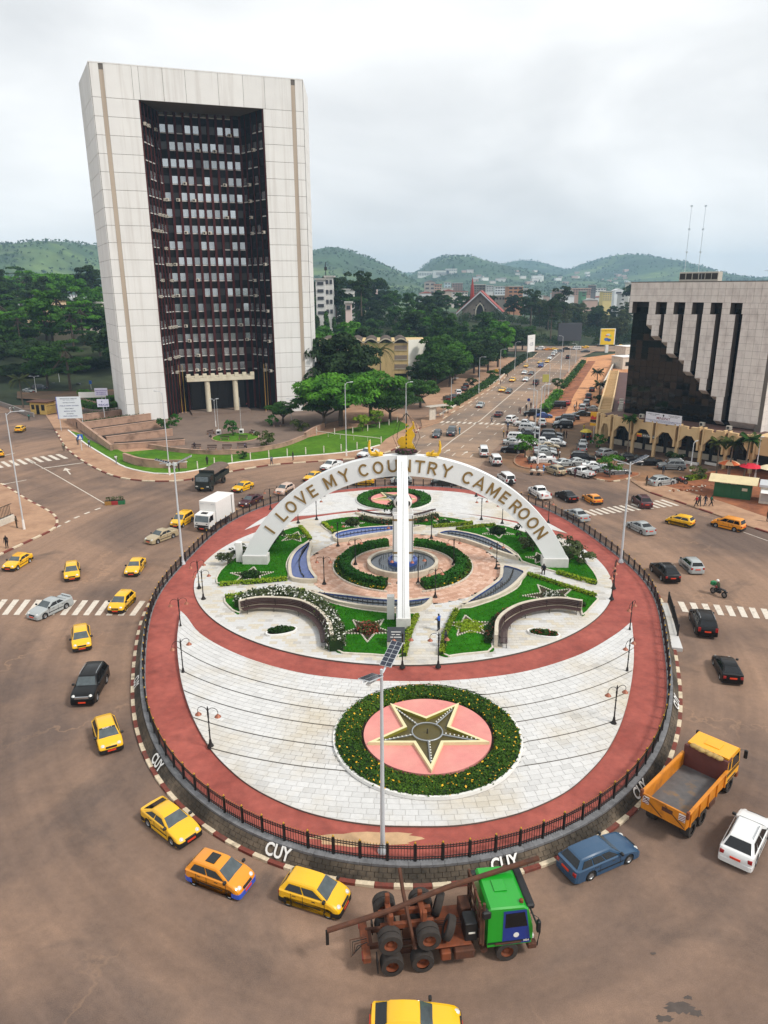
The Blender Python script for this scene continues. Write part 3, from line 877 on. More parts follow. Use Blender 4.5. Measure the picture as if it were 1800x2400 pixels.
# ---- basins
def water(name,c,rough=.06):
 return mat(name,c,rough,var=.15,scale=1.5,bump=.06,bscale=9,spec=.6)
m_wdark=water('dark basin water',S(58,66,74));m_wblue=water('blue basin water',S(62,84,140));m_wgreen=water('green star water',S(78,68,22),.55)
m_btile=mat('blue mosaic',S(58,82,150),.4,var=.2,scale=6)
m_nozz=mat('bronze nozzle',S(70,66,58),.5,metal=.5,var=.1)
def basin(key,wmat):
 poly=PP[key]
 area=sum(poly[i].x*poly[(i+1) % len(poly)].y-poly[(i+1) % len(poly)].x*poly[i].y for i in range(len(poly)))
 sgn=1 if area > 0 else -1
 inn=offset(poly,.32*sgn,True)
 t=thing('fountain_basin',{'left': 'curved bright blue mosaic basin beside the left leg of the arch','front': 'long curved dark basin behind the front leg of the arch',
    'front_right': 'fan-shaped dark basin before the front right lawn','right': 'curved dark basin running beside the right lawn',
    'rear': 'curved blue basin with jets behind the central fountain, by the rear lawn'}[key],'fountain',group='curved basins round the fountain')
 m=MB();z0,z1=Zc-.04,Zc+.42
 m.strip([(p.x,p.y,z0) for p in poly],[(p.x,p.y,z1) for p in poly],closed=True)
 m.strip([(p.x,p.y,z1) for p in poly],[(p.x,p.y,z1) for p in inn],closed=True)
 m.obj('rim',m_stone,t)
 MB().strip([(p.x,p.y,z1) for p in inn],[(p.x,p.y,Zc+.05) for p in inn],closed=True).obj('lining',m_btile,t)
 MB().prism([p.to_2d() for p in inn],Zc-.05,Zc+.31,0,bottom=False).obj('water',wmat,t)
 n=len(poly)
 # row of nozzles down the middle
 xs_=[p for p in inn]
 c=sum(xs_,Vector())/n
 cov=np.array([[p.x-c.x,p.y-c.y] for p in xs_]);w,vv=np.linalg.eigh(cov.T @ cov)
 ax=Vector((vv[0,1],vv[1,1],0));pr=sorted([(p-c).dot(ax) for p in xs_])
 mid=[]
 for q in np.linspace(pr[0]+.6,pr[-1]-.6,22):
  nr=Vector((-ax.y,ax.x,0));hits=[s for s in np.linspace(-6,6,97) if inside(c+ax*q+nr*s,[p.to_2d() for p in inn])]
  if hits: mid.append(c+ax*q+nr*((hits[0]+hits[-1])/2))
 if len(mid) > 3:
  MB().tube([(p.x,p.y,Zc+.34) for p in mid],.05,5).obj('jet_pipe',m_nozz,t)
  for p in mid: MB().cyl((p.x,p.y,Zc+.3),(p.x,p.y,Zc+.58),.05,.03,5).obj('nozzle',m_nozz,t)
for key in POOLS: basin(key,{'left': m_wblue,'rear': m_wblue}.get(key,m_wdark))
t=thing('central_fountain','round grey-water fountain with blue collar at the foot of the obelisk','fountain',FC)
m=MB().lathe([(3.75,-.05),(3.75,.55),(3.4,.55),(3.4,.1)],n=48,cap=False);m.obj('rim',m_stone,t)
MB().lathe([(0.01,.34),(3.42,.34)],n=48,cap=False).obj('water',m_wdark,t)
MB().lathe([(1.55,.2),(1.55,.75),(1.3,.8),(1.3,.7)],n=32).obj('collar',m_btile,t)
for i in range(40):
 a=2*pi*i/40
 MB().cyl((2.5*cos(a),2.5*sin(a),.3),(2.5*cos(a),2.5*sin(a),.6),.035,.025,5).obj('nozzle',m_nozz,t)
# ---- star discs
def starpts(r,r2,ang,c=(0,0)):
 return [(c[0]+(r,r2)[i % 2]*cos(ang+pi*i/5),c[1]+(r,r2)[i % 2]*sin(ang+pi*i/5)) for i in range(10)]
m_pink=mat('pink painted concrete',S(206,126,122),.75,var=.06,scale=1.5,col2=S(212,148,136),c2=(.4,.7),s2=.3)
m_cream=mat('cream star kerb',S(214,204,160),.6,var=.05,scale=3)
m_olive=mat('olive basin wall',S(132,126,42),.6,var=.1,scale=3)
m_paleball=mat('pale light globe',S(226,224,214),.4,var=.05)
def stardisc(c,R,rp,zb,label,near):
 t=thing('star_fountain',label,'fountain',(c.x,c.y,zb))
 MB().lathe([(R,-.08),(R,.16),(R-.16,.16),(R-.16,-.02)],n=72,cap=False).obj('edging',m_white,t)
 MB().lathe([(.01,.02),(R-.1,.02)],n=48,cap=False).obj('flower_bed',m_soil,t)
 MB().lathe([(rp,-.02),(rp,.2),(.01,.2)],n=64,cap=False).obj('disc',m_pink,t)
 a0=-pi/2+.0
 ro,ri=rp*.98,rp*.39
 so,si=starpts(ro,ri,a0),starpts(ro*.86,ri*.845,a0)
 m=MB();P=[(x,y,.2) for x,y in so];Q=[(x,y,.42) for x,y in so];W_=[(x,y,.42) for x,y in si]
 m.strip(P,Q,closed=True);m.strip(Q,W_,closed=True);m.obj('star_kerb',m_cream,t)
 MB().strip(W_,[(x,y,-.02) for x,y in si],closed=True).obj('star_lining',m_olive,t)
 MB().sheet(si,.21).obj('water',m_wgreen if near else m_wdark,t)
 rr_=rp*.24
 MB().tube([(rr_*cos(2*pi*i/32),rr_*sin(2*pi*i/32),.34) for i in range(33)],.045,5).obj('ring_pipe',m_steel,t)
 for k in range(5):
  a=a0+2*pi*k/5
  MB().tube([(rr_*cos(a),rr_*sin(a),.32),(ro*.78*cos(a),ro*.78*sin(a),.32)],.045,5).obj('spoke_pipe',m_steel,t)
  if near:
   for s in np.linspace(.3,.78,8):
    MB().sph((ro*s*cos(a)-.07*sin(a),ro*s*sin(a)+.07*cos(a),.4),.055,6,4).obj('light_globe',m_paleball,t)
 MB().cyl((0,0,.2),(0,0,.55),.06,.04,6).obj('nozzle',m_nozz,t)
 return t
ZF=tier(30)
stardisc(DISC,DR,4.15,ZF-.02,'large pink disc with sunken cream star fountain on the front plaza',True)
stardisc(BD,BRAD,3.2,ZD+.06,'pink disc with cream star fountain on the rear plaza behind the football',False)
# ================================================================== PLANTS
rng=np.random.default_rng(11)
def leaf_mesh(name,P,Nm,size,mats,mi=None,asp=.55):
 n=len(P)
 Nm=Nm/np.maximum(1e-6,np.linalg.norm(Nm,axis=1,keepdims=True))
 r=rng.normal(size=(n,3));t=np.cross(Nm,r);t /= np.maximum(1e-6,np.linalg.norm(t,axis=1,keepdims=True))
 b=np.cross(Nm,t)
 s=np.asarray(size).reshape(-1,1)*np.ones((n,1))
 V=np.empty((n,4,3))
 V[:,0]=P-t*s;V[:,1]=P-b*s*asp;V[:,2]=P+t*s;V[:,3]=P+b*s*asp
 me=bpy.data.meshes.new(name)
 me.vertices.add(4*n);me.vertices.foreach_set('co',V.reshape(-1))
 me.loops.add(4*n);me.loops.foreach_set('vertex_index',np.arange(4*n,dtype=np.int32))
 me.polygons.add(n);me.polygons.foreach_set('loop_start',np.arange(0,4*n,4,dtype=np.int32))
 try: me.polygons.foreach_set('loop_total',np.full(n,4,dtype=np.int32))
 except Exception: pass
 for m in (mats if isinstance(mats,(list,tuple)) else [mats]): me.materials.append(m)
 if mi is not None: me.polygons.foreach_set('material_index',np.asarray(mi,dtype=np.int32))
 me.update(calc_edges=True);me.validate()
 return me
def foliage(name,c,c2,var=.35,scale=.9):
 return mat(name,c,.75,var=var,scale=scale,col2=c2,c2=(.38,.66),s2=.22,rnd=.22,sub=.16,spec=.25)
m_f_dark=foliage('dark foliage',S(26,46,16),S(44,72,24))
m_f_mid=foliage('mid green foliage',S(33,66,15),S(56,94,24))
m_f_bright=foliage('bright foliage',S(48,96,16),S(82,134,28))
m_f_lime=foliage('lime foliage',S(104,142,30),S(142,168,46))
m_f_grey=foliage('grey green foliage',S(54,66,38),S(82,92,52))
m_f_hedge=foliage('clipped hedge leaves',S(32,82,18),S(52,112,24),scale=3)
m_f_frond=foliage('palm frond',S(58,74,30),S(96,102,44))
m_bark=mat('tree bark',S(84,72,60),.95,var=.25,scale=2.5)
m_palmt=mat('palm trunk',S(110,98,84),.9,var=.2,scale=3)
def clump_samples(clumps,m):
 P,Nn=[],[]
 for c,r in clumps:
  k=max(8,int(m*(r[0]*r[1]*r[2]) ** .55))
  d=rng.normal(size=(k,3));d /= np.linalg.norm(d,axis=1,keepdims=True)
  d[:,2]=np.where(d[:,2] < -.35,-d[:,2],d[:,2])
  rad=rng.uniform(.55,1.05,size=(k,1)) ** .6
  P.append(np.array(c)+d*rad*np.array(r))
  Nn.append(d*.9+rng.normal(size=(k,3))*.55+np.array([0,0,.5]))
 return np.concatenate(P),np.concatenate(Nn)
def trunk_mesh(h,r,clumps,k=6,split=.45):
 m=MB()
 m.tube([(0,0,-.3),(r*.3,0,h*split*.5),(0,r*.2,h*split)],[r*1.25,r,r*.8],7)
 for c,rr_ in sorted(clumps,key=lambda e: rng.random())[:k]:
  a=Vector((0,r*.2,h*split*rng.uniform(.75,1.0)));b=Vector(c)
  mid=a.lerp(b,.5)+Vector((0,0,-abs(b.z-a.z)*.08))
  m.tube([a,mid,b],[r*.5,r*.32,r*.12],5)
 return m.mesh('trunk',m_bark,60)
def mk_round(h,R,n,thick=.75,base=.35,flat=1.0):
 cl=[]
 for i in range(n):
  a=rng.uniform(0,2*pi);q=sqrt(rng.uniform(0,1));z=rng.uniform(-1,1)
  rad=R*q*sqrt(max(.12,1-z*z*.8))
  cz=h*(base+(1-base)*.5)+z*h*(1-base)*.42
  s=R*rng.uniform(.22,.38)
  cl.append(((rad*cos(a),rad*sin(a),cz),(s,s,s*thick*flat)))
 return cl
PROTO={}
def proto(key,cl,h,r,leaf,dens,fm,limbs=7,split=.45,size=None):
 P,Nn=clump_samples(cl,dens)
 sz=rng.uniform(.6,1.25,size=len(P))*leaf
 PROTO[key]=(leaf_mesh('crown',P,Nn,sz,fm),trunk_mesh(h,r,cl,limbs,split),h)
for v in (0,1,2):
 proto('round%d' % v,mk_round(11,5.2,34),11,.32,.42,85,m_f_mid)
 proto('tall%d' % v,mk_round(17,4.8,40,base=.28),17,.34,.46,80,m_f_dark)
proto('broad0',mk_round(9.5,8.5,44,thick=.5,base=.5,flat=.8),9.5,.45,.36,95,m_f_bright,12,.42)
proto('broad1',mk_round(9.0,7.0,38,thick=.5,base=.5,flat=.8),9,.4,.36,95,m_f_bright,12,.42)
cl=[]
for z,R in ((5.0,5.6),(7.2,4.6),(9.2,3.4),(10.8,2.0)):
 for i in range(int(R*3.2)):
  a=rng.uniform(0,2*pi);q=sqrt(rng.uniform(0.05,1))*R
  cl.append(((q*cos(a),q*sin(a),z+rng.uniform(-.3,.3)-q*.04),(1.15,1.15,.4)))
proto('layer0',cl,11.5,.26,.3,110,m_f_mid,14,.85)
cl=[]
for i in range(26):
 z=rng.uniform(1.0,11.5);q=(1-(z/13))*1.1
 a=rng.uniform(0,2*pi);cl.append(((q*.5*cos(a),q*.5*sin(a),z),(.55+q*.5,.55+q*.5,1.3)))
proto('column0',cl,12,.14,.36,75,m_f_dark,3,.7)
proto('sparse0',[((rng.normal()*2.2,rng.normal()*2.2,rng.uniform(8,19)),(1.5,1.5,1.1)) for i in range(26)],19,.28,.4,70,m_f_grey,14,.7)
proto('sparse1',[((rng.normal()*2.6,rng.normal()*2.6,rng.uniform(6,16)),(1.6,1.6,1.2)) for i in range(28)],16,.26,.4,70,m_f_grey,14,.65)
proto('shrub0',mk_round(1.6,1.2,16,base=.1),1.6,.06,.14,260,m_f_mid,4,.3)
proto('shrub1',mk_round(1.8,1.0,14,base=.05),1.8,.06,.14,260,m_f_hedge,4,.3)
proto('small0',mk_round(4.2,2.2,20,base=.35),4.2,.12,.24,130,m_f_bright,6,.4)
def tree(key,pos,s=1.0,label='',group=None,cat='tree',fm=None,name=None,rz=None,sz=None):
 cr,tr,h=PROTO[key]
 t=thing(name or ('shrub' if cat == 'shrub' else 'tree'),label,cat,pos,rng.uniform(0,6.28) if rz is None else rz,group)
 t.scale=(s,s,s*(sz or 1.0))
 c=link('crown',cr,t)
 if fm is not None:
  c.material_slots[0].link = 'OBJECT';c.material_slots[0].material=fm
 link('stem' if cat == 'shrub' else 'trunk',tr,t)
 return t
def frond_mesh(Lf,droop,n=18,w=.7,up=.6):
 m=MB();pts=[]
 for i in range(9):
  t=i/8;pts.append(Vector((Lf*t*(1-.12*t),0,up*Lf*t-droop*Lf*t*t)))
 m.tube(pts,[.04*(1-.8*i/8) for i in range(9)],4)
 for i in range(2,n*2):
  t=i/(n*2);k=min(7,int(t*8));f=t*8-k
  p=pts[k].lerp(pts[k+1],f)
  ll=w*(sin(pi*min(1,t*.92+.08)) ** .7+.12)
  for s_ in (-1,1):
   d=Vector((.45,s_,-.35)).normalized()*ll
   m.add([p,p+Vector((.1,0,.0)),p+d+Vector((.07,0,0)),p+d],[(0,1,2,3)])
 return m
def palm(pos,h,Lf,label,group=None,n=16,trunk=.16,droop=.75,mt=None):
 t=thing('palm_tree',label,'palm',pos,rng.uniform(0,6),group)
 lean=rng.uniform(-.04,.04)
 MB().tube([(0,0,-.2),(h*lean*.4,0,h*.5),(h*lean,0,h)],[trunk*1.3,trunk,trunk*.8],7).obj('trunk',m_palmt,t,smooth=60)
 fm=[frond_mesh(Lf,droop).mesh('frond',mt or m_f_frond),frond_mesh(Lf*.9,droop*1.35,up=.35).mesh('frond',mt or m_f_frond),frond_mesh(Lf*.85,droop*.5,up=.95).mesh('frond',mt or m_f_frond)]
 for i in range(n):
  o=link('frond',fm[i % 3],t,(h*lean,0,h),2*pi*i/n*1.0+rng.uniform(-.15,.15))
 return t
def hedge(path,w,h,z,name,label,cat='hedge',fm=None,size=.11,dens=150,closed=False,flowers=None,fl=.06,group=None,core=None,parent=None,rough=.05):
 P=resample(path,.4,closed)
 a,b=offset(P,w/2,closed),offset(P,-w/2,closed)
 m=MB();hh=h*.93
 A0,A1=[(p.x,p.y,z-.05) for p in a],[(p.x,p.y,z+hh) for p in a]
 B0,B1=[(p.x,p.y,z-.05) for p in b],[(p.x,p.y,z+hh) for p in b]
 m.strip(A1,A0,closed=closed);m.strip(B0,B1,closed=closed);m.strip(B1,A1,closed=closed)
 if not closed:
  m.add([A0[0],A1[0],B1[0],B0[0]],[(0,1,2,3)]);m.add([A0[-1],A1[-1],B1[-1],B0[-1]],[(3,2,1,0)])
 if parent is None: t=thing(name,label,cat,group=group)
 else: t=parent
 m.obj('hedge_core',core or m_f_dark,t)
 L=sum((P[(i+1) % len(P)]-P[i]).length for i in range(len(P) if closed else len(P)-1))
 n=int(dens*L*(w+2*h))
 idx=rng.integers(0,len(P) if closed else len(P)-1,n);f=rng.uniform(0,1,n)
 Pa=np.array([(p.x,p.y) for p in P]+([(P[0].x,P[0].y)] if closed else []))
 p=Pa[idx]+(Pa[idx+1]-Pa[idx])*f[:,None]
 d=Pa[idx+1]-Pa[idx];d /= np.maximum(1e-6,np.linalg.norm(d,axis=1,keepdims=True));nn=np.stack([-d[:,1],d[:,0]],1)
 per=rng.uniform(0,w+2*h,n)
 top=per < w
 off=np.where(top,per-w/2,np.where(per < w+h,w/2,-w/2))+rng.normal(size=n)*rough
 zz=np.where(top,h,np.where(per < w+h,per-w,per-w-h))+rng.normal(size=n)*rough*.7
 pos=np.stack([p[:,0]+nn[:,0]*off,p[:,1]+nn[:,1]*off,z+zz],1)
 Nn=np.where(top[:,None],np.array([0,0,1.0]),np.stack([nn[:,0]*np.sign(off),nn[:,1]*np.sign(off),np.full(n,.25)],1))+rng.normal(size=(n,3))*.5
 mats=[fm or m_f_hedge];mi=None
 if flowers is not None:
  mats.append(flowers);mi=(rng.uniform(size=n) < fl).astype(int)
 link('leaves',leaf_mesh('leaves',pos,Nn,rng.uniform(.6,1.3,n)*size,mats,mi,.7),t)
 return t
# ---- short grass standing on the island lawns
m_blade=mat('grass blades',S(50,116,16),.9,var=.3,scale=3,col2=S(86,126,30),c2=(.45,.7),s2=.5,sub=.15,spec=.1)
gp,gn=[],[]
for poly in LP.values():
 q2=[p.to_2d() for p in poly];xs_=[p.x for p in q2];ys_=[p.y for p in q2]
 for _ in range(9000):
  p=(rng.uniform(min(xs_),max(xs_)),rng.uniform(min(ys_),max(ys_)))
  if inside(p,q2): gp.append((p[0],p[1],Zc+.12))
gp=np.array(gp);gn=rng.normal(size=gp.shape)*[1,1,.35]
tag(link('lawn_grass',leaf_mesh('lawn_grass',gp,gn,rng.uniform(.04,.1,len(gp)),m_blade,asp=.5)),'short mown grass blades on the island lawns','grass',kind='stuff')
# ---- planting on the roundabout
m_yflower=mat('yellow flowers',S(226,172,20),.6,var=.2);m_wflower=mat('white flowers',S(224,224,214),.6,var=.1);m_rflower=mat('red flowers',S(140,52,34),.6,var=.3)
m_f_bed=foliage('flowering groundcover',S(50,86,16),S(82,116,26),scale=3)
def circ(c,r,n=72,a0=0,a1=2*pi,closed=True):
 return [Vector((c.x+r*cos(a0+(a1-a0)*i/n),c.y+r*sin(a0+(a1-a0)*i/n),0)) for i in range(n if closed else n+1)]
hedge(circ(DISC,5.2),1.5,.22,ZF,'flower_ring','broad ring of yellow-flowered groundcover round the near star disc','flower bed',m_f_bed,.085,260,True,m_yflower,.035,rough=.07)
hedge(circ(BD,4.45),1.3,.3,ZD+.08,'hedge_ring','clipped green hedge ring round the far star disc','hedge',m_f_hedge,.12,110,True)
for sgn,lab in ((1,'right'),(-1,'left')):
 a0,a1=(-1.28,1.32) if sgn > 0 else (pi-1.32,pi+1.28)
 hedge(circ(FC,6.15,60,a0,a1,False),.85,.78,Zc,'curved_hedge','tall clipped half-ring hedge on the %s of the central fountain' % lab,'hedge',m_f_hedge,.13,150)
 bed=thing('curved_flower_bed','soil bed with white scalloped edging outside the %s half-ring hedge' % lab,'flower bed')
 for r in (5.45,7.35):
  R_=resample(circ(FC,r,60,a0-.06,a1+.06,False),.42)
  for i in range(len(R_)-1):
   c=(R_[i]+R_[i+1])/2;d=R_[i+1]-R_[i]
   o=link('edging_stone',unit_box(m_white_d,'edging_stone'),bed,(c.x,c.y,Zc-.02),atan2(d.y,d.x));o.scale=(d.length*.9,.13,.17)
 o1=circ(FC,7.3,60,a0,a1,False);o2=circ(FC,5.5,60,a0,a1,False)
 MB().strip([(p.x,p.y,Zc+.05) for p in o2],[(p.x,p.y,Zc+.05) for p in o1]).obj('soil',m_soil,bed)
 n=900;a=rng.uniform(a0,a1,n);r=rng.uniform(6.7,7.25,n)
 pos=np.stack([FC.x+r*np.cos(a),FC.y+r*np.sin(a),Zc+.08+rng.uniform(0,.3,n)],1)
 link('groundcover',leaf_mesh('groundcover',pos,rng.normal(size=(n,3))+[0,0,1.5],rng.uniform(.08,.16,n),[m_f_bed,m_yflower],(rng.uniform(size=n) < .04).astype(int),.7),bed)
# yellow-green border hedges of the lawns
m_f_border=foliage('yellow green border',S(110,138,24),S(150,166,40),scale=3)
def px(pts,z=Zc): return crom(GL(pts,z+.2),5)
for pts,lab in (([(528,1399),(620,1389),(715,1385)],'along the top of the front left lawn'),
     ([(978,1441),(963,1472),(952,1510),(947,1534)],'on the right edge of the front left lawn'),
     ([(1070,1430),(1046,1480),(1034,1532)],'on the left edge of the front right lawn'),
     ([(1238,1345),(1318,1371),(1396,1396)],'along the top of the front right lawn'),
     ([(704,1234),(716,1248),(728,1264)],'on the upper edge of the left lawn'),
     ([(1070,1240),(1112,1234),(1160,1230)],'on the upper edge of the right lawn'),
     ([(756,1225),(770,1236),(784,1248)],'on the left edge of the rear lawn'),
     ([(1108,1225),(1070,1229),(1015,1233)],'on the right edge of the rear lawn'),
     ([(516,1369),(600,1363),(672,1356)],'along the foot of the left lawn'),
     ([(1398,1366),(1350,1353),(1306,1341)],'along the foot of the right lawn')):
 hedge(px(pts),.34,.3,Zc+.08,'border_hedge','low yellow-green border hedge '+lab,'hedge',m_f_border,.09,210)
hedge(px([(562,1424),(590,1410),(640,1400),(690,1405),(735,1424),(768,1452),(787,1490),(788,1522)]),1.1,.95,Zc+.08,'oleander_hedge','white-flowering shrubs curving behind the left bench','hedge',m_f_grey,.13,120,flowers=m_wflower,fl=.16,rough=.14)
hedge(px([(1372,1418),(1305,1411),(1237,1418),(1180,1437),(1150,1470),(1143,1505)]),.5,.3,Zc+.08,'low_dark_hedge','low dark flower border behind the right bench','hedge',m_f_dark,.1,160,flowers=m_rflower,fl=.08)
hedge(px([(846,1214),(880,1223),(930,1226),(985,1221),(1024,1209)]),.7,.4,Zc+.08,'low_mixed_hedge','low mixed shrubs behind the rear curved bench','hedge',m_f_grey,.12,120,flowers=m_rflower,fl=.08,rough=.12)
# star-shaped beds in the lawns
def starbed(u,v,r,ang,label,fill=None,r2=.42,plants=None):
 p=G(u,v,Zc+.1)
 t=thing('star_flower_bed',label,'flower bed',(p.x,p.y,Zc+.1))
 pts=starpts(r,r*r2,ang)
 MB().sheet(pts,.012).obj('soil',fill or m_soil,t)
 R_=resample([Vector((x,y,0)) for x,y in pts],.26,True)
 for i in range(len(R_)):
  q=R_[i]
  o=link('edging_stone',unit_box(m_white_d,'edging_stone'),t,(q.x,q.y,0),random.uniform(0,3));o.scale=(.13,.13,.09)
 if plants:
  fm,fl_,n,rad,hh=plants
  a=rng.uniform(0,2*pi,n);q=np.sqrt(rng.uniform(0,1,n))*rad
  pos=np.stack([q*np.cos(a),q*np.sin(a),rng.uniform(.05,hh,n)*(1.1-q/rad*.6)],1)
  link('plants',leaf_mesh('plants',pos,rng.normal(size=(n,3))+[0,0,1.2],rng.uniform(.07,.14,n),[fm,fl_],(rng.uniform(size=n) < .3).astype(int),.7),t)
 return t
starbed(588,1349,2.3,.35,'white stone star bed on the lawn before the left arch foot',plants=(m_f_dark,m_f_mid,700,1.0,.5))
starbed(690,1259,1.9,.2,'white stone star bed behind the left arch leg',plants=(m_f_mid,m_f_border,300,1.0,.15))
starbed(862,1476,2.3,.95,'star bed with reddish shrub beside the front arch foot',plants=(m_f_grey,m_rflower,900,1.0,.75))
starbed(1099,1468,2.15,.35,'two-tone green and brown star bed near the walking visitors',mat('brown bedding plants',S(72,52,34),.9,var=.3,scale=6),plants=(m_f_border,m_f_lime,900,1.3,.15))
starbed(1294,1397,2.75,.62,'large star bed with round stone-ringed plant on the front right lawn',plants=(m_f_grey,m_wflower,700,.8,.45))
starbed(1166,1249,2.0,.9,'white stone star bed with dark bush on the right lawn',m_lawn,plants=(m_f_dark,m_f_dark,900,.95,.9))
starbed(1268,1309,1.7,.4,'small star bed beside the seated person and right arch foot',plants=(m_f_grey,m_f_dark,300,.7,.3))
starbed(655,1398,1.5,.6,'small star bed at the top of the front left lawn',m_lawn,plants=(m_f_mid,m_f_mid,120,.4,.2))
starbed(826,1229,1.5,.3,'star bed with spiky plant on the rear lawn, left of the ball',m_lawn,plants=(m_f_grey,m_f_dark,900,.9,.9))
starbed(1040,1225,1.4,.1,'dark star bed on the right end of the rear lawn',plants=(m_f_dark,m_f_mid,400,.8,.35))
for u,v,s,lab,fl_ in ((660,1481,1,'D-shaped planter with green plants before the left bench',None),(1274,1486,-1,'D-shaped white-edged planter before the right bench',m_rflower)):
 p=G(u,v,Zc)
 t=thing('round_planter',lab,'planter',(p.x,p.y,Zc),.2*s)
 pts=[Vector((1.5*cos(a)*(1 if abs(cos(a)) < .8 else .92),.75*sin(a)+.2*cos(a)*s,0)) for a in np.linspace(0,2*pi,25)[:-1]]
 MB().sheet([q.to_2d() for q in pts],.05).obj('soil',m_soil,t)
 ins=offset(pts,.14,True)
 m=MB();m.strip([(q.x,q.y,-.02) for q in pts],[(q.x,q.y,.16) for q in pts],closed=True);m.strip([(q.x,q.y,.16) for q in pts],[(q.x,q.y,.16) for q in ins],closed=True)
 m.strip([(q.x,q.y,.16) for q in ins],[(q.x,q.y,.0) for q in ins],closed=True)
 m.obj('edging',m_white,t)
 n=700;a=rng.uniform(0,2*pi,n);q=np.sqrt(rng.uniform(0,1,n))
 pos=np.stack([1.15*q*np.cos(a),.5*q*np.sin(a)+.1*s,.05+rng.uniform(0,.45,n)*(1.1-q*.6)],1)
 link('plants',leaf_mesh('plants',pos,rng.normal(size=(n,3))+[0,0,1],rng.uniform(.07,.14,n),[m_f_mid,fl_ or m_f_dark],(rng.uniform(size=n) < .15).astype(int),.7),t)
for u,v,s,key,lab in ((640,1272,1.6,'shrub1','dark bush hidden behind the left leg of the arch'),(622,1290,1.3,'shrub1','dark bush tight against the inside of the left leg'),(534,1322,.9,'shrub0','round dark bush beside the white cabinet at the left foot'),(560,1300,.8,'shrub0','loose shrub behind the white cabinet'),
      (1236,1272,1.5,'shrub1','dark bush tight against the inside of the right leg'),(1248,1292,1.3,'shrub0','grey-green bush low behind the right leg'),(1335,1310,1.2,'shrub0','loose grey-green shrub right of the right leg'),(1356,1318,1.2,'shrub0','last grey-green shrub near the lawn edge right of the right leg'),(1320,1296,1.2,'shrub0','grey-green shrub just behind the right arch foot'),(917,1208,1.0,'shrub1','small clipped bush in the curve of the rear bench')):
 p=G(u,v,Zc+.1);tree(key,(p.x,p.y,Zc+.08),s,lab,cat='shrub',fm=m_f_dark if key == 'shrub1' else m_f_grey)
# ================================================================== MONUMENT
AF=(G(597,1320,Zc),G(1268,1327,Zc));FF=G(945,1462,Zc)
ac=(AF[0]+AF[1])/2;ac.z=0
adir=(AF[1]-AF[0]);adir.z=0;SPAN=adir.length/2;adir.normalize()
m_arch=mat('white arch paint',S(228,230,230),.5,var=.025,scale=.8,col2=S(214,214,212),c2=(.55,.85),s2=.4)
m_letter=mat('bronze lettering',S(140,112,62),.45,metal=.25,var=.06)
m_marble=mat('grey-white marble',S(204,202,198),.5,var=.1,scale=1.5)
arch=thing('monument_arch','great white arch with bronze letters reading I LOVE MY COUNTRY CAMEROON','arch',(ac.x,ac.y,0),atan2(adir.y,adir.x))
ZT,ZB=12.9,10.76
AXC,AZC,RO_,RI_=.77,-5.8,18.7,16.56
Z0=Zc+1.05
def arch_pt(t,out):
 r=RO_ if out else RI_;t0=math.asin((Z0-AZC)/r);a=t0+(pi-2*t0)*t/pi
 return (AXC+r*cos(a),AZC+r*sin(a))
def band(pts_o,pts_i,half,axis):
 m=MB();rings=[]
 for (x0,z0),(x1,z1) in zip(pts_o,pts_i):
  r=[(x0,-half,z0),(x0,half,z0),(x1,half,z1),(x1,-half,z1)]
  if axis == 'Y': r=[(-b,a,c) for a,b,c in r]
  rings.append(r)
 k=len(m.v)
 for r in rings: m.v += r
 for i in range(len(rings)-1):
  for q in range(4):
   j=(q+1) % 4
   m.f.append([k+i*4+q,k+i*4+j,k+(i+1)*4+j,k+(i+1)*4+q][::-1]);m.m.append(0)
 m.f.append([0,1,2,3]);m.m.append(0)
 e=len(m.v)-4;m.f.append([e+3,e+2,e+1,e]);m.m.append(0)
 return m
NT=72
T=[pi*i/NT for i in range(NT+1)]
band([arch_pt(t,1) for t in T],[arch_pt(t,0) for t in T],.5,'X').obj('arch_span',m_arch,arch,smooth=25)
fd=(FF-ac);fr=hypot(fd.x,fd.y)
T2=[pi*i/NT*.5 for i in range(0,NT-1)]
sc_f=fr/15.75
po=[((AXC-arch_pt(t,1)[0])*sc_f,arch_pt(t,1)[1]) for t in T2];pi_=[((AXC-arch_pt(t,0)[0])*sc_f,arch_pt(t,0)[1]) for t in T2]
mm=MB();k=0
rings=[[(-.5,a[0],a[1]),(.5,a[0],a[1]),(.5,b[0],b[1]),(-.5,b[0],b[1])] for a,b in zip(po,pi_)]
for r in rings: mm.v += r
for i in range(len(rings)-1):
 for q in range(4):
  j=(q+1) % 4
  mm.f.append([i*4+q,i*4+j,(i+1)*4+j,(i+1)*4+q]);mm.m.append(0)
mm.f.append([3,2,1,0]);mm.m.append(0)
e=len(mm.v)-4;mm.f.append([e,e+1,e+2,e+3]);mm.m.append(0)
bpy.context.view_layer.update()
PA=Vector((FC.x-.1,ac.y,0));dl=FF-PA;LM=arch.matrix_world.inverted() @ Matrix.Translation(PA) @ Matrix.Rotation(atan2(dl.y,dl.x)+pi/2,4,'Z')
o=mm.xf(LM).obj('front_leg',m_arch,arch,smooth=25)
for off_ in (-.07,.07):
 g_=MB();g_.tube([(off_,a[0]-.004,a[1]+.004) for a in po[:NT-8]],.014,4);g_.xf(LM).obj('groove',m_riser,arch)
for s_ in (-1,1):
 MB().bbox(AXC+s_*15.75-1.35,AXC+s_*15.75+1.35,-.62,.62,Zc-.06,Z0+.02,.03).obj('foot_block',m_marble,arch)
MB().bbox(-.62,.62,-fr-1.2,-fr+1.3,Zc-.06,Z0+.02,.03).xf(LM).obj('foot_block',m_marble,arch)
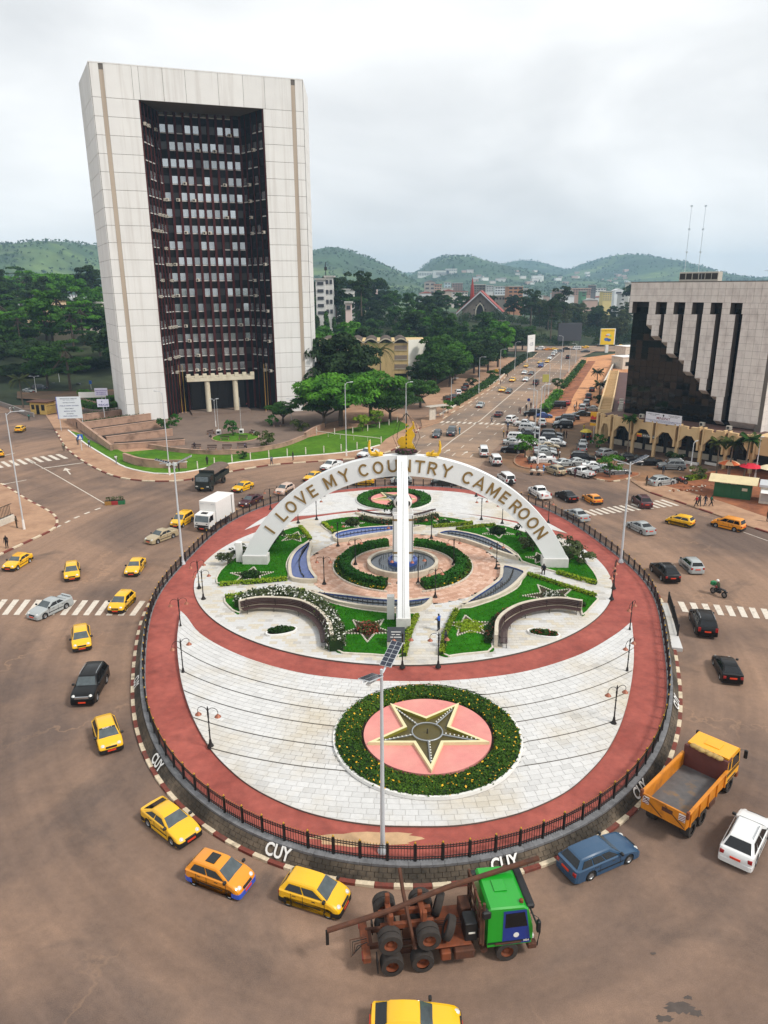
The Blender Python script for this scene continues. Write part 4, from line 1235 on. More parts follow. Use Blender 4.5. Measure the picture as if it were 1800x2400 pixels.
for x,y in ((AXC-17.6,.3),(-.2,-fr+.9)):
 MB().bbox(x-.32,x+.32,y-.3,y+.3,Zc-.05,Zc+2.3,.03).obj('service_cabinet',m_white,arch)
TXT = 'I LOVE MY COUNTRY CAMEROON'
# letter angles read off the photograph (plan angle round the arch mid-line)
midr=[((arch_pt(t,1)[0]+arch_pt(t,0)[0])/2,(arch_pt(t,1)[1]+arch_pt(t,0)[1])/2) for t in [pi*i/400 for i in range(401)]]
LET=[(650,1246),(674,1212),(679,1188)]
LPX={'I': [(629,1240)],'LOVE': [(661,1208),(683,1189),(706,1165),(732,1149)],'MY': [(772,1127),(806,1113)],'COUNTRY': [(854,1102),(886,1097),(920,1093),(953,1091),(983,1092),(1013,1095),(1048,1102)],
  'CAMEROON': [(1097,1116),(1125,1132),(1157,1148),(1183,1167),(1206,1188),(1227,1205),(1249,1225),(1268,1249)]}
def on_arch(u,v):
 a,b,c=ray(u,v);d=Vector((a,b,c));o_=Vector((0,0,CAM_H));n_=Vector((-adir.y,adir.x,0));p0=Vector((ac.x,ac.y,0))-n_*.5
 t_=(p0-o_).dot(n_)/d.dot(n_);p=o_+d*t_
 return (p-Vector((ac.x,ac.y,0))).dot(adir),p.z
GL_={'I': [[(0,-.5),(0,.5)]],'L': [[(-.22,.5),(-.22,-.4),(.3,-.4)]],'O': 'o','C': 'c','V': [[(-.36,.5),(0,-.42),(.36,.5)]],'E': [[(.3,.41),(-.22,.41),(-.22,-.41),(.3,-.41)],[(-.2,.02),(.24,.02)]],
 'M': [[(-.36,-.5),(-.36,.5)],[(-.33,.44),(0,-.3),(.33,.44)],[(.36,.5),(.36,-.5)]],'Y': [[(-.36,.5),(0,.02),(.36,.5)],[(0,.06),(0,-.5)]],'U': 'u','N': [[(-.29,-.5),(-.29,.5)],[(-.27,.44),(.27,-.44)],[(.29,.5),(.29,-.5)]],
 'T': [[(-.38,.41),(.38,.41)],[(0,.4),(0,-.5)]],'R': [[(-.26,-.5),(-.26,.41),(.1,.41),(.26,.32),(.28,.2),(.24,.06),(.1,-.02),(-.24,-.02)],[(.02,-.04),(.32,-.5)]],'A': [[(-.38,-.5),(0,.46),(.38,-.5)],[(-.2,-.18),(.2,-.18)]]}
GM={}
def glyph(ch):
 if ch in GM: return GM[ch]
 st=GL_[ch];m=MB();H=1.3;w=.2
 if st == 'o': st=[[(.34*cos(a),.42*sin(a)) for a in np.linspace(0,2*pi,29)]]
 if st == 'c': st=[[(.34*cos(a),.42*sin(a)) for a in np.linspace(.75,2*pi-.75,23)]]
 if st == 'u': st=[[(-.3,.5),(-.3,-.1)]+[(.3*cos(a),-.12+.3*sin(a)) for a in np.linspace(pi,2*pi,11)]+[(.3,-.1),(.3,.5)]]
 for k,s_ in enumerate(st):
  P=[Vector((x,y,0))*H for x,y in s_];n=len(P);A_,B_=[],[]
  for i in range(n):
   d0=(P[i]-P[i-1]).normalized() if i else None;d1=(P[i+1]-P[i]).normalized() if i < n-1 else None
   if ch == 'O' and i in (0,n-1): d0=d1=Vector((0,1,0))
   d=((d0 or d1)+(d1 or d0)).normalized();nn=Vector((-d.y,d.x,0));c_=max(.45,abs(d.dot(d1 or d0)))
   A_.append(P[i]+nn*w/2/c_);B_.append(P[i]-nn*w/2/c_)
  zt=.07+.004*k
  f=lambda L,z: [(p.x,p.y,z) for p in L]
  m.strip(f(B_,zt),f(A_,zt));m.strip(f(A_,zt),f(A_,0));m.strip(f(B_,0),f(B_,zt))
  for e,q in ((0,1),(-1,0)):
   v4=[f(A_,zt)[e],f(B_,zt)[e],f(B_,0)[e],f(A_,0)[e]];m.add(v4 if q else v4[::-1],[(0,1,2,3)])
 GM[ch]=m.mesh('letter',m_letter);return GM[ch]
for word,pp in LPX.items():
 for ch,(u,v) in zip(word,pp):
  x,z=on_arch(u,v)
  k_=min(range(1,400),key=lambda i: (midr[i][0]-x) ** 2+(midr[i][1]-z) ** 2)
  mx,mz=midr[k_];tx,tz=midr[k_-1][0]-midr[k_+1][0],midr[k_-1][1]-midr[k_+1][1]
  o=link('letter',glyph(ch),arch,(mx,-.5,mz));o.rotation_euler=(pi/2,-atan2(tz,tx),0)
# hands, map sculpture and antenna on the crown
hand_mb=None
def hand(sgn):
 m=MB()
 m.bbox(-1.15,.15,-.5,.5,0,.42,.1)
 for i,y in enumerate((-.38,-.13,.13,.38)):
  m.tube([(-1.0,y,.25),(-1.25,y,.6),(-1.32,y,1.2+(.12,.3,.26,.05)[i]),(-1.22,y,1.75+(.1,.35,.3,0)[i])],[.17,.16,.14,.1],7)
 m.tube([(-.1,-.45,.3),(-.15,-.75,.55),(-.45,-.8,.9)],[.2,.16,.11],7)
 m.tube([(.1,0,.2),(.55,0,.12)],[.38,.3],8)
 if sgn > 0: m.xf(Matrix.Diagonal((-1,1,1,1)));m.f=[f[::-1] for f in m.f]
 return m
for sgn,u,lab in ((-1,893,'left'),(1,1003,'right')):
 x,z=on_arch(u,1062)
 p=Vector((ac.x,ac.y,0))+adir*(x+.25*sgn)
 t=thing('hand_sculpture','gold open hand sculpture on the %s of the arch crown' % lab,'sculpture',(p.x,p.y,ZT-.14),atan2(adir.y,adir.x))
 hand(sgn).obj('hand',m_gold,t,smooth=50);t.scale=(.75,)*3
MAPP=[(626,500),(655,455),(690,425),(735,425),(755,380),(790,310),(840,275),(865,230),(850,195),(875,195),(885,260),(895,300),(850,320),(890,380),(895,410),(860,470),(850,510),(880,560),(910,625),(860,620),(760,610),(680,612),(660,590),(680,570),(640,535)]
x0,_=on_arch(952,1062)
p=Vector((ac.x,ac.y,0))+adir*x0
t=thing('map_sculpture','gold cut-out map of the country with striped mast on the arch crown','sculpture',(p.x,p.y,ZT),atan2(adir.y,adir.x))
ppm=1/(1659/240*21.8)
poly=[((a-765)*ppm,(690-b)*ppm) for a,b in MAPP]
m=MB().prism([(a,b) for a,b in poly],-.09,.09);m.v=[(a,-c+.25,b) for a,b,c in m.v];m.f=[f for f in m.f];m.obj('map_plate',m_gold,t)
MB().cyl((0,-.1,0),(0,-.1,4.2),.07,.05,8).obj('mast',m_black,t)
for i in range(7):
 MB().cyl((0,-.1,.4+i*.42),(0,-.1,.62+i*.42),.085,.085,8).obj('gold_band',m_gold,t)
MB().cyl((0,-.1,4.2),(0,-.1,6.0),.03,.015,6).obj('antenna',m_steel,t)
for a in np.linspace(0,2*pi,9)[:-1]:
 MB().tube([(.1*cos(a),.1*sin(a),4.1),(.9*cos(a),.9*sin(a),3.2),(1.35*cos(a),1.35*sin(a),1.8),(.9*cos(a),.9*sin(a),.7),(.25*cos(a),.25*sin(a),.1)],.02,4).obj('guy_cable',m_black,t)
n=500;d_=rng.normal(size=(n,3));d_ /= np.linalg.norm(d_,axis=1,keepdims=True)
link('flower_basket',leaf_mesh('flower_basket',d_*[1.15,.5,.3]+[0,0,.3],d_,rng.uniform(.08,.16,n),[m_f_dark,mat('purple leaves',S(92,50,66),.7,var=.3)],(rng.uniform(size=n) < .5).astype(int),.7),t)
# obelisk with ball
t=thing('obelisk','white square pillar with bronze bands carrying a football behind the front leg','monument',(FC.x,FC.y,Zc))
HO=6.9-Zc
MB().bbox(-1.05,1.05,-.9,.9,.2,HO,.05).obj('shaft',m_arch,t)
for z in (1.62,5.2): MB().box(-1.075,1.075,-.925,.925,z,z+.2).obj('bronze_band',m_letter,t)
MB().bbox(-1.0,1.0,-.85,.85,HO,HO+.12,.02).obj('cap',m_marble,t)
for sx in (-.98,.98):
 MB().box(sx-.03,sx+.03,-.935,-.9,.4,HO-.2).obj('corner_groove',m_riser,t)
b=thing('football_sculpture','black and white football on top of the pillar','sculpture',(FC.x,FC.y,Zc+HO+.1))
me=bpy.data.meshes.new('ball')
phi=(1+sqrt(5))/2
pent=[Vector(v).normalized() for v in ((-1,phi,0),(1,phi,0),(-1,-phi,0),(1,-phi,0),(0,-1,phi),(0,1,phi),(0,-1,-phi),(0,1,-phi),(phi,0,-1),(phi,0,1),(-phi,0,-1),(-phi,0,1))]
bm=bmesh.new();bmesh.ops.create_icosphere(bm,subdivisions=5,radius=.95)
for f in bm.faces:
 c=f.calc_center_median().normalized();f.smooth=True
 f.material_index=1 if max(c.dot(p) for p in pent) > cos(radians(19.5)) else 0
for v in bm.verts: v.co.z += .93
bm.to_mesh(me);bm.free();me.materials.append(m_white);me.materials.append(m_black)
link('ball',me,b)
MB().lathe([(.6,-.02),(.6,.14),(.45,.14)],n=16).obj('seat_ring',m_gold,b)
# plaque
p=G(928,1512,Zc+.1)
t=thing('monument_plaque','dark sloping granite plaque on white plinth beside the front path','plaque',(p.x,p.y,Zc+.08),-.03)
MB().bbox(-.72,.72,-.45,.6,0,.6,.03).obj('plinth',m_white_d,t)
m=MB().slab((-.72,-.5,.6),(.72,-.5,.6),(.72,.62,1.35),(-.72,.62,1.35),.08);m.obj('slab',mat('dark granite',S(52,55,60),.3,var=.15,scale=4),t)
for y,w in ((-.2,.9),(0,.7),(.2,.8)):
 z=.6+(y+.5)/1.12*.75+.012
 MB().slab((-w/2,y,z),(w/2,y,z),(w/2,y+.05,z+.033),(-w/2,y+.05,z+.033),.01).obj('inscription',m_marble,t)
# curved benches
m_bench=mat('dark brown bench paint',S(62,42,40),.55,var=.15,scale=3)
def bench(pts,label,side,back=m_stone,bh=1.12):
 P=resample(crom(GL(pts,Zc),6),.35)
 t=thing('curved_bench',label,'bench')
 def sl(o0,o1,z0,z1,nm,mt):
  a,b=offset(P,o0*side),offset(P,o1*side);m=MB()
  q=[[(p.x,p.y,z) for p in L] for L,z in ((a,z0+Zc),(a,z1+Zc),(b,z1+Zc),(b,z0+Zc))]
  for i in range(4): m.strip(q[i],q[(i+1) % 4])
  m.add([q[0][0],q[1][0],q[2][0],q[3][0]],[(0,1,2,3)]);m.add([q[0][-1],q[1][-1],q[2][-1],q[3][-1]],[(3,2,1,0)])
  return m.obj(nm,mt,t)
 for i in range(5): sl(-.02-i*.115,-.12-i*.115,.43,.48,'seat_slat',m_bench)
 for i in range(4 if bh > 1 else 1): sl(.02+.03*i,.06+.03*i,.56+i*.14,.67+i*.14,'back_slat',m_bench)
 sl(.2,.5,-.05,bh,'back_wall',back)
 a=offset(P,-.5*side);b=offset(P,.05*side)
 for i in list(range(1,len(P),8))+[len(P)-1]:
  MB().tube([(a[i].x,a[i].y,Zc),(a[i].x,a[i].y,Zc+.42),(b[i].x,b[i].y,Zc+.42),(b[i].x,b[i].y,Zc+min(1.08,bh+.3))],.035,5).obj('leg',m_black,t)
bench([(566,1437),(590,1431),(622,1428),(690,1433),(734,1452),(761,1482),(769,1516)],'long curved dark bench on the left, backed by white-flowering shrubs',1)
bench([(1362,1437),(1305,1430),(1237,1440),(1197,1458),(1175,1482),(1172,1518)],'long curved dark bench on the right with grey concrete back',-1)
bench([(838,1203),(872,1212),(917,1216),(940,1216),(980,1214),(1020,1203)],'far curved bench with its back to the rear lawn',-1,bh=.3)
# ================================================================== LAMPS ON THE ISLAND
def lamp_parts():
 ps=[]
 ps.append(('base',MB().lathe([(.24,0),(.22,.08),(.1,.3),(.075,.55)],n=10).mesh('base',m_black,40)))
 m=MB().cyl((0,0,.5),(0,0,2.75),.05,.035,8)
 for z in (1.2,1.8,2.35): m.lathe([(.05,z),(.075,z+.04),(.05,z+.08)],n=8)
 m.lathe([(.03,2.72),(.06,2.8),(.01,3.0)],n=8)
 ps.append(('post',m.mesh('post',m_black,40)))
 for s in (-1,1):
  P=[(s*.03,0,2.1)]+[(s*(.36-.33*cos(a)),0,2.6+.3*sin(a)) for a in np.linspace(-.3,pi+.5,12)]
  ps.append(('arm',MB().tube([(p[0],p[1],p[2]) for p in P],.022,5).mesh('arm',m_black)))
  ps.append(('lantern',MB().lathe([(.04,.2),(.2,.03),(.22,0),(.12,-.02)],(s*.66,0,2.3),10).mesh('lantern',m_copper,40)))
 return ps
m_copper=mat('copper lantern',S(150,92,70),.5,metal=.3,var=.12)
LPARTS=lamp_parts()
def island_lamp(u,v,label,rz,z=None):
 zz=Zc if z is None else z
 p=G(u,v,zz)
 t=thing('twin_arm_lamp',label,'lamp post',(p.x,p.y,zz-.02),rz,'twin-arm black lamps on the island')
 for nm,me in LPARTS: link(nm,me,t)
for u,v,rz,z,lab in (
 (467,1379,.6,None,'at the left rim of the central circle, farther of two'),(477,1404,.2,None,'at the left rim of the central circle, nearer of two'),
 (424,1475,.4,ZD+.15,'on the left tip of the front plaza'),(430,1580,.7,ZD+.15,'on the left edge of the front plaza, below its tip'),
 (494,1750,-.2,ZD+.12,'in the lower left of the front plaza, standing alone'),(1438,1697,.3,ZD+.12,'in the lower right of the front plaza, standing alone'),
 (1469,1579,.8,ZD+.15,'on the right edge of the front plaza, below its tip'),(1475,1484,.9,ZD+.15,'on the right tip of the front plaza'),
 (699,1226,.1,None,'seen through the left of the arch, below the word LOVE'),(742,1218,.3,None,'seen through the arch just right of the word LOVE'),
 (792,1280,.2,None,'at the left end of the rear basin'),(833,1323,.3,None,'inside the left half-ring hedge'),(760,1369,0,None,'between the left basin and the salmon paving'),
 (924,1282,.2,None,'just left of the obelisk, behind the fountain'),(934,1367,.1,None,'in the gap of the hedges, left of the front leg'),(980,1367,.4,None,'in the gap of the hedges, right of the front leg'),
 (943,1564,.1,None,'beside the granite plaque at the front path, left side'),(1027,1563,.1,None,'at the front path on its right side by the two visitors'),
 (1011,1262,.2,None,'at the left end of the right basin'),(1063,1323,.3,None,'inside the right half-ring hedge'),(1163,1333,.2,None,'between the two right-hand basins'),
 (1020,1400,.3,None,'at the right end of the front basin'),(1128,1218,.2,None,'on the right rear rim below the letters AM'),(1177,1227,.3,None,'on the right rear rim below the letter E'),
 (1116,1163,.2,ZD+.1,'on the rear plaza by the back railing under the letter C'),(1285,1226,.6,ZD,'outside the right leg by the railing beyond the arch'),(1433,1404,1.0,None,'at the right rim of the central circle, nearer of two'),
 (1438,1379,1.1,None,'at the right rim of the central circle, farther of two'),(634,1194,.3,ZD,'by the back railing left of the word LOVE'),(759,1163,.3,ZD+.08,'on the rear plaza under the word MY')):
 island_lamp(u,v,'black twin-arm lamp '+lab,rz,z)
# ================================================================== RAILING ROUND THE ISLAND
rail=thing('island_railing','black iron railing with gold finials all round the roundabout island','railing')
RP=resample(ring_pts(.12,400),1.42,True)
m_fin=mat('gold finial',S(206,160,40),.4,metal=.3,var=.05)
post_me=MB().bbox(-.06,.06,-.06,.06,0,1.12,.01).mesh('post',m_black)
fin_me=MB().lathe([(.02,0),(.05,.04),(.05,.08),(.005,.15)],n=6).mesh('finial',m_fin)
bars=[]
for i in range(len(RP)):
 a,b=RP[i],RP[(i+1) % len(RP)];d=b-a;an=atan2(d.y,d.x)
 o=link('post',post_me,rail,(a.x,a.y,ZD-.02),an)
 link('finial',fin_me,o,(0,0,1.12))
 m=MB();L=d.length
 for z in (.12,.25,.78,.92): m.box(.06,L-.06,-.018,.018,z,z+.03)
 nb=9
 for j in range(nb):
  x=L*(j+.5)/nb
  if a.y < 52:
   for z0 in (.2,.865):
    m.tube([(x+L/nb/2+.052*cos(q),0,z0+.052*sin(q)) for q in np.linspace(0,2*pi,9)],.012,3,caps=False) if j < nb-1 else None
  bars.append((a+d*((j+.5)/nb),an))
 m.obj('rail_panel',m_black,rail,(a.x,a.y,ZD),an)
bars.sort(key=lambda e: e[0].length)
bar_me=MB().box(-.011,.011,-.011,.011,0,1.0).lathe([(.008,1.0),(.02,1.02),(.002,1.07)],n=4,m=1).mesh('baluster',[m_black,m_fin])
rest=MB()
for i,(p,an) in enumerate(bars):
 if i < 296: link('baluster',bar_me,rail,(p.x,p.y,ZD+.02),an)
 else: rest.obox(p,.011,.011,ZD+.05,ZD+1.02,an)
tag(rest.obj('far_balusters',m_black,rail),kind='stuff')
# ramp on the right of the island
r0,r1=G(1556,1420,.3),G(1598,1520,.1)
t=thing('access_ramp','pale stone access ramp with black handrail against the right side of the island','ramp')
pts=GL([(1541,1414),(1564,1416),(1600,1523),(1572,1520)],.2)
MB().prism([p.to_2d() for p in pts],-.02,.32).obj('ramp_slab',m_tile[0],t)
pr=[G(1566,1412,.32),G(1577,1447,.32),G(1588,1490,.32)]
for a in pr: link('post',post_me,t,(a.x,a.y,.3))
MB().tube([(p.x,p.y,1.35) for p in pr],.03,5).obj('handrail',m_black,t)
MB().tube([(p.x,p.y,.6) for p in pr],.03,5).obj('handrail',m_black,t)
R_=resample(pr,.16)
bm_=MB()
for p in R_: link('baluster',bar_me,t,(p.x,p.y,.32))
# ================================================================== SOLAR STREET LAMPS
def solar_lamp(base,h,label,rz,z=0.0,tilt=.12,single=False,s=1.0):
 t=thing('solar_street_lamp',label,'street lamp',(base.x,base.y,z),rz,'solar street lamps')
 MB().cyl((0,0,0),(0,0,h),.13,.07,10).obj('pole',m_greyp,t,smooth=50)
 MB().lathe([(.28,0),(.28,.05),(.16,.4)],n=10).obj('base_plate',m_greyp,t)
 for sg in ((-1,1) if not single else (1,)):
  a=Vector((sg*.12,0,h-.25));b=Vector((sg*1.85,0,h+.55*(1 if sg > 0 else .55)))
  m=MB().tube([a,b],.05,5);m.obj('arm',m_greyp,t)
  d=(b-a).normalized();n_=Vector((0,.31,0));up=Vector((-d.z,0,d.x)) if sg > 0 else Vector((d.z,0,-d.x))
  up=Vector((0,0,1)) if abs(up.z) < .5 else up*(1 if up.z > 0 else -1)
  p0,p1=a+d*.35+up*.1,b+up*.1
  q=[p0-n_,p1-n_,p1+n_,p0+n_]
  if sg < 0: q=q[::-1]
  pn=MB().slab(*q,.05).obj('panel_frame',m_greyp,t)
  L=(p1-p0).length;nc=6
  for i in range(nc):
   for j in range(2):
    c0=p0+d*(L*(i+.06)/nc);c1=p0+d*(L*(i+.94)/nc)
    y0,y1=(-.285,-.015) if j == 0 else (.015,.285)
    qq=[c0+Vector((0,y0,0)),c1+Vector((0,y0,0)),c1+Vector((0,y1,0)),c0+Vector((0,y1,0))]
    if sg < 0: qq=qq[::-1]
    MB().slab(*[x+up*.012 for x in qq],.01).obj('solar_cell',m_solar,pn)
  lp=a+d*.9-up*.1
  MB().bbox(lp.x-.4,lp.x+.4,-.14,.14,lp.z-.08,lp.z+.0,.02).obj('lamp_head',m_white,t)
 return t
solar_lamp(G(429,1322,ZD),11.2,'tall white solar street lamp at the left railing of the island',.12,ZD)
solar_lamp(G(1455,1318,ZD),11.0,'tall white solar street lamp at the right railing of the island',.18,ZD)
solar_lamp(G(897,1996,ZD),10.7,'tall white solar street lamp at the front railing of the island',1.12,ZD)
# ================================================================== THE TOWER
def streak(name,c,dirt,amt=(.48,.75),zs=.05,rough=.8):
 m=bpy.data.materials.new(name);m.use_nodes=True
 N,L=m.node_tree.nodes,m.node_tree.links;b=N['Principled BSDF'];b.inputs['Roughness'].default_value=rough
 g=N.new('ShaderNodeNewGeometry');mp=N.new('ShaderNodeMapping');mp.inputs['Scale'].default_value=(1.3,1.3,zs)
 n=N.new('ShaderNodeTexNoise');n.inputs['Scale'].default_value=.7;n.inputs['Detail'].default_value=7;n.inputs['Roughness'].default_value=.65
 L.new(g.outputs['Position'],mp.inputs['Vector']);L.new(mp.outputs['Vector'],n.inputs['Vector'])
 r=N.new('ShaderNodeValToRGB');r.color_ramp.elements[0].position,r.color_ramp.elements[1].position=amt
 r.color_ramp.elements[0].color=c;r.color_ramp.elements[1].color=dirt
 L.new(n.outputs['Fac'],r.inputs['Fac'])
 n2=N.new('ShaderNodeTexNoise');n2.inputs['Scale'].default_value=.35;n2.inputs['Detail'].default_value=6
 L.new(g.outputs['Position'],n2.inputs['Vector'])
 oi=N.new('ShaderNodeObjectInfo')
 ad=N.new('ShaderNodeMath');ad.operation = 'MULTIPLY_ADD';ad.inputs[1].default_value=.05;ad.inputs[2].default_value=.90
 L.new(oi.outputs['Random'],ad.inputs[0])
 ad2=N.new('ShaderNodeMath');ad2.operation = 'MULTIPLY_ADD';ad2.inputs[1].default_value=.14
 L.new(n2.outputs['Fac'],ad2.inputs[0]);L.new(ad.outputs['Value'],ad2.inputs[2])
 v=N.new('ShaderNodeVectorMath');v.operation = 'SCALE';L.new(r.outputs['Color'],v.inputs[0]);L.new(ad2.outputs['Value'],v.inputs['Scale'])
 L.new(v.outputs['Vector'],b.inputs['Base Color'])
 MATS[name]=m;return m
m_twr=streak('white concrete panel',S(230,229,226),S(208,204,199))
m_twrj=mat('panel joint',S(104,98,92),.9,var=.1)
m_strip=streak('ribbed brown strip',S(184,169,152),S(160,143,127))
m_span=mat('dark green spandrel',S(17,19,18),.75,var=.2,scale=.6,spec=.2)
m_fin_=mat('dark red fin',S(72,27,26),.7,var=.2,scale=1,spec=.2)
m_fin_b=mat('red fin',S(84,30,28),.5,var=.2,scale=1)
def glassy(name,c,rough=.08,metal=.75):
 return mat(name,c,rough,metal=metal,var=.12,scale=.8,rnd=.32)  # random tone per pane stands in for uneven sky reflections
m_glass_t=glassy('silvered window glass',S(172,178,182));m_glass_d=mat('open dark window',S(16,16,18),.3,var=.2)
m_sill=mat('pale window sill',S(210,208,204),.7,var=.1)
m_ac=mat('air conditioner casing',S(200,192,178),.6,var=.12,scale=3);m_acf=mat('air conditioner fan',S(52,50,48),.7,var=.1)
m_beige=mat('beige render',S(212,203,180),.85,var=.08,scale=1,col2=S(184,168,140),c2=(.5,.8),s2=.4)
TA=Vector((-58.3,164.3,0));TRZ=.33
tw=thing('office_tower','tall white concrete tower framing a dark recessed facade with red fins','building',TA,TRZ)
HT,HL=72.2,66.0
XL,XR,XE=8.9,34.5,43.4
MB().prism([(.06,.06),(XL-.06,.06),(12.8,9.0),(12.8,18),(-2.6,18)],0,HT-.1).obj('left_pier',m_twrj,tw)
MB().prism([(XR+.06,.06),(XE-.06,.06),(48.0,15),(48.0,18),(30.6,18),(30.6,9.0)],0,HT-.1).obj('right_pier',m_twrj,tw)
MB().box(XL-.06,XR+.06,.06,9.0,HL,HT-.1).obj('lintel',m_twrj,tw)
MB().box(12.8,30.6,9.0,18,.1,HL+5).obj('facade_core',m_span,tw)
PT=.09
def panel(x0,x1,z0,z1,nm='concrete_panel',y0=-.0):
 MB().bbox(x0+.03,x1-.03,y0-.02,y0+PT,z0+.035,z1-.035,.02).obj(nm,m_twr,tw)
zr=[HL-3.45*i for i in range(20)];zr[-1]=0.12
rows=list(zip(zr[1:],zr[:-1]))
for z0,z1 in rows+[(HL,HT)]:
 panel(0,1.75,z0,z1);panel(2.6,XL if z0 < HL-1 else 8.0,z0,z1)
 panel(XR if z0 < HL-1 else 35.0,40.8,z0,z1);panel(41.65,XE,z0,z1)
for a,b in zip((8.0,9.3,14.0,18.5,25.2,30.4),(9.3,14.0,18.5,25.2,30.4,35.0)): panel(a,b,HL,HT)
MB().box(1.75,2.6,.03,.12,.1,HT-1.2).obj('ribbed_strip',m_strip,tw)
MB().box(40.8,41.65,.03,.12,.1,HT-1.2).obj('ribbed_strip',m_strip,tw)
def side_panels(p,q,out):
 p,q=Vector(p),Vector(q);d=(q-p);L=d.length;d.normalize();n=Vector((-d.y,d.x))*out
 for z0,z1 in rows+[(HL,HT)]:
  for k in range(2):
   a,b=p+d*(L*k/2+.04)+n*.04,p+d*(L*(k+1)/2-.04)+n*.04
   MB().slab((a.x,a.y,z0+.035),(b.x,b.y,z0+.035),(b.x,b.y,z1-.035),(a.x,a.y,z1-.035),-.08*out*-1).obj('concrete_panel',m_twr,tw)
side_panels((-2.6,18),(0,0),-1)
side_panels((XE,0),(48.0,15),-1)
MB().prism([(-.1,-.05),(XE+.1,-.05),(48.1,15),(48.1,18.1),(-2.7,18.1)],HT-.1,HT+.12).obj('roof_slab',m_twr,tw)
# central facade
FL=[62.7-3.45*i for i in range(-1,16)]
NW=10;cw=(30.6-12.8)/NW
win_me={}
def window(x,z,y,w,h,ang,parent,dark):
 k=(round(w,2),round(h,2),dark)
 if k not in win_me:
  win_me[k]=(MB().box(-w/2,w/2,-.03,.1,-h/2,h/2).mesh('window',m_glass_d if dark else m_glass_t),MB().box(-w/2-.06,w/2+.06,-.14,.02,-h/2-.26,-h/2-.06).mesh('sill',m_sill))
 o=link('window',win_me[k][0],parent,(x,y,z),ang)
 o.rotation_euler=(random.uniform(-.012,.012),0,ang+random.uniform(-.012,.012))
 if not dark or random.random() < .25: link('sill',win_me[k][1],o)
 return o
ac_me=MB().bbox(-.42,.42,-.62,-.1,-.32,.32,.03).lathe([(.24,0),(.24,.012)],(-.1,-.635,0),12,1,'Y').mesh('air_conditioner',[m_ac,m_acf])
for i,z in enumerate(FL):
 for k in range(NW):
  x=12.8+cw*(k+.5)
  if z < 11 and 2 <= k <= 7 and z < 9: continue
  window(x,z,8.96,1.16,1.55,0,tw,random.random() < (.12 if z > 30 else .25))
  if random.random() < (.13 if z > 30 else .2): link('air_conditioner',ac_me,tw,(x+random.choice((-.3,.3)),8.9,z-.8))
 MB().box(12.85,30.55,8.86,9.0,z+1.0,z+2.55).obj('spandrel',m_span,tw)
for k in range(NW+1):
 x=12.8+cw*k
 MB().box(x-.26,x+.26,8.45,9.0,8.6 if 2 < k < 9 else .4,HL-.1).obj('fin',m_fin_,tw)
# angled side walls of the recess
def recess(p,q,ncol,fmat,dens):
 p,q=Vector(p),Vector(q);d=(q-p);L=d.length;d.normalize();n=Vector((d.y,-d.x));ang=atan2(d.y,d.x)
 w=MB().slab((p.x,p.y,.2),(q.x,q.y,.2),(q.x,q.y,HL),(p.x,p.y,HL),.1).obj('recess_wall',m_span,tw,(n.x*.06,n.y*.06,0))
 for z in FL[1:]:
  for k in range(ncol):
   c=p+d*(L*(k+.5)/ncol)+n*.08
   window(c.x,z,c.y,min(1.1,L/ncol*.6),1.5,ang,tw,random.random() < .45)
   if random.random() < dens:
    o=link('air_conditioner',ac_me,tw,(c.x+n.x*.1,c.y+n.y*.1,z-.9),ang)
 for k in range(ncol+1):
  c=p+d*(L*k/ncol)+n*.1
  MB().obox(c,.09,.16,.3,HL-.05,ang).obj('fin',fmat,tw)
recess((XL+.02,.3),(12.8,9.0),5,m_fin_b,.2)
recess((30.6,9.0),(XR-.02,.3),4,m_fin_,.22)
# entrance canopy and columns
MB().bbox(14.0,29.9,3.8,8.6,7.9,8.8,.05).obj('canopy',m_beige,tw)
for k in range(9): MB().bbox(14.0+k*1.87,14.95+k*1.87,3.75,4.3,8.8,9.7,.03).obj('canopy_merlon',m_beige,tw)
for x in (18.7,25.3): MB().cyl((x,4.6,.15),(x,4.6,7.92),.62,.62,18).obj('column',m_beige,tw,smooth=60)
MB().box(15,28,8.3,8.95,.2,7.6).obj('entrance_glazing',m_glass_d,tw)
for k in range(6): MB().box(15.2+k*2.1,15.32+k*2.1,8.2,8.32,.2,7.6).obj('glazing_bar',m_black,tw)
for k in range(3): MB().box(14.5,28.5,3.0-k*.45,8.3,.16+k*.0,.62-k*.14).obj('entrance_step',m_tplaza,tw)
for i,(u,v) in enumerate(((419,971),(428,970),(436,969),(624,966),(630,965),(636,965))):
 p=G(u,v);MB_=MB().cyl((0,0,0),(0,0,11.5),.09,.05,7)
 t=thing('flagpole','thin yellow flagpole %s of the tower entrance, %s of its three' % ('left' if i < 3 else 'right',('leftmost','middle','rightmost')[i % 3]),'flagpole',(p.x,p.y,.1))
 MB_.obj('pole',mat('yellow pole paint',S(176,140,66),.5,var=.1),t);MB().lathe([(.25,0),(.25,.15),(.12,.3)],n=8).obj('footing',m_concr,t)
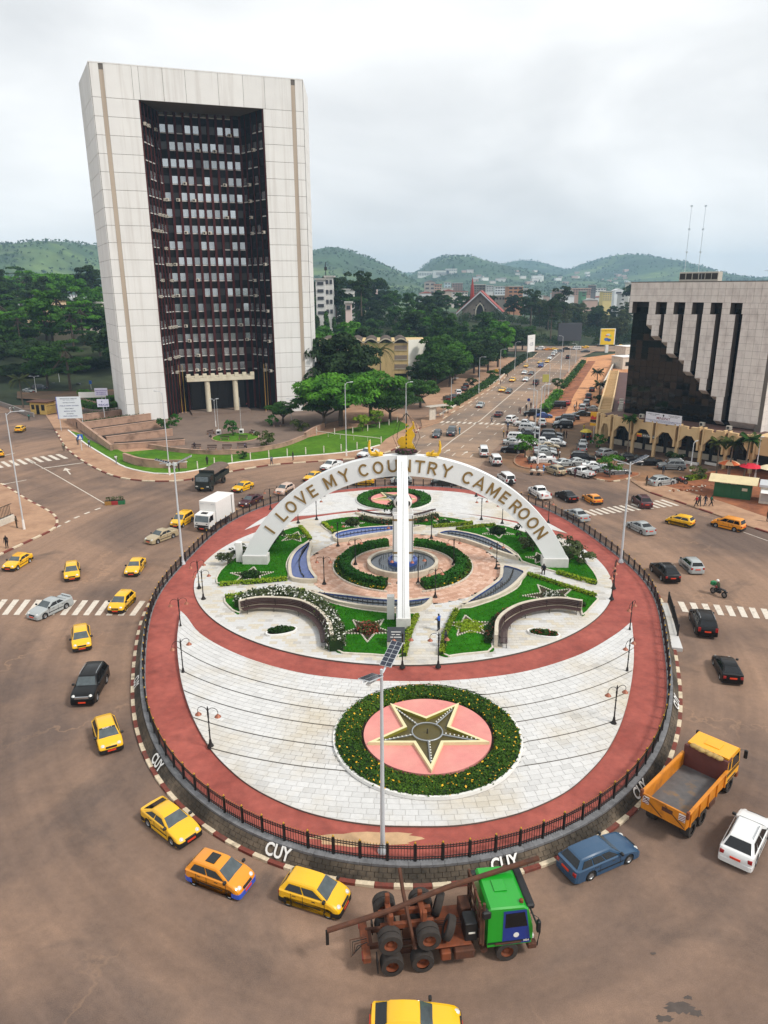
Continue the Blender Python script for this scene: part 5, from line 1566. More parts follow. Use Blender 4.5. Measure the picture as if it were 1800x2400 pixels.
# ================================================================== RIGHT-HAND BUILDING
BA=Vector((42.4,132.4,0));BRZ=atan2(-.755,.655);ex=Vector((.655,-.755,0));ey=Vector((.755,.655,0))
YF=5.8;BX0,BX1,BZ0,BZ1=-1.55,23.6,6.0,29.6
def onB(u,v,y=YF):
 d=Vector(ray(u,v));o_=Vector((0,0,CAM_H));p0=BA+ey*y
 t_=(p0-o_).dot(ey)/d.dot(ey);p=o_+d*t_-BA
 return p.dot(ex),p.z
def z4(x,y): return onB(1350+.2939*x,600+.2939*y)
bd=thing('ministry_building','grey stone office block with stepped dark glass front above a beige arcade','building',BA,BRZ)
m_gran=streak('pink-grey stone panel',S(222,214,207),S(196,186,180),(.45,.7),.6)
m_pane=mat('dark green glass pane',S(5,10,9),.045,var=.1,spec=.5,rnd=.3)
m_mull=mat('black mullion',S(18,18,18),.5,var=.1)
cream=mat('cream arcade render',S(206,176,132),.85,var=.06,scale=1,col2=S(186,152,106),c2=(.5,.8),s2=.35)
MB().box(BX0,BX1-.4,YF+.02,YF+19,.2,BZ1-.5).obj('glass_core',m_mull,bd)
nz_,nx_=17,20
for j in range(nz_):
 for i in range(nx_):
  x0,x1=BX0+(BX1-BX0-.6)*i/nx_,BX0+(BX1-BX0-.6)*(i+1)/nx_;z0,z1=5.6+19.8*j/nz_,5.6+19.8*(j+1)/nz_
  xx=z4(1350,900)[0]
  if x0 > xx: continue
  if x0 > z4(620,500)[0] and z0 > 8+(26-8)*(1-(x0-z4(620,500)[0])/(xx-z4(620,500)[0]))+3.5 and (i % 4 in (1,2)): continue
  o=MB().box(-(x1-x0)/2+.03,(x1-x0)/2-.03,-.02,.0,-(z1-z0)/2+.03,(z1-z0)/2-.03).obj('glass_pane',m_pane,bd,((x0+x1)/2,YF-.03,(z0+z1)/2))
  o.rotation_euler=(random.gauss(0,.012),0,random.gauss(0,.012))
npanel=[0]
def clad(x0,x1,z0,z1,yf):
 MB().box(x0,x1,yf,YF+.1,z0,z1).obj('stone_mass',m_twrj,bd)
 n=max(1,round((x1-x0)/1.15));k=max(1,round((z1-z0)/1.15))
 for i in range(n):
  for j in range(k):
   MB().box(x0+(x1-x0)*i/n+.015,x0+(x1-x0)*(i+1)/n-.015,yf-.05,yf+.01,z0+(z1-z0)*j/k+.015,z0+(z1-z0)*(j+1)/k-.015).obj('stone_panel',m_gran,bd)
zt0=z4(900,368)[1]
YP=YF-1.5
clad(BX0,BX1,zt0,BZ1,YP)
pil=[((615,672),(603,712),545,(640,690),630),((757,815),(740,850),680,(768,822),770),((903,960),(893,1000),825,(890,948),912),((1050,1108),(1040,1148),968,(1018,1080),1058),((1198,1265),(1190,1305),1115,(1140,1205),1300)]
for (a,b),(c,d),ye,(e,f),yn in pil:
 zt=z4(a,462)[1]
 xa,xb=z4(a,420)[0],z4(b,420)[0]
 clad(xa,xb,zt,zt0,YP)
 ym=(470+ye)/2
 xc,xd=z4(c,480)[0],z4(d,480)[0]
 ze,zn=z4(c,ye)[1],z4(e,yn)[1]
 clad(xc,xd,ze,zt,YP)
 xe,xf=xc+(xd-xc)*.42,xd-.1
 clad(xe,xf,zn,ze,YP)
 MB().slab((xe,YP,zn),(xf,YP,zn),(xf,YF,zn-.8),(xe,YF,zn-.8),.08).obj('sloped_sill',m_gran,bd)
 MB().slab((xc,YP,ze),(xe,YP,ze),(xe,YF,ze-.8),(xc,YF,ze-.8),.08).obj('sloped_sill',m_gran,bd)
xm=z4(1358,420)[0];xm2=z4(1335,700)[0]
clad(xm,BX1,z4(1358,462)[1],zt0,YP);clad(xm2-.1,BX1,7.4,z4(1358,462)[1],YP)
clad(BX0,z4(485,420)[0],z4(485,452)[1],zt0,YP)
MB().slab((xm2-.1,YP,7.4),(BX1,YP,7.4),(BX1,YF,6.2),(xm2-.1,YF,6.2),.1).obj('sloped_sill',m_gran,bd)
# end wall
m=MB();MB().box(BX1-.4,BX1+.6,YP+.02,YF+19,4.5,BZ1).obj('end_wall',m_twrj,bd)
for j in range(21):
 for i in range(16):
  y0=YP+.02+i*1.25
  if i >= 3 and 2 < j < 19 and i % 4 in (0,1): continue
  m.box(BX1+.6,BX1+.65,y0+.015,y0+1.235,4.6+j*1.19+.015,4.6+(j+1)*1.19-.015)
tag(m.obj('end_stone_panels',m_gran,bd),kind='stuff')
MB().box(BX0-.05,BX1+.7,YP-.06,YF+19,BZ1,BZ1+.14).obj('roof_coping',m_twrj,bd)
for i in range(6):
 x,z=onB(1603+i*15,655,YF+6)
 MB().bbox(x-.62,x+.62,YF+5.4,YF+7.0,BZ1+.1,BZ1+1.75,.04).obj('rooftop_chiller',mat('chiller casing',S(186,180,168),.6,var=.1,scale=2),bd)
 MB().box(x-.5,x+.5,YF+5.36,YF+5.42,BZ1+.5,BZ1+1.5).obj('chiller_grille',m_acf,bd)
MB().cyl((9.5,YF+2,BZ1),(9.5,YF+2,BZ1+1.4),.03,.03,5).obj('dish_mast',m_steel,bd)
MB().lathe([(.1,0),(1.6,.1)],(20.5,YF+4,BZ1+1.6),14,cap=False).obj('satellite_dish',m_greyp,bd)
MB().cyl((20.5,YF+4,BZ1),(20.5,YF+4,BZ1+1.6),.05,.05,6).obj('dish_mast',m_steel,bd)
# arcade podium
MB().box(-3.4,36,4.0,YF+.0,.1,5.9).obj('shop_front',m_mull,bd)
MB().box(-3.4,36,-.2,YF+.2,5.75,6.05).obj('podium_roof',mat('podium roof',S(92,66,58),.9,var=.15),bd)
cx_=[-2.7,.0,4.2,8.4,12.6,16.8,21.0,25.2]
for i,x in enumerate(cx_):
 MB().bbox(x-.24,x+.24,-.35,.2,0,3.4,.03).obj('arcade_column',cream,bd)
 for s in (-1,1): MB().bbox(x+s*.4-.16,x+s*.4+.16,-.75,.3,2.5,6.5,.04).obj('bracket',cream,bd)
for a,b in zip(cx_[:-1],cx_[1:]):
 w=b-a;P=[(a+.56,6.3),(a+w/2-.32,6.3),(a+w/2-.32,5.9),(a+w/2+.32,5.9),(a+w/2+.32,6.3),(b-.56,6.3),(b-.56,3.6),(b-w*.36,4.75),(a+w*.36,4.75),(a+.56,3.6)]
 m=MB().prism([(x,z) for x,z in P],-.3,.3);m.v=[(x,-y-.35,z) for x,z,y in m.v];m.obj('arch_fascia',cream,bd)
 for k in range(3):
  for r in range(2):
   MB().box(a+.3+(w-.6)*k/3+.04,a+.3+(w-.6)*(k+1)/3-.04,3.95,3.99,1.2+r*2.1+.04,1.2+(r+1)*2.1-.04).obj('shop_pane',m_pane,bd)
 MB().box(a+.3,b-.3,3.9,4.0,.15,1.15).obj('stall_riser',m_stone,bd)
MB().bbox(25.8,36,-.6,4.0,3.4,6.4,.04).obj('plain_fascia',cream,bd)
for x in (30.5,35.8): MB().bbox(x-.3,x+.3,-.4,.3,0,3.4,.03).obj('arcade_column',cream,bd)
for k in range(5): link('air_conditioner',ac_me,bd,(3.0+k*4.1+random.uniform(-1,1),3.2,6.42))
# bank sign over the arcade and roadside sign
sg=MB().box(5.1,9.0,-.55,-.48,3.3,3.95).obj('shop_sign',mat('dark sign board',S(86,84,80),.5,var=.05),bd)
MB().box(5.15,6.1,-.57,-.55,3.32,3.93).obj('sign_logo_field',mat('sign yellow',S(230,170,30),.5,var=.03),sg)
m=MB();P=[(5.2,3.55),(5.42,3.72),(5.62,3.55),(5.84,3.72),(6.05,3.55),(6.05,3.35),(5.2,3.35)]
m.prism(P,0,.01);m.v=[(x,-.572-y,z) for x,z,y in m.v];m.obj('sign_logo',mat('sign red',S(196,40,36),.5,var=.03),sg)
o=link('sign_lettering',text_mesh('SCB Cameroun',.36,.005,.006,m_white),sg,(7.5,-.56,3.62));o.rotation_euler=(pi/2,0,0)
# banner on the podium
x0,zb0=onB(1526,972,-.2);x1,zb1=onB(1593,980,-.2)
bn=thing('ministry_banner','white banner reading MINEPAT over the beige arcade','banner',BA+ex*((x0+x1)/2)-ey*.75+Vector((0,0,6.2)),BRZ)
W_=6.6
MB().box(-W_/2,W_/2,0,.04,0,1.75).obj('cloth',mat('white banner cloth',S(222,220,226),.7,var=.04),bn)
m_navy=mat('banner blue print',S(70,76,130),.7,var=.05);m_crim=mat('banner dark red print',S(120,26,44),.7,var=.05)
for txt,sz,x,z,mt in (('MINEPAT',.62,0,.86,m_crim),("MINISTERE DE L'ECONOMIE, DE LA PLANIFICATION ET DE L'AMENAGEMENT DU TERRITOIRE",.155,0,.46,m_navy),('MINISTRY OF ECONOMY, PLANNING AND REGIONAL DEVELOPMENT',.155,0,.24,m_navy),
       ('REPUBLIQUE DU CAMEROUN',.17,-1.9,1.5,m_black),('Paix - Travail - Patrie',.13,-1.9,1.3,m_black),('REPUBLIC OF CAMEROON',.17,1.9,1.5,m_black),('Peace - Work - Fatherland',.13,1.9,1.3,m_black)):
 o=link('lettering',text_mesh(txt,sz,.003,.004,mt),bn,(x,-.008,z));o.rotation_euler=(pi/2,0,0)
m=MB();P=[(-.12,1.3),(-.14,1.6),(.14,1.6),(.12,1.3),(0,1.18)];m.prism(P,0,.01);m.v=[(x,-.012-y,z) for x,z,y in m.v];m.obj('crest',m_black,bn)
# low wing along the boulevard, with pergola beams and air conditioners on its roof
wa,wb=G(1401,960,6.2),G(1429,868,6.2)
wd=(wb-wa);wd.z=0;wl_=wd.length;wd.normalize();wrz=atan2(wd.y,wd.x)
wg=thing('shop_wing','low beige wing with open roof pergola running back beside the dark glass block','building',(wa.x,wa.y,0),wrz)
MB().box(0,wl_,-7.5,-.1,0,5.6).obj('wall',cream,wg)
MB().box(.2,wl_,-7.4,-2.6,5.6,5.75).obj('roof',mat('wing roof',S(84,58,54),.9,var=.2,scale=.6),wg)
MB().box(0,wl_,-.35,0,5.6,6.3).obj('parapet',cream,wg);MB().box(0,wl_,-2.6,-2.35,5.6,6.3).obj('parapet',cream,wg)
k=0.0
while k < wl_:
 MB().box(k,k+.35,-2.35,-.35,5.7,6.25).obj('pergola_beam',cream,wg);k += 2.1
for i in range(14):
 link('air_conditioner',ac_me,wg,(1.5+(i // 3)*3.2+random.uniform(-.5,.5),-4.2-(i % 3)*1.2,6.05),random.uniform(1.3,1.8))
MB().box(12,13.2,-6.5,-3.5,5.75,6.0).obj('roof_hatch',mat('faded red sheet',S(186,120,120),.8,var=.1),wg)
# ================================================================== YELLOW BUILDING WITH VAULTED ROOF
YA=G(742,900);YB=G(956,904)
YA=Vector((-19.5,224.2,0));YB=Vector((7.6,224.4,0))
yd=thing('vaulted_building','ochre five-storey building with scalloped barrel-vault roof and white end wall','building',YA,0)
WY=YB.x-YA.x
m_ochre=streak('ochre render',S(204,178,126),S(176,148,102),(.45,.75),.3)
MB().prism([(0,0),(WY,0),(WY+5.9,2.6),(WY+5,16),(0,16)],-.3,13.6).obj('wall',m_ochre,yd)
MB().slab((WY+.02,-.02,-.2),(WY+5.95,2.58,-.2),(WY+5.95,2.58,13.9),(WY+.02,-.02,13.9),.12).obj('end_wall',mat('bright white render',S(240,236,224),.7,var=.03,scale=.6),yd)
nb=6;bw=WY/nb
m_louv=mat('grey louvres',S(138,130,120),.7,var=.1);m_vault=mat('vault roof felt',S(78,66,56),.95,var=.2)
for k in range(nb):
 x0=k*bw;m=MB();a0,a1,b0,b1=[],[],[],[]
 for i in range(9):
  t=i/8;x=x0+bw*t;z=13.2+1.25*sin(pi*t)
  a0.append((x,-.7,z));a1.append((x,15.5,z));b0.append((x,-.7,z-.3));b1.append((x,2,z-.3))
 m.strip(a0,a1,0);m.strip(b0,a0,1);m.strip(b1,b0,1);m.obj('vault',[m_vault,m_beige],yd)
 MB().prism([(x0+.2,13.0),(x0+bw-.2,13.0)]+[(x0+.2+(bw-.4)*(1-i/8),13.0+1.0*sin(pi*i/8)) for i in range(1,8)],0,.05).xf(Matrix(((1,0,0,0),(0,0,-1,-.02),(0,1,0,0),(0,0,0,1)))).obj('vault_painted_shade',m_glass_d,yd)  # dark plate under each vault stands in for the shade there
for k,rows_ in ((1,(11.6,8.4,5.6,2.8)),(5,(11.6,8.7,6.0,3.2,.2)),(0,(11.6,8.4,5.5))):
 x0=k*bw+.35
 for z in rows_:
  w=MB().box(x0,x0+bw-.7,-.06,.05,z-.65,z+.65).obj('window',m_glass_d if (k == 5 and z in (3.2,)) else m_louv,yd)
  MB().box(x0-.05,x0+bw-.65,-.2,-.0,z-.82,z-.68).obj('sill',m_beige,w)
  if k != 5 or z != 3.2:
   for q in range(4): MB().box(x0+.03,x0+bw-.73,-.1,-.06,z-.52+q*.3,z-.46+q*.3).obj('louvre',m_concr,w)
# ================================================================== CHURCH
CY=430.0
cp=AT(1124,745,CY)
ch=thing('church','unfinished grey church with pointed window, red roof edge and red spire','building',(cp.x,cp.y,cp.z-1.5),-.18)
m_ciment=streak('bare cement',S(132,122,112),S(104,96,88),(.4,.7),.4)
hw,ev,ap=10.0,7.0,15.8
m=MB().prism([(-hw,0),(hw,0),(hw,ev),(0,ap),(-hw,ev)],0,24);m.v=[(x,y,z) for x,z,y in m.v];m.f=[f[::-1] for f in m.f];m.obj('wall',m_ciment,ch)
for s in (-1,1):
 MB().slab((s*(hw+3.2),-1.5,ev-2.7),(0,-1.5,ap+.35),(0,25,ap+.35),(s*(hw+3.2),25,ev-2.7),.35*s).obj('roof',[m_kred,mat('church red roof',S(150,66,56),.7,var=.12)][1],ch)
 MB().slab((s*(hw+3.2),-1.6,ev-2.75),(0,-1.6,ap+.4),(0,-1.6,ap-.5),(s*(hw+3.2),-1.6,ev-3.6),.2).obj('roof_edge',m_greyp,ch)
def ogive(cx,z,w,h,y=-.06):
 P=[(cx-w,z),(cx+w,z),(cx+w,z+h*.5),(cx+w*.7,z+h*.78),(cx,z+h),(cx-w*.7,z+h*.78),(cx-w,z+h*.5)]
 m=MB().prism(P,0,.1);m.v=[(a,y-c,b) for a,b,c in m.v];return m
w=ogive(0,2.2,2.0,7.0).obj('pointed_window',m_glass_d,ch);ogive(0,1.9,2.5,8.0,-.0).obj('window_surround',m_beige,w)
w=ogive(8.0,.8,.9,3.2).obj('pointed_window',m_glass_d,ch)
for x,z in ((-3.6,3),(-3.2,6),(3.6,3),(3.2,6),(0,10.6),(-2,8.4),(2,8.4)):
 MB().lathe([(.45,0),(.45,.08)],(x,-.1,z),10,axis='Y').obj('round_opening',m_glass_d,ch)
MB().box(-12.5,12.5,-1.2,.2,-2.8,.5).obj('plinth',m_ciment,ch)
for i in range(5): MB().box(-12+i*6-.25,-12+i*6+.25,-1.6,-1.2,-6,.5).obj('plinth_pier',m_ciment,ch)
MB().lathe([(1.6,0),(1.35,10),(.9,15),(.05,21)],(-5.5,14,3),6).obj('spire',mat('red spire',S(146,50,44),.6,var=.1),ch)
MB().cyl((-5.5,14,23.5),(-5.5,14,28),.1,.04,5).obj('spire_mast',m_steel,ch)
# ================================================================== THE TOWN BEHIND
def hill_hit(u,v,y0=1300):
 for k in range(170):
  Y=y0+20*k;p=AT(u,v,Y)
  if p.z <= terrain(p.x,Y): return Y
 return 2600
def town(u0,u1,vt,vb,Y,col,label,floors=3,roof=None,depth=10,name='building',ribs=0,roofc=None,win=(70,72,78),gable=False,rz=0.0):
 if Y > 1500: Y=hill_hit((u0+u1)/2,vb)
 a,b=AT(u0,vb,Y),AT(u1,vb,Y);zt=AT((u0+u1)/2,vt,Y).z;zb=min(a.z,terrain((a.x+b.x)/2,Y))-2
 W=b.x-a.x;t=thing(name,label,'building',(a.x,Y,zb),rz)
 mt=mat('town wall %d %d %d' % col,S(*col),.85,var=.08,scale=.15,rnd=.05)
 H=zt-zb
 MB().box(0,W,0,depth,0,H).obj('wall',mt,t)
 vis=AT(u0,vt,Y).z-AT(u0,vb,Y).z
 fh=vis/floors
 wm=mat('town window %d' % win[0],S(*win),.3,var=.1)
 for f in range(floors):
  z=H-vis+fh*(f+.32)
  n=max(1,int(W/6)) if ribs == 0 else ribs
  for k in range(n):
   MB().box(W*(k+.18)/n,W*(k+.82)/n,-.25,.05,z,z+fh*.42).obj('window',wm,t)
 if gable:
  m=MB().prism([(-1,H),(W+1,H),(W/2,H+W*.22)],0,depth);m.v=[(x,y,z) for x,z,y in m.v];m.f=[f[::-1] for f in m.f]
  m.obj('roof',mat('town roof %d %d %d' % (roofc or (150,80,66)),S(*(roofc or (150,80,66))),.8,var=.15),t)
 else:
  MB().box(-.5,W+.5,-.5,depth+.5,H,H+.7).obj('roof',mat('town roof %d %d %d' % (roofc or (180,176,170)),S(*(roofc or (180,176,170))),.8,var=.15),t)
 return t
W1,GR,BG=(218,216,212),(140,134,128),(196,180,150)
town(742,764,656,742,330,W1,'white flat block with balconies at the right edge of the tower',5,depth=14,ribs=1)
town(764,782,650,742,332,W1,'white windowed block end beside the mast',4,depth=12,ribs=2)
town(785,830,680,720,420,(222,220,214),'long low white house behind the columnar trees',1,ribs=3)
town(810,824,711,732,300,(220,196,190),'small pale pink tower house among the columnar trees',1,ribs=1,depth=4)
town(850,866,666,684,520,(224,216,200),'cream gabled house left of the dark trees',1,gable=True,roofc=(112,84,70))
town(868,885,674,690,540,(216,190,184),'pink house behind the dark trees',1,gable=True,roofc=(170,96,92))
town(980,1015,636,650,2350,(224,224,220),'long white colonnaded palace wing on the hill, left part',1,ribs=9,depth=30,win=(120,124,128))
town(1015,1052,634,650,2350,(206,206,200),'long white palace wing on the hill, middle part',1,ribs=1,depth=30,win=(150,150,146))
town(1046,1071,630,645,2360,(216,214,206),'tallest white palace block on the hill, right end',2,ribs=6,depth=30,win=(140,142,142))
town(1248,1274,646,660,1900,(230,230,226),'plain white block standing alone on the far slope',1,ribs=1,depth=25,win=(212,212,208))
town(995,1020,662,690,900,(168,158,150),'greyish house with steep roof in the town',3,gable=True,roofc=(120,116,114))
town(1018,1035,668,690,850,(190,160,140),'orange-trimmed block of flats in the town',4,ribs=3,roofc=(170,104,84))
town(1042,1056,662,676,1000,(190,206,214),'pale blue glazed block in the town',2,ribs=2,win=(120,160,176))
town(1060,1084,664,682,950,(150,128,118),'brown block of flats with white end in the town',4,ribs=4)
town(1036,1062,676,690,800,(214,210,204),'white low house under the blue block',1,ribs=3)
town(1060,1096,684,697,700,(206,196,190),'pale long house left of the church spire',2,ribs=5,roofc=(150,104,96))
town(1105,1122,668,690,700,(120,112,104),'unfinished dark grey concrete block behind the church roof',4,ribs=3,win=(48,46,46))
town(1122,1137,668,690,705,(110,104,98),'unfinished concrete frame beside the dark grey block',4,ribs=2,win=(44,44,46))
town(1140,1156,670,684,1000,(200,198,196),'white block of flats right of the unfinished frame',3,ribs=3)
town(1160,1190,672,690,900,(210,212,214),'long pale blue-white block in the town',3,ribs=5)
town(1148,1190,694,706,620,(178,172,160),'row of low grey houses right of the church roof',1,ribs=6)
town(1190,1224,672,712,600,(176,128,100),'tall dark glass block with orange concrete frame',5,ribs=3,win=(40,52,60),depth=16)
town(1226,1236,678,706,640,(196,200,204),'narrow pale block beside the dark glass block',4,ribs=1)
town(1298,1330,680,694,760,(140,116,104),'long brown-roofed building in the right of the town',2,ribs=5)
town(1328,1342,682,690,800,(222,220,218),'small white house behind the brown building',1,ribs=2)
town(1342,1384,677,692,800,(172,140,126),'long building with pinkish parapet in the town',3,ribs=7,roofc=(196,164,150))
town(1383,1396,669,688,900,(108,106,108),'dark narrow tower in the right of the town',4,ribs=2)
town(1394,1420,676,686,1100,(224,220,214),'cluster of white houses on the rise',2,ribs=4)
town(1362,1374,683,696,700,(96,140,112),'green painted house in the right of the town',2,ribs=1)
town(1412,1433,684,705,640,(222,200,138),'yellow five-storey block of flats on the right',5,ribs=4,win=(150,110,70))
town(1440,1460,681,692,720,(226,226,228),'white gabled house near the right-hand building',1,gable=True,roofc=(206,206,210))
town(1455,1480,690,706,600,(206,204,202),'low white house beside the stone building',2,ribs=3,roofc=(170,166,166))
town(1474,1490,664,684,560,(220,216,210),'pale house on the rise left of the stone building',2,ribs=2)
for i in range(26):
 u=[1000,1028,1052,1075,1092,1142,1158,1176,1200,1216,1232,1246,1262,1276,1290,1306,1318,1336,1352,1368,1386,1404,1422,1436,1452,1466][i]
 Y=random.uniform(640,1200);w=random.uniform(9,22)*Y/1000
 z=terrain(AT(u,690,Y).x,Y);
 p0=Vector((AT(u,690,Y).x,Y,z))
 c=random.choice([(220,216,212),(200,188,176),(186,170,158),(206,206,208),(178,150,138)])
 t=thing('house','tiny house of %s walls in the far town, %s from its left' % ({220: 'white',200: 'sand',186: 'tan',206: 'pale grey',178: 'pinkish'}[c[0]],['first','second','third','fourth','fifth','sixth','seventh','eighth','ninth','tenth','eleventh','twelfth','thirteenth','fourteenth','fifteenth','sixteenth','seventeenth','eighteenth','nineteenth','twentieth','twenty-first','twenty-second','twenty-third','twenty-fourth','twenty-fifth','twenty-sixth'][i]),'house',(p0.x,Y,z-1),random.uniform(-.4,.4),'tiny houses of the far town')
 hh=random.uniform(6,12)+3
 MB().box(-w/2,w/2,0,9,0,hh).obj('wall',mat('town wall %d %d %d' % c,S(*c),.85,var=.08,scale=.15,rnd=.05),t)
 m=MB().prism([(-w/2-.6,hh),(w/2+.6,hh),(0,hh+2)],-.5,9.5);m.v=[(x,y,z_) for x,z_,y in m.v];m.f=[f[::-1] for f in m.f]
 rc=random.choice([(150,90,76),(128,110,100),(170,166,164)]);m.obj('roof',mat('town roof %d %d %d' % rc,S(*rc),.8,var=.15),t)
for i in range(60):
 if i < 40: u,v=random.uniform(1080,1480),random.uniform(638,668);Y=hill_hit(u,v)
 else: u,v=random.uniform(20,235),random.uniform(662,688);Y=random.uniform(800,1250)
 x=AT(u,660,Y).x;z=terrain(x,Y);w=random.uniform(9,20)
 c=random.choice([(228,226,222),(206,198,190),(216,212,208),(186,160,148)])
 t=thing('house','tiny %s house on the %s, %s' % ({228: 'white',206: 'sand',216: 'pale',186: 'pinkish'}[c[0]],'far green hillside' if i < 40 else 'valley floor below the left hill',('leftmost stretch','left of centre','right of centre','rightmost stretch')[min(3,int((u-(1080 if i < 40 else 20))/(400 if i < 40 else 215)*4))]+(' lower' if Y < (2025 if i < 40 else 1025) else ' higher')),'house',(x,Y,z-1),random.uniform(-.5,.5),'tiny houses on the far slopes' if i < 40 else 'tiny houses under the left hill')
 MB().box(-w/2,w/2,0,10,0,w*.5).obj('wall',mat('town wall %d %d %d' % c,S(*c),.85,var=.08,scale=.15,rnd=.05),t)
 MB().box(-w/2-.5,w/2+.5,-.5,10.5,w*.5,w*.5+.8).obj('roof',mat('town roof 170 166 164',S(170,166,164),.8,var=.15),t)
# pale halls half hidden by the trees on the left
for u0,u1,vt,vb,Y,col,lab,rc in ((60,125,707,722,330,(222,196,158),'long low hall with tan roof behind the left trees',(204,160,116)),(120,165,730,758,300,(232,214,186),'cream wall glimpsed through the left trees',(196,166,130)),(180,240,711,726,330,(220,206,196),'white-roofed hall right of the tan hall',(222,216,208)),(40,85,665,690,620,(186,184,186),'grey block under the left hill',(190,190,192))):
 town(u0,u1,vt,vb,Y,col,lab,1,ribs=4,roofc=rc,depth=14)
# ================================================================== VEHICLES
CM={
 'wglass': mat('windscreen glass',S(92,100,102),.1,metal=.45,var=.25,scale=2.5,spec=.6,obj=True),  # grey base and part-metal finish stand in for sky reflection
 'glass': mat('car glass',S(14,17,20),.05,var=.05,spec=.55),'black': mat('black plastic',S(24,24,25),.55,var=.1),'rubber': mat('tyre rubber',S(28,27,26),.9,var=.1),
 'rim': mat('wheel rim',S(150,152,154),.35,metal=.7,var=.05),'lamp': mat('headlamp glass',S(200,200,196),.15,var=.05,spec=.7),'tail': mat('tail lamp',S(150,20,18),.2,var=.05,spec=.6),
 'plate': mat('orange number plate',S(214,62,28),.5,var=.05),'chrome': mat('chrome trim',S(190,192,194),.2,metal=.9,var=.03)}
PAINT={}
def paint(name,c,metal=.0,rough=.32):
 if name not in PAINT:
  PAINT[name]=mat(name+' car paint',S(*c),rough,metal=metal,var=.03,scale=.8,coat=.15 if max(c) < 40 else .45,spec=.3 if max(c) < 40 else .5,col2=tuple(q*.8 for q in S(*c)[:3])+(1,),c2=(.6,.95),s2=1.2,obj=True)
 return PAINT[name]
YEL,ORA=('taxi yellow',(234,178,6)),('taxi orange',(226,142,20))
WHI,SIL,BLA,DGR,MAR,BLU,GLD,GRN,RED,BEI,GRY=('white',(222,223,222)),('silver',(160,165,165)),('black',(8,8,9)),('dark grey',(62,66,72)),('maroon',(66,24,32)),('blue',(30,70,140)),('champagne',(168,152,122)),('dark green',(24,40,34)),('red',(160,34,36)),('beige',(206,180,164)),('grey',(116,120,122))
STB=('steel blue',(40,74,104))
# kind: L, W, H, wheelbase, wheel radius, front-axle offset, hood front z, cowl(x,z), roof front x, roof rear x, rear glass base (x,z), tail z, ground, side windows
KIND={
 'hatch':  dict(L=3.64,W=1.68,H=1.54,wb=2.37,r=.29,fo=.66,zf=.80,cx=1.10,cz=1.02,wx=.36,rx=-1.42,bx=-1.74,bz=1.02,tz=1.0,g=.16,win=((.05,.46),(.5,.9))),
 'oldhatch': dict(L=4.05,W=1.64,H=1.38,wb=2.43,r=.29,fo=.75,zf=.74,cx=.78,cz=.92,wx=.12,rx=-1.25,bx=-1.88,bz=.95,tz=.93,g=.16,win=((.05,.46),(.5,.86))),
 'roundhatch': dict(L=4.15,W=1.70,H=1.38,wb=2.47,r=.3,fo=.82,zf=.70,cx=.92,cz=.94,wx=.2,rx=-1.05,bx=-1.86,bz=.98,tz=.95,g=.16,win=((.05,.50),(.54,.9))),
 'sedan':  dict(L=4.55,W=1.73,H=1.46,wb=2.65,r=.31,fo=.88,zf=.74,cx=.98,cz=.96,wx=.28,rx=-.85,bx=-1.55,bz=1.02,tz=.99,g=.16,win=((.05,.47),(.51,.86))),
 'wagon':  dict(L=4.78,W=1.74,H=1.49,wb=2.78,r=.32,fo=.85,zf=.76,cx=.98,cz=.97,wx=.32,rx=-1.85,bx=-2.2,bz=.98,tz=.95,g=.16,win=((.04,.34),(.37,.64),(.67,.93))),
 'suv':    dict(L=4.80,W=1.89,H=1.86,wb=2.79,r=.39,fo=.88,zf=1.02,cx=1.08,cz=1.22,wx=.52,rx=-2.0,bx=-2.3,bz=1.2,tz=1.1,g=.24,win=((.04,.35),(.38,.66),(.69,.93))),
 'crossover': dict(L=4.68,W=1.86,H=1.68,wb=2.72,r=.37,fo=.88,zf=.90,cx=1.08,cz=1.1,wx=.38,rx=-1.55,bx=-2.18,bz=1.14,tz=1.08,g=.2,win=((.04,.38),(.41,.7),(.73,.92))),
 'pickup': dict(L=5.25,W=1.83,H=1.79,wb=3.08,r=.38,fo=.92,zf=1.0,cx=1.15,cz=1.18,wx=.55,rx=-.62,bx=-.78,bz=1.14,tz=1.12,g=.32,win=((.06,.48),(.53,.95)),bed=-.86),
 'van':    dict(L=4.65,W=1.70,H=1.98,wb=2.57,r=.32,fo=.95,zf=1.02,cx=1.98,cz=1.16,wx=1.4,rx=-2.02,bx=-2.24,bz=1.12,tz=1.0,g=.22,win=((.06,.26),(.29,.6),(.63,.94))),
 'mpv':    dict(L=4.24,W=1.70,H=1.70,wb=2.55,r=.31,fo=.78,zf=.86,cx=1.22,cz=1.06,wx=.5,rx=-1.8,bx=-2.02,bz=1.04,tz=1.0,g=.16,win=((.05,.34),(.37,.66),(.69,.94))),
 'jeep':   dict(L=4.75,W=1.76,H=2.0,wb=2.73,r=.41,fo=.72,zf=1.14,cx=.98,cz=1.3,wx=.75,rx=-2.18,bx=-2.3,bz=1.24,tz=1.2,g=.38,win=((.03,.3),(.33,.6),(.63,.95))),
}
for K_0 in KIND.values():
 for k_ in list(K_0):
  if k_ != 'win': K_0[k_] *= .91
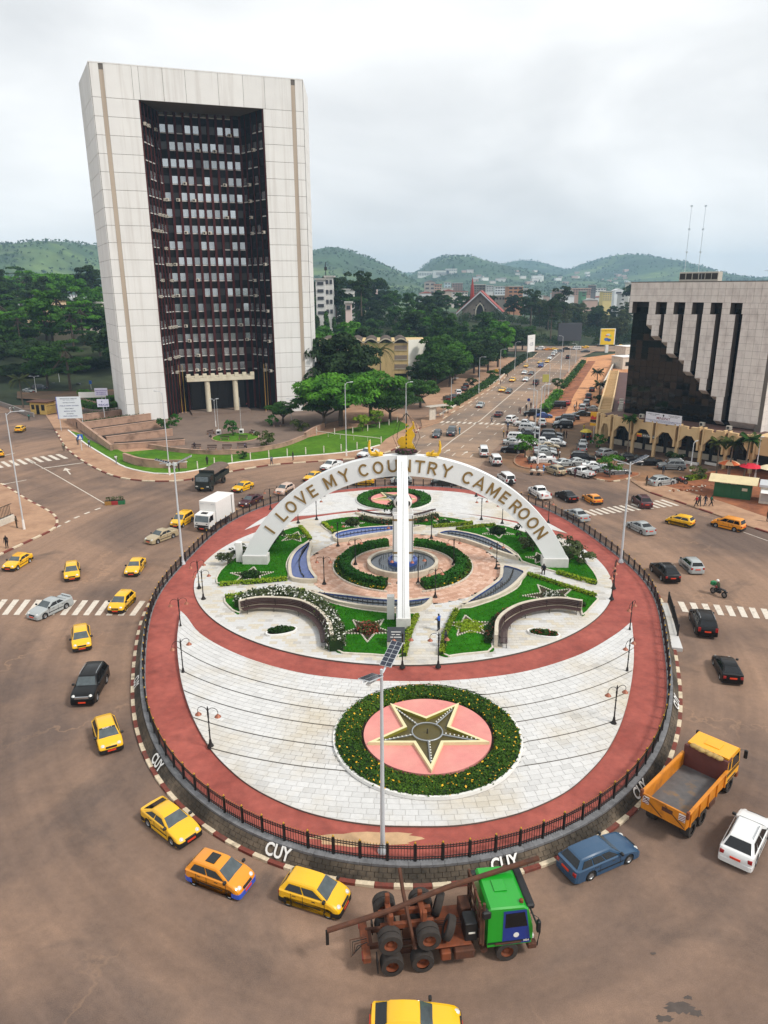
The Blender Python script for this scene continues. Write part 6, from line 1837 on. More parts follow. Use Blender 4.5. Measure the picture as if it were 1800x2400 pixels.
def car_parts(kind):
 K=KIND[kind];L,W,H=K['L'],K['W'],K['H'];hl,hw=L/2,W/2;r=K['r'];g=K['g']
 xf=hl-K['fo'];xr=xf-K['wb']
 ra=r+.07
 def arch(xc):
  P=[]
  for i in range(9):
   a=pi*i/8;z=g+.02+max(0,(r-g))+ra*sin(a)-.02
   P.append((xc-ra*cos(a),max(g,r*.98+ra*sin(a)*.98)))
  P[0]=(xc-ra,g);P[-1]=(xc+ra,g)
  return P
 def prof(k):
  ex={0: 1.012,1: 1.0,2: .985,3: .945}[k];dz={0: .015,1: 0,2: -.02,3: -.075}[k]
  X=lambda x: x if abs(x) < hl-.55 else math.copysign(hl-.55+(abs(x)-hl+.55)*(1-(1-ex)*6.2 if k else 1.04),x)
  zf=K['zf']
  P=[(X(-hl+.04),g+.1),(X(-hl+.12),g)]+arch(xr)+arch(xf)+[(X(hl-.14),g),(X(hl-.02),g+.1),(X(hl),.48),(X(hl-.06),zf-.12+dz*.5),(X(hl-.2),zf+dz)]
  n=3
  for i in range(1,n+1):
   t=i/n;x=hl-.2+(K['cx']-hl+.2)*t
   P.append((X(x),zf+(K['cz']-zf)*(t ** .75)+dz))
  if 'bed' in K and k < 3:
   zb=K['tz'] if k == 2 else .78
   P += [(K['bed']+.02,K['cz']+dz),(K['bed'],K['cz']+dz if k == 2 else .78),(X(-hl+.1) if k == 2 else -hl+.12,zb),(X(-hl+.06),K['tz']+dz)]
  else:
   P += [(.0,(K['cz']+K['bz'])/2+dz),(K['bx']*.55,K['bz']+dz),(K['bx']+.02,K['bz']+dz),(X(-hl+.06),K['tz']+dz)]
  P += [(X(-hl),(K['tz']+g)*.55),(X(-hl+.0),g+.2)]
  return P
 m=MB();rings=[]
 for k,t in ((3,-1),(2,-.94),(1,-.8),(0,0),(1,.8),(2,.94),(3,1)):
  rings.append([(x,t*hw,z) for x,z in prof(k)])
 n=len(rings[0])
 for a,b in zip(rings[:-1],rings[1:]):
  k=len(m.v);m.v += a+b
  for i in range(n):
   j=(i+1) % n
   m.f.append([k+i,k+n+i,k+n+j,k+j][::-1]);m.m.append(0)
 k=len(m.v);m.v += rings[0];m.f.append([k+i for i in range(n)]);m.m.append(0)
 k=len(m.v);m.v += rings[-1];m.f.append([k+i for i in range(n)][::-1]);m.m.append(0)
 # greenhouse
 wb_,wr_=hw*.93,hw*(.76 if H > 1.6 else .70)
 if kind in ('van','jeep','mpv'): wr_=hw*.82
 zr=H-.02;cx,cz,wx,rx,bx,bz=K['cx'],K['cz']-.03,K['wx'],K['rx'],K['bx'],K['bz']-.03
 def gh(k):
  d={0: 0,1: .015,2: .075}[k];q={0: .0,1: 0,2: -.05}[k]
  return [(cx+q,cz,0),(wx+q+.04,zr-.06-d,.93),(wx-.12,zr-d,1),((wx+rx)/2,zr+.015-d,1),(rx+.1,zr-.01-d,1),(rx-q*.6,zr-.08-d,.93),(bx-q*.6,bz,0)]
 rings=[]
 for k,t in ((2,-1),(1,-.88),(0,0),(1,.88),(2,1)):
  rings.append([(x,t*(wb_+(wr_-wb_)*h),z) for x,z,h in gh(k)])
 n=7
 for a,b in zip(rings[:-1],rings[1:]):
  k=len(m.v);m.v += a+b
  for i in range(n-1): m.f.append([k+i,k+n+i,k+n+i+1,k+i+1][::-1]);m.m.append(0)
 for rg,fl in ((rings[0],0),(rings[-1],1)):
  k=len(m.v);m.v += rg;f=[k+i for i in range(n)];m.f.append(f[::-1] if fl else f);m.m.append(0)
 parts=[('body',m,['paint'],None)]
 def side(t,f,h):
  xb=cx-.06+(bx-cx+.1)*f;xt=wx-.06+(rx-wx+.06)*f
  y=hw*.93+(wr_-hw*.93)*(h*.93);zz=cz+(zr-.14-cz)*h
  return Vector((xb+(xt-xb)*h,t*(y+.012),zz))
 def pane(a,b,c,d,off=.014):
  nrm=(b-a).cross(c-a).normalized()*off
  return MB().slab(a+nrm,b+nrm,c+nrm,d+nrm,.02+off)
 y0,y1=wb_*.87,wr_*.86
 A,B=Vector((cx,0,cz)),Vector((wx+.04,0,zr-.06))
 def ws(A,B,s0,s1,ya,yb,flip):
  p,q=A.lerp(B,s0),A.lerp(B,s1);P=[Vector((p.x,-ya,p.z)),Vector((p.x,ya,p.z)),Vector((q.x,yb,q.z)),Vector((q.x,-yb,q.z))]
  return pane(*(P[::-1] if flip else P))
 parts.append(('windshield',ws(A,B,.06,.97,y0,y1+.03,False),['wglass'],None))
 A2,B2=Vector((bx,0,bz)),Vector((rx,0,zr-.08))
 parts.append(('rear_window',ws(A2,B2,.12,.93,y0*.97,y1,True),['glass'],None))
 for t in (-1,1):
  for f0,f1 in K['win']:
   q=[side(t,f0+.0,.1),side(t,f1,.1),side(t,f1-(.03 if f1 > .8 else 0),.93),side(t,f0+(.04 if f0 < .1 else 0),.93)]
   parts.append(('side_window',pane(*(q if t > 0 else q[::-1])),['glass'],None))
 wheels=[]
 for x in (xf,xr):
  for t in (-1,1):
   yo=t*(hw-.1)
   tm=MB().lathe([(r*.6,-.1),(r*.96,-.1),(r,-.06),(r,.06),(r*.96,.1),(r*.6,.1)],(x,yo,r),16,axis='Y',cap=False)
   rm=MB().lathe([(.02,.075),(r*.2,.085),(r*.5,.06),(r*.62,.1),(r*.62,-.1),(.02,-.1)],(x,yo,r),12,axis='Y')
   if t < 0: rm.v=[(a,2*yo-b,c) for a,b,c in rm.v];rm.f=[f[::-1] for f in rm.f]
   wheels.append((tm,rm))
 for t in (-1,1):
  parts.append(('headlight',MB().sph((hl-.24,t*(hw-.26),K['zf']-.09),.19,10,6,0,(1.15,.85,.55)),['lamp'],None))
  parts.append(('taillight',MB().bbox(-hl+.0,-hl+.2,t*(hw-.17)-.12,t*(hw-.17)+.11,K['tz']-.34,K['tz']-.1 if H < 1.6 else K['tz']+.05,.03),['tail'],None))
  parts.append(('mirror',MB().bbox(cx-.18,cx-.04,t*(hw+.06)-.1,t*(hw+.06)+.1,cz+.02,cz+.18,.03),['black'],None))
  for xx in (.3,-.75): parts.append(('door_handle',MB().bbox(xx*1.0-.1,xx+.1,t*(hw+.004)-.015,t*(hw+.004)+.015,K['cz']-.2,K['cz']-.16,.008),['black'],None))
 for t in (-1,1):
  tr=MB();y_=t*(hw+.001)
  for xx in (cx-.12,(cx+K['bx'])*.52+.02,max(xr+ra*.55,K['bx']+.25)): tr.box(xx-.012,xx+.012,y_-.006,y_+.006,g+.16,K['cz']-.07)  # black upright strips stand in for shaded door gaps; low strip is moulding
  tr.box(xr+ra+.05,xf-ra-.05,y_-.01,y_+.01,g+.24,g+.31)
  parts.append(('dark_seams_and_moulding',tr,['black'],None))
 def bump(s,z0,z1,d):
  m=MB();ring=[]
  for tt in (-1.0,-.94,-.8,0,.8,.94,1.0):
   ex={0: .0,.8: -.0,.94: -.05,1.0: -.2}[abs(tt)]
   x=s*(hl+d+ex);ring.append([(x,tt*hw*1.005,z0),(x,tt*hw*1.005,z1),(x-s*.3,tt*hw*1.005,z1),(x-s*.3,tt*hw*1.005,z0)])
  for a,b in zip(ring[:-1],ring[1:]):
   k=len(m.v);m.v += a+b
   for i in range(4):
    j=(i+1) % 4;f=[k+i,k+4+i,k+4+j,k+j];m.f.append(f[::-1] if s > 0 else f);m.m.append(0)
  for rg in (ring[0],ring[-1]):
   m.add(rg,[(0,1,2,3)])
  return m
 parts.append(('front_bumper',bump(1,g+.03,g+.3,.035),['black'],'fb'));parts.append(('rear_bumper',bump(-1,g+.05,g+.32,.035),['black'],'rb'))
 parts.append(('grille',MB().bbox(hl-.06,hl+.025,-hw*.45,hw*.45,K['zf']-.22,K['zf']-.1,.01),['black'],None))
 parts.append(('number_plate',MB().box(hl+.03,hl+.06,-.26,.26,g+.16,g+.27),['plate'],None))
 parts.append(('number_plate',MB().box(-hl-.05,-hl-.0,-.26,.26,g+.42,g+.53),['plate'],None))
 if kind in ('suv','crossover'):
  for t in (-1,1): parts.append(('roof_rail',MB().tube([(wx-.25,t*wr_*.9,H-.02),(wx-.35,t*wr_*.9,H+.05),(rx+.4,t*wr_*.9,H+.05),(rx+.25,t*wr_*.9,H-.03)],.022,5),['chrome'],None))
 return parts,wheels
CARS={}
def car_meshes(kind):
 if kind in CARS: return CARS[kind]
 parts,wheels=car_parts(kind)
 white=paint(*WHI)
 mk=lambda keys: [white if k == 'paint' else CM[k] for k in keys]
 full=[(nm,mb.mesh(nm,mk(keys),58 if nm == 'body' else 38),'paint' in keys,fl) for nm,mb,keys,fl in parts]
 wf=[(a.mesh('wheel',CM['rubber'],40),b.mesh('rim',CM['rim'],40)) for a,b in wheels]
 # middle detail: body with small fittings, windows and wheels
 order=['paint','glass','wglass','black','rubber','rim','lamp','tail','plate','chrome']
 body=MB();one=MB();mid=[]
 for nm,mb,keys,fl in parts:
  mm=[order.index(k) for k in keys]
  one.join(mb,None,mm)
  if nm in ('windshield','rear_window','side_window'): mid.append((nm,mb.mesh(nm,mk(keys),38),False,None))
  else: body.join(mb,None,mm)
 mid.insert(0,('body',body.mesh('body',mk(order),55),True,None))
 for a,b in wheels:
  w=MB().join(a,None,[0]).join(b,None,[1]);mid.append(('wheel',w.mesh('wheel',[CM['rubber'],CM['rim']],40),False,None))
  one.join(a,None,[4]);one.join(b,None,[5])
 CARS[kind]=(full,wf,mid,one.mesh('car_body',mk(order),38))
 return CARS[kind]
def setpaint(o,p):
 o.material_slots[0].link = 'OBJECT';o.material_slots[0].material=p
CNAME={'hatch': 'hatchback','oldhatch': 'hatchback','roundhatch': 'hatchback','sedan': 'sedan','wagon': 'estate_car','suv': 'suv','crossover': 'suv','pickup': 'pickup_truck','van': 'minibus','mpv': 'estate_car','jeep': 'off_roader'}
CATN={'suv': 'SUV','crossover': 'SUV','pickup': 'pickup','van': 'minibus'}
def place(kind,col,loc,ang,lod,label,group=None,z=0.0,bumper='black',rims=None):
 t=place_(kind,col,loc,ang,lod,label,group,z,bumper,rims)
 if 'spare wheel' in label and 'red cross' not in label:
  K=KIND[kind]
  sp=MB().lathe([(.36,0),(.36,.17),(.3,.22)],(0,0,0),16,axis='Y');sp.v=[(-K['L']/2-y,x,z_+K['tz']-.25) for x,y,z_ in sp.v];sp.f=[f[::-1] for f in sp.f]
  sp.obj('spare_wheel',CM['black'] if 'off-roader' in label else paint(*col),t,smooth=40)
 return t
def place_(kind,col,loc,ang,lod,label,group=None,z=0.0,bumper='black',rims=None):
 full,wf,mid,one=car_meshes(kind);p=paint(*col)
 taxi=col in (YEL,ORA)
 nm = 'taxi' if taxi else CNAME[kind];cat = 'taxi' if taxi else CATN.get(kind,'car')
 if lod == 2:
  o=link(nm,one,None,(loc.x,loc.y,z),ang);setpaint(o,p);return tag(o,label,cat,group)
 t=thing(nm,label,cat,(loc.x,loc.y,z),ang,group)
 if lod == 1:
  for n_,me,pt,fl in mid:
   o=link(n_,me,t)
   if pt: setpaint(o,p)
  return t
 for n_,me,pt,fl in full:
  o=link(n_,me,t)
  if pt: setpaint(o,p)
  if fl and bumper != 'black': setpaint(o,p if bumper == 'body' else paint(*bumper))
 for a,b in wf:
  o=link('wheel',a,t);q=link('rim',b,o)
  if rims: setpaint(q,rims)
 return t
def by_wheels(kind,rear,front,side,z=0.0):
 K=KIND[kind];a,b=G(*rear,z),G(*front,z);d=(b-a);d.z=0;d.normalize()
 left=Vector((-d.y,d.x,0));hw=K['W']/2
 c=(a+b)/2-left*(hw-.1)*(1 if side == 'L' else -1)
 xf=K['L']/2-K['fo'];xr=xf-K['wb']
 c=c-d*((xf+xr)/2)
 return c,atan2(d.y,d.x)
def by_axis(kind,rear,front,z=0.0):
 a,b=G(*rear,z),G(*front,z);d=b-a
 return (a+b)/2,atan2(d.y,d.x)
def by_front(kind,front,ang,z=0.0):
 a=G(*front,z);L=KIND[kind]['L']
 return a-Vector((cos(ang),sin(ang),0))*L/2,ang
def by_rear(kind,rear,ang,z=0.0):
 a=G(*rear,z);L=KIND[kind]['L']
 return a+Vector((cos(ang),sin(ang),0))*L/2,ang
def W(kind,col,rear,front,side,lod,label,group=None,**k): return place(kind,col,*by_wheels(kind,rear,front,side),lod,label,group,**k)
def X(kind,col,rear,front,lod,label,group=None,**k): return place(kind,col,*by_axis(kind,rear,front),lod,label,group,**k)
# ---- on the roundabout, nearest first
t=place('oldhatch',YEL,G(975,2383,.9),-.02,0,'yellow taxi cut off by the bottom edge of the picture')
t=W('hatch',YEL,(674,2120),(774,2152),'R',0,'yellow hatchback taxi directly behind the log truck')
t=W('hatch',ORA,(453,2072),(545,2107),'R',0,'orange hatchback taxi with blue bumpers and black sunroof',bumper=('blue bumper',(44,84,190)),rims=CM['chrome'])
MB().bbox(-.66,-.08,-.36,.36,1.5,1.562,.01).obj('sunroof',CM['glass'],t).scale=(.91,)*3
for s in (-1,1):
 o=link('door_lettering',text_mesh('Seccion',.16,.002,.003,CM['black']),t,(-.68,s*.772,.38));o.rotation_euler=(pi/2,0,0 if s < 0 else pi)
t=W('roundhatch',YEL,(345,1932),(412,1985),'R',0,'smooth yellow fastback taxi left of the orange one with blue bumpers')
t=place('hatch',YEL,*by_axis('hatch',(243,1704),(265,1772)),0,'yellow taxi with a dark sunstrip across its windscreen')
o=MB().slab((.524,-.56,1.418),(.524,.56,1.418),(.438,.54,1.475),(.438,-.54,1.475),.01).obj('sunstrip',CM['black'],t);o.scale=(.91,)*3
q=link('sunstrip_lettering',text_mesh('GALAXY - 1',.12,.001,.002,m_white),t,(.444,0,1.322));q.rotation_euler=(radians(34),0,pi/2)
t=X('suv',BLA,(232,1590),(196,1655),0,'large black SUV with chrome grille on the left, between two yellow taxis',bumper='body')
MB().bbox(2.36,2.44,-.55,.55,.78,.98,.02).obj('chrome_grille',CM['chrome'],t).scale=(.91,)*3
X('hatch',YEL,(191,1488),(194,1531),0,'yellow taxi seen head-on just ahead of the black SUV, below the crossing')
X('hatch',YEL,(300,1410),(274,1437),0,'yellow taxi standing on the left zebra crossing')
t=X('sedan',SIL,(150,1420),(88,1449),0,'silver-green sedan with rear spoiler crossing the left zebra',bumper='body')
MB().bbox(-2.02,-1.78,-.6,.6,1.0,1.03,.012).obj('rear_spoiler',paint(*SIL),t)
for y_ in (-.5,.5): MB().box(-1.95,-1.85,y_-.03,y_+.03,.88,1.0).obj('spoiler_post',paint(*SIL),t)
X('hatch',YEL,(171,1337),(170,1365),0,'yellow taxi seen head-on in the middle left, between two other taxis')
t=X('oldhatch',YEL,(63,1314),(22,1339),0,'boxy yellow taxi with roof rack at the left edge')
for k in range(5): MB().box(-.9+k*.25,-.86+k*.25,-.5,.5,1.42,1.46).obj('rack_bar',paint(*YEL),t).scale=(.91,)*3
X('oldhatch',YEL,(328,1324),(308,1353),0,'boxy yellow taxi just left of the left solar lamp')
W('sedan',GLD,(405,1261),(370,1274),'L',0,'champagne sedan with sunroof behind the left solar lamp',bumper='body')
W('mpv',YEL,(450,1222),(427,1237),'L',0,'yellow estate taxi with roof rails beside the white box truck')
W('sedan',MAR,(612,1176),(582,1190),'L',0,'maroon sedan by the railing behind the box truck',bumper='body')
W('oldhatch',YEL,(590,1145),(563,1155),'L',0,'yellow wedge-shaped taxi behind the maroon sedan')
W('hatch',BEI,(690,1150),(664,1162),'L',0,'pale pink hatchback at the railing left of the arch',bumper='body')
W('oldhatch',YEL,(752,1121),(730,1130),'L',1,'yellow taxi half hidden by the arch above LOVE')
X('pickup',WHI,(797,1092),(757,1107),1,'white double-cab pickup just left of the arch crown')
X('pickup',WHI,(880,1065),(846,1075),1,'white double-cab pickup beside the left gold hand')
W('hatch',YEL,(868,1139),(836,1139),'L',1,'yellow taxi behind the back railing under the word MY')
W('hatch',SIL,(958,1136),(925,1137),'L',1,'silver hatchback behind the back railing left of the front leg')
W('sedan',BLA,(935,1119),(895,1121),'L',1,'black sedan in the second lane behind the arch crown')
W('sedan',GRN,(1062,1140),(1018,1139),'L',1,'dark green sedan behind the back railing right of the front leg')
X('jeep',WHI,(1200,1143),(1172,1122),1,'white off-roader with rear spare wheel behind the arch letters')
W('pickup',WHI,(1263,1171),(1241,1157),'L',0,'white double-cab pickup leaving to the right of the arch',bumper='body')
W('sedan',BLA,(1326,1176),(1307,1166),'L',0,'black sedan between the white pickup and a yellow taxi',bumper='body')
W('oldhatch',ORA,(1386,1182),(1369,1172),'L',0,'yellow-orange boxy taxi left of the maroon SUV')
t=W('crossover',MAR,(1498,1190),(1483,1177),'L',0,'maroon SUV on the right-hand zebra crossing',bumper='body')
W('sedan',SIL,(1350,1221),(1329,1210),'L',0,'pale silver sedan along the railing at the start of the zebra',bumper='body')
W('sedan',SIL,(1504,1253),(1474,1238),'L',0,'silver sedan just right of the right solar lamp',bumper='body')
W('hatch',YEL,(1611,1238),(1566,1228),'L',0,'yellow hatchback taxi right of the silver sedan')
W('mpv',ORA,(1722,1246),(1676,1235),'L',0,'orange estate taxi by the right-hand kerb')
t=W('crossover',BLA,(1552,1363),(1527,1339),'L',0,'glossy black SUV with chrome roof rails beside the silver hatchback',bumper='body')
W('hatch',SIL,(1618,1347),(1592,1323),'L',0,'silver hatchback beside the glossy black SUV',bumper='body')
t=W('suv',BLA,(1631,1487),(1617,1452),'L',0,'black SUV crossing the right zebra',bumper='body')
W('roundhatch',BLA,(1689,1594),(1673,1559),'L',0,'black hatchback below the right zebra crossing',bumper='body')
c,a=by_wheels('crossover',(1752,2024),(1806,1977),'R');place('crossover',WHI,c,radians(50),0,'white SUV cut off by the right edge below the dump truck',bumper='body')
t=W('wagon',STB,(1376,2064),(1476,2020),'R',0,'metallic blue estate car behind the green log truck cab',bumper='body')
# ---- boulevard
UP=atan2(*(lambda p,q: (q.y-p.y,q.x-p.x))(G(1125,986),G(1250,880)))
DN=UP+pi
def dn(kind,col,u,v,lod,label,da=0.0): return place(kind,col,*by_front(kind,(u,v),DN+da),lod,label,'boulevard traffic')
def up(kind,col,u,v,lod,label,da=0.0): return place(kind,col,*by_rear(kind,(u,v),UP+da),lod,label,'boulevard traffic')
dn('wagon',DGR,1021,1028,1,'dark estate car waiting left of its twin near the map sculpture',.12);dn('suv',DGR,1055,1024,1,'dark grey SUV waiting beside the figure in blue',.1)
up('van',WHI,1135,1074,1,'white minibus entering the boulevard',.25);t=up('jeep',WHI,1166,1095,1,'white off-roader with a red cross on its spare wheel cover',.35)
sp=MB().lathe([(.36,0),(.36,.16),(.3,.2)],(0,0,0),16,axis='Y');sp.v=[(-2.42-y,x,z+1.05) for x,y,z in sp.v];sp.f=[f[::-1] for f in sp.f];o=sp.obj('spare_wheel_cover',m_white,t);o.scale=(.91,)*3
cr_=MB().box(-2.64,-2.62,-.05,.05,.85,1.25).box(-2.645,-2.625,-.2,.2,1.0,1.1);cr_.obj('red_cross',mat('cross red',S(200,24,30),.5,var=.03),o)
W('suv',WHI,(1199,994),(1215,987),'R',1,'white SUV with rear spare wheel on the far zebra crossing')
up('sedan',MAR,1165,979,1,'dark maroon sedan just past the far zebra crossing');dn('sedan',SIL,1122,957,1,'silver sedan coming down the boulevard above the zebra')
dn('sedan',YEL,1174,920,1,'yellow taxi beside a dark car, lowest pair on the boulevard');dn('sedan',DGR,1190,923,1,'dark car beside a yellow taxi, lowest pair on the boulevard')
dn('sedan',YEL,1199,896,2,'yellow taxi alone left of a white car on the boulevard');dn('sedan',WHI,1230,895,2,'white car in the middle of the boulevard');up('jeep',BLA,1254,904,2,'black off-roader driving up the boulevard')
dn('sedan',WHI,1227,878,2,'white car left of a dark car halfway up the boulevard');dn('sedan',DGR,1243,880,2,'dark car right of a white car halfway up the boulevard')
dn('oldhatch',YEL,1231,862,2,'yellow taxi by the left kerb near the upper hedge');dn('oldhatch',YEL,1264,853,2,'left one of two yellow taxis level near the top');dn('suv',BLU,1266,862,2,'blue vehicle below the two level yellow taxis');dn('oldhatch',YEL,1281,851,2,'right one of two yellow taxis level near the top')
dn('sedan',WHI,1287,843,2,'white car below the white vans near the top');dn('van',WHI,1295,835,2,'nearer white van of the pair near the junction');dn('van',WHI,1300,830,2,'farther white van of the pair near the junction');up('suv',BLA,1330,842,2,'dark SUV driving away alone near the junction')
for u,v,kd,c,lab in ((1265,820,'suv',WHI,'white SUV at the left of the junction under the trees'),(1281,821,'oldhatch',ORA,'orange taxi at the junction beside the white SUV'),(1300,821,'oldhatch',YEL,'yellow taxi at the junction under the dark screen'),(1311,825,'sedan',DGR,'dark car turning at the junction under the screen'),(1328,820,'sedan',BLA,'black car at the junction under the dark screen'),
      (1351,820,'van',WHI,'long white van at the junction'),(1371,816,'oldhatch',YEL,'yellow taxi right of the white van at the junction'),(1408,812,'sedan',GRN,'dark green car under the yellow billboard'),(1456,813,'oldhatch',YEL,'farther yellow taxi right of the billboard'),(1466,817,'oldhatch',YEL,'nearer yellow taxi right of the billboard'),(1371,826,'sedan',DGR,'dark car in front of the yellow taxi at the junction')):
 place(kd,c,G(u,v),pi+.06 if u % 2 else .06,2,lab,'junction traffic')
# service road on the left of the boulevard
for u,v,kd,c,da,lab in ((1048,938,'sedan',BLA,.5,'black car parked nearest on the service road'),(1062,934,'sedan',DGR,.4,'dark grey car parked second on the service road'),(1074,926,'suv',WHI,.3,'white car parked under the service road hedge'),(1088,915,'sedan',DGR,.3,'dark car parked behind the white one on the service road'),(1092,907,'sedan',BLA,.3,'black car parked farthest by the round bush'),(1163,873,'oldhatch',YEL,.2,'yellow taxi parked far up the service road')):
 place(kd,c,G(u,v),UP+da,2,lab,'cars parked on the service road')
# ---- car park
PK=[]
def pk(kind,col,u,v,deg,label,lod=1): return place(kind,col,G(u,v),radians(deg),lod,label,'cars in the car park',z=.012)
pk('suv',BLA,1249,975,172,'black SUV parked beside the bright blue car');pk('roundhatch',BLU,1275,979,-8,'bright blue hatchback in the car park')
pk('pickup',WHI,1229,1000,-22,'white pickup with open bed at the top left of the car park');pk('pickup',WHI,1270,998,80,'white pickup seen from behind between the blue car and dark SUVs');pk('suv',WHI,1240,1011,-20,'white SUV right below the top left pickup')
pk('pickup',DGR,1236,1025,-14,'dark grey pickup partly hidden behind the long white SUV');pk('suv',WHI,1214,1033,-16,'long white SUV at the left edge of the car park');pk('sedan',SIL,1204,1043,-12,'silver car partly hidden behind the black SUV by the bush');pk('sedan',WHI,1230,1044,-10,'white car mostly hidden by the palm bush')
c,a=by_wheels('suv',(1215,1064),(1183,1062),'L');place('suv',BLA,c,a,1,'black SUV facing left at the mouth of the car park','cars in the car park')
pk('pickup',WHI,1270,1044,-12,'white pickup in the middle row of the car park');pk('suv',BLA,1292,1026,-18,'upper of two dark SUVs nose to nose with the white pickup');pk('suv',DGR,1293,1035,-16,'lower of two dark SUVs nose to nose with the white pickup');pk('hatch',WHI,1306,1045,-20,'small white hatchback right of the middle white pickup')
pk('sedan',GLD,1285,1052,-8,'gold sedan squeezed in behind the grey sedan');pk('sedan',GRY,1277,1060,-8,'grey sedan behind the silver one in the lower row');pk('sedan',SIL,1278,1067,-8,'silver sedan just behind the near white pickup')
c,a=by_wheels('pickup',(1290,1087),(1250,1088),'L');place('pickup',WHI,c,a,1,'near white pickup beside the lamp post on the planted island','cars in the car park')
pk('sedan',SIL,1322,1092,20,'silver sedan right of the near white pickup');pk('suv',BLA,1366,1082,-12,'black SUV behind the row of silver sedans');pk('sedan',SIL,1354,1090,12,'second silver sedan in the row behind the white pickup')
c,a=by_wheels('pickup',(1370,1121),(1334,1112),'L');place('pickup',WHI,c,a,1,'white pickup with red tail lamps at the lower edge of the car park','cars in the car park')
c,a=by_wheels('crossover',(1301,1115),(1279,1107),'L');t=place('crossover',GLD,c,a,1,'champagne SUV with rear spare wheel behind the hand carts','cars in the car park')
pk('sedan',WHI,1393,1100,-12,'white sedan behind the lower white pickup');pk('sedan',SIL,1416,1106,175,'silver sedan beside the small palm');pk('sedan',GRY,1447,1112,8,'grey-silver sedan right of the small palm')
pk('suv',BLA,1318,1003,175,'large black SUV in the upper right row, nearest');pk('sedan',SIL,1320,996,172,'silver car between two dark ones in the upper right row');pk('suv',DGR,1324,988,168,'dark SUV third in the upper right row');pk('sedan',BLA,1336,983,168,'black sedan farthest in the upper right row')
pk('sedan',GRN,1362,975,175,'dark green sedan near the bank sign');pk('suv',SIL,1366,962,70,'silver SUV parked under the trees by the wing');pk('sedan',SIL,1388,963,160,'silver sedan against the wing of the building');pk('oldhatch',RED,1330,949,70,'red car on the earth track')
pk('jeep',BLA,1306,957,170,'stripped black off-roader on the earth track');pk('suv',GRY,1374,951,75,'grey SUV parked beyond the silver one on the track');pk('pickup',DGR,1379,935,75,'dark pickup parked higher on the track');pk('sedan',BLA,1387,917,75,'black car parked highest on the track by the palm')
pk('suv',BLA,1374,1027,78,'black SUV parked alone by the arcade verge');pk('sedan',SIL,1366,1045,78,'silver sedan in line behind the grey SUV by the verge');pk('suv',GRY,1363,1058,78,'grey SUV parked by the arcade verge')
c,a=by_wheels('crossover',(1418,1073),(1440,1069),'R');place('crossover',GRY,c,a,1,'grey SUV with spare wheel by the first arcade column','cars in the car park')
pk('sedan',BLA,1466,1078,172,'black sedan farthest in the arcade row');pk('sedan',BLA,1497,1084,172,'black sedan second in the arcade row');pk('sedan',BLA,1521,1090,172,'black sedan with bright headlights in the arcade row');pk('suv',GRY,1573,1100,172,'grey SUV beside the white sign in the arcade row')
t=W('crossover',SIL,(1545,1141),(1575,1137),'R',0,'silver SUV with rear spare wheel by the dirt pavement on the right',bumper='body')
# ---- left street and the tower car park
t=place('hatch',YEL,*by_rear('hatch',(43,1015),1.75),1,'yellow taxi driving away up the left street')
place('hatch',YEL,G(-3,1070),2.2,1,'yellow taxi just entering at the left edge')
for u,v,kd,c,dg,lab in ((145,902,'suv',WHI,-15,'white SUV parked in front of the tower car park trees'),(95,914,'suv',DGR,-10,'dark SUV parked left of the white one'),(68,920,'sedan',SIL,-30,'silver car parked by the guard hut fence'),(128,907,'sedan',DGR,-15,'dark car nosing out behind the white SUV'),(187,908,'sedan',BLA,-10,'black sedan parked behind the notice board'),(167,895,'sedan',SIL,-10,'silver sedan between white SUV and black sedan'),(265,868,'sedan',WHI,5,'white car parked against the tower flank'),(135,888,'sedan',WHI,80,'white car in the shade of the tower trees'),(205,880,'sedan',SIL,85,'silver car deep in the shade left of the tower'),(245,900,'suv',BLA,10,'black SUV in the shade beside the tower')):
 place(kd,c,G(u,v),radians(dg),2,lab,'cars parked beside the tower')
# ================================================================== TRUCKS
m_rust=mat('rusty steel',S(86,50,32),.85,var=.25,scale=3,col2=S(72,44,30),c2=(.4,.65),s2=2.0)
m_rust2=mat('orange primer',S(122,62,32),.8,var=.2,scale=3,col2=S(90,52,32),c2=(.45,.7),s2=2.5)
m_trgreen=mat('truck green paint',S(22,150,34),.35,var=.05,coat=.4);m_trblue=mat('truck blue paint',S(24,50,132),.35,var=.05,coat=.4)
m_dust=mat('dusty tyre',S(52,46,42),.95,var=.2,scale=4)
def twheel(x,y,z,r,w,parent,rimm=m_rust2,axis='Y',out=1,nm='wheel'):
 tyre=MB().lathe([(r*.55,-w/2),(r*.95,-w/2),(r,-w*.35),(r,w*.35),(r*.95,w/2),(r*.55,w/2)],(0,0,0),20,axis='Y',cap=False)
 o=tyre.obj(nm,m_dust,parent,(x,y,z),smooth=40)
 rim=MB().lathe([(.02,w*.1),(r*.22,w*.14),(r*.26,-w*.1),(r*.5,-w*.05),(r*.58,w*.38),(r*.58,-w*.4),(.02,-w*.4)],(0,0,0),16,axis='Y')
 if out < 0: rim.v=[(a,-b,c) for a,b,c in rim.v];rim.f=[f[::-1] for f in rim.f]
 rim.obj('rim',rimm,o,smooth=40)
 return o
def axle_pos(rear,front,side_off,side):
 a,b=G(*rear),G(*front);d=b-a;d.z=0;L=d.length;d.normalize();left=Vector((-d.y,d.x,0))
 return a+left*side_off*(1 if side == 'R' else -1),atan2(d.y,d.x),L
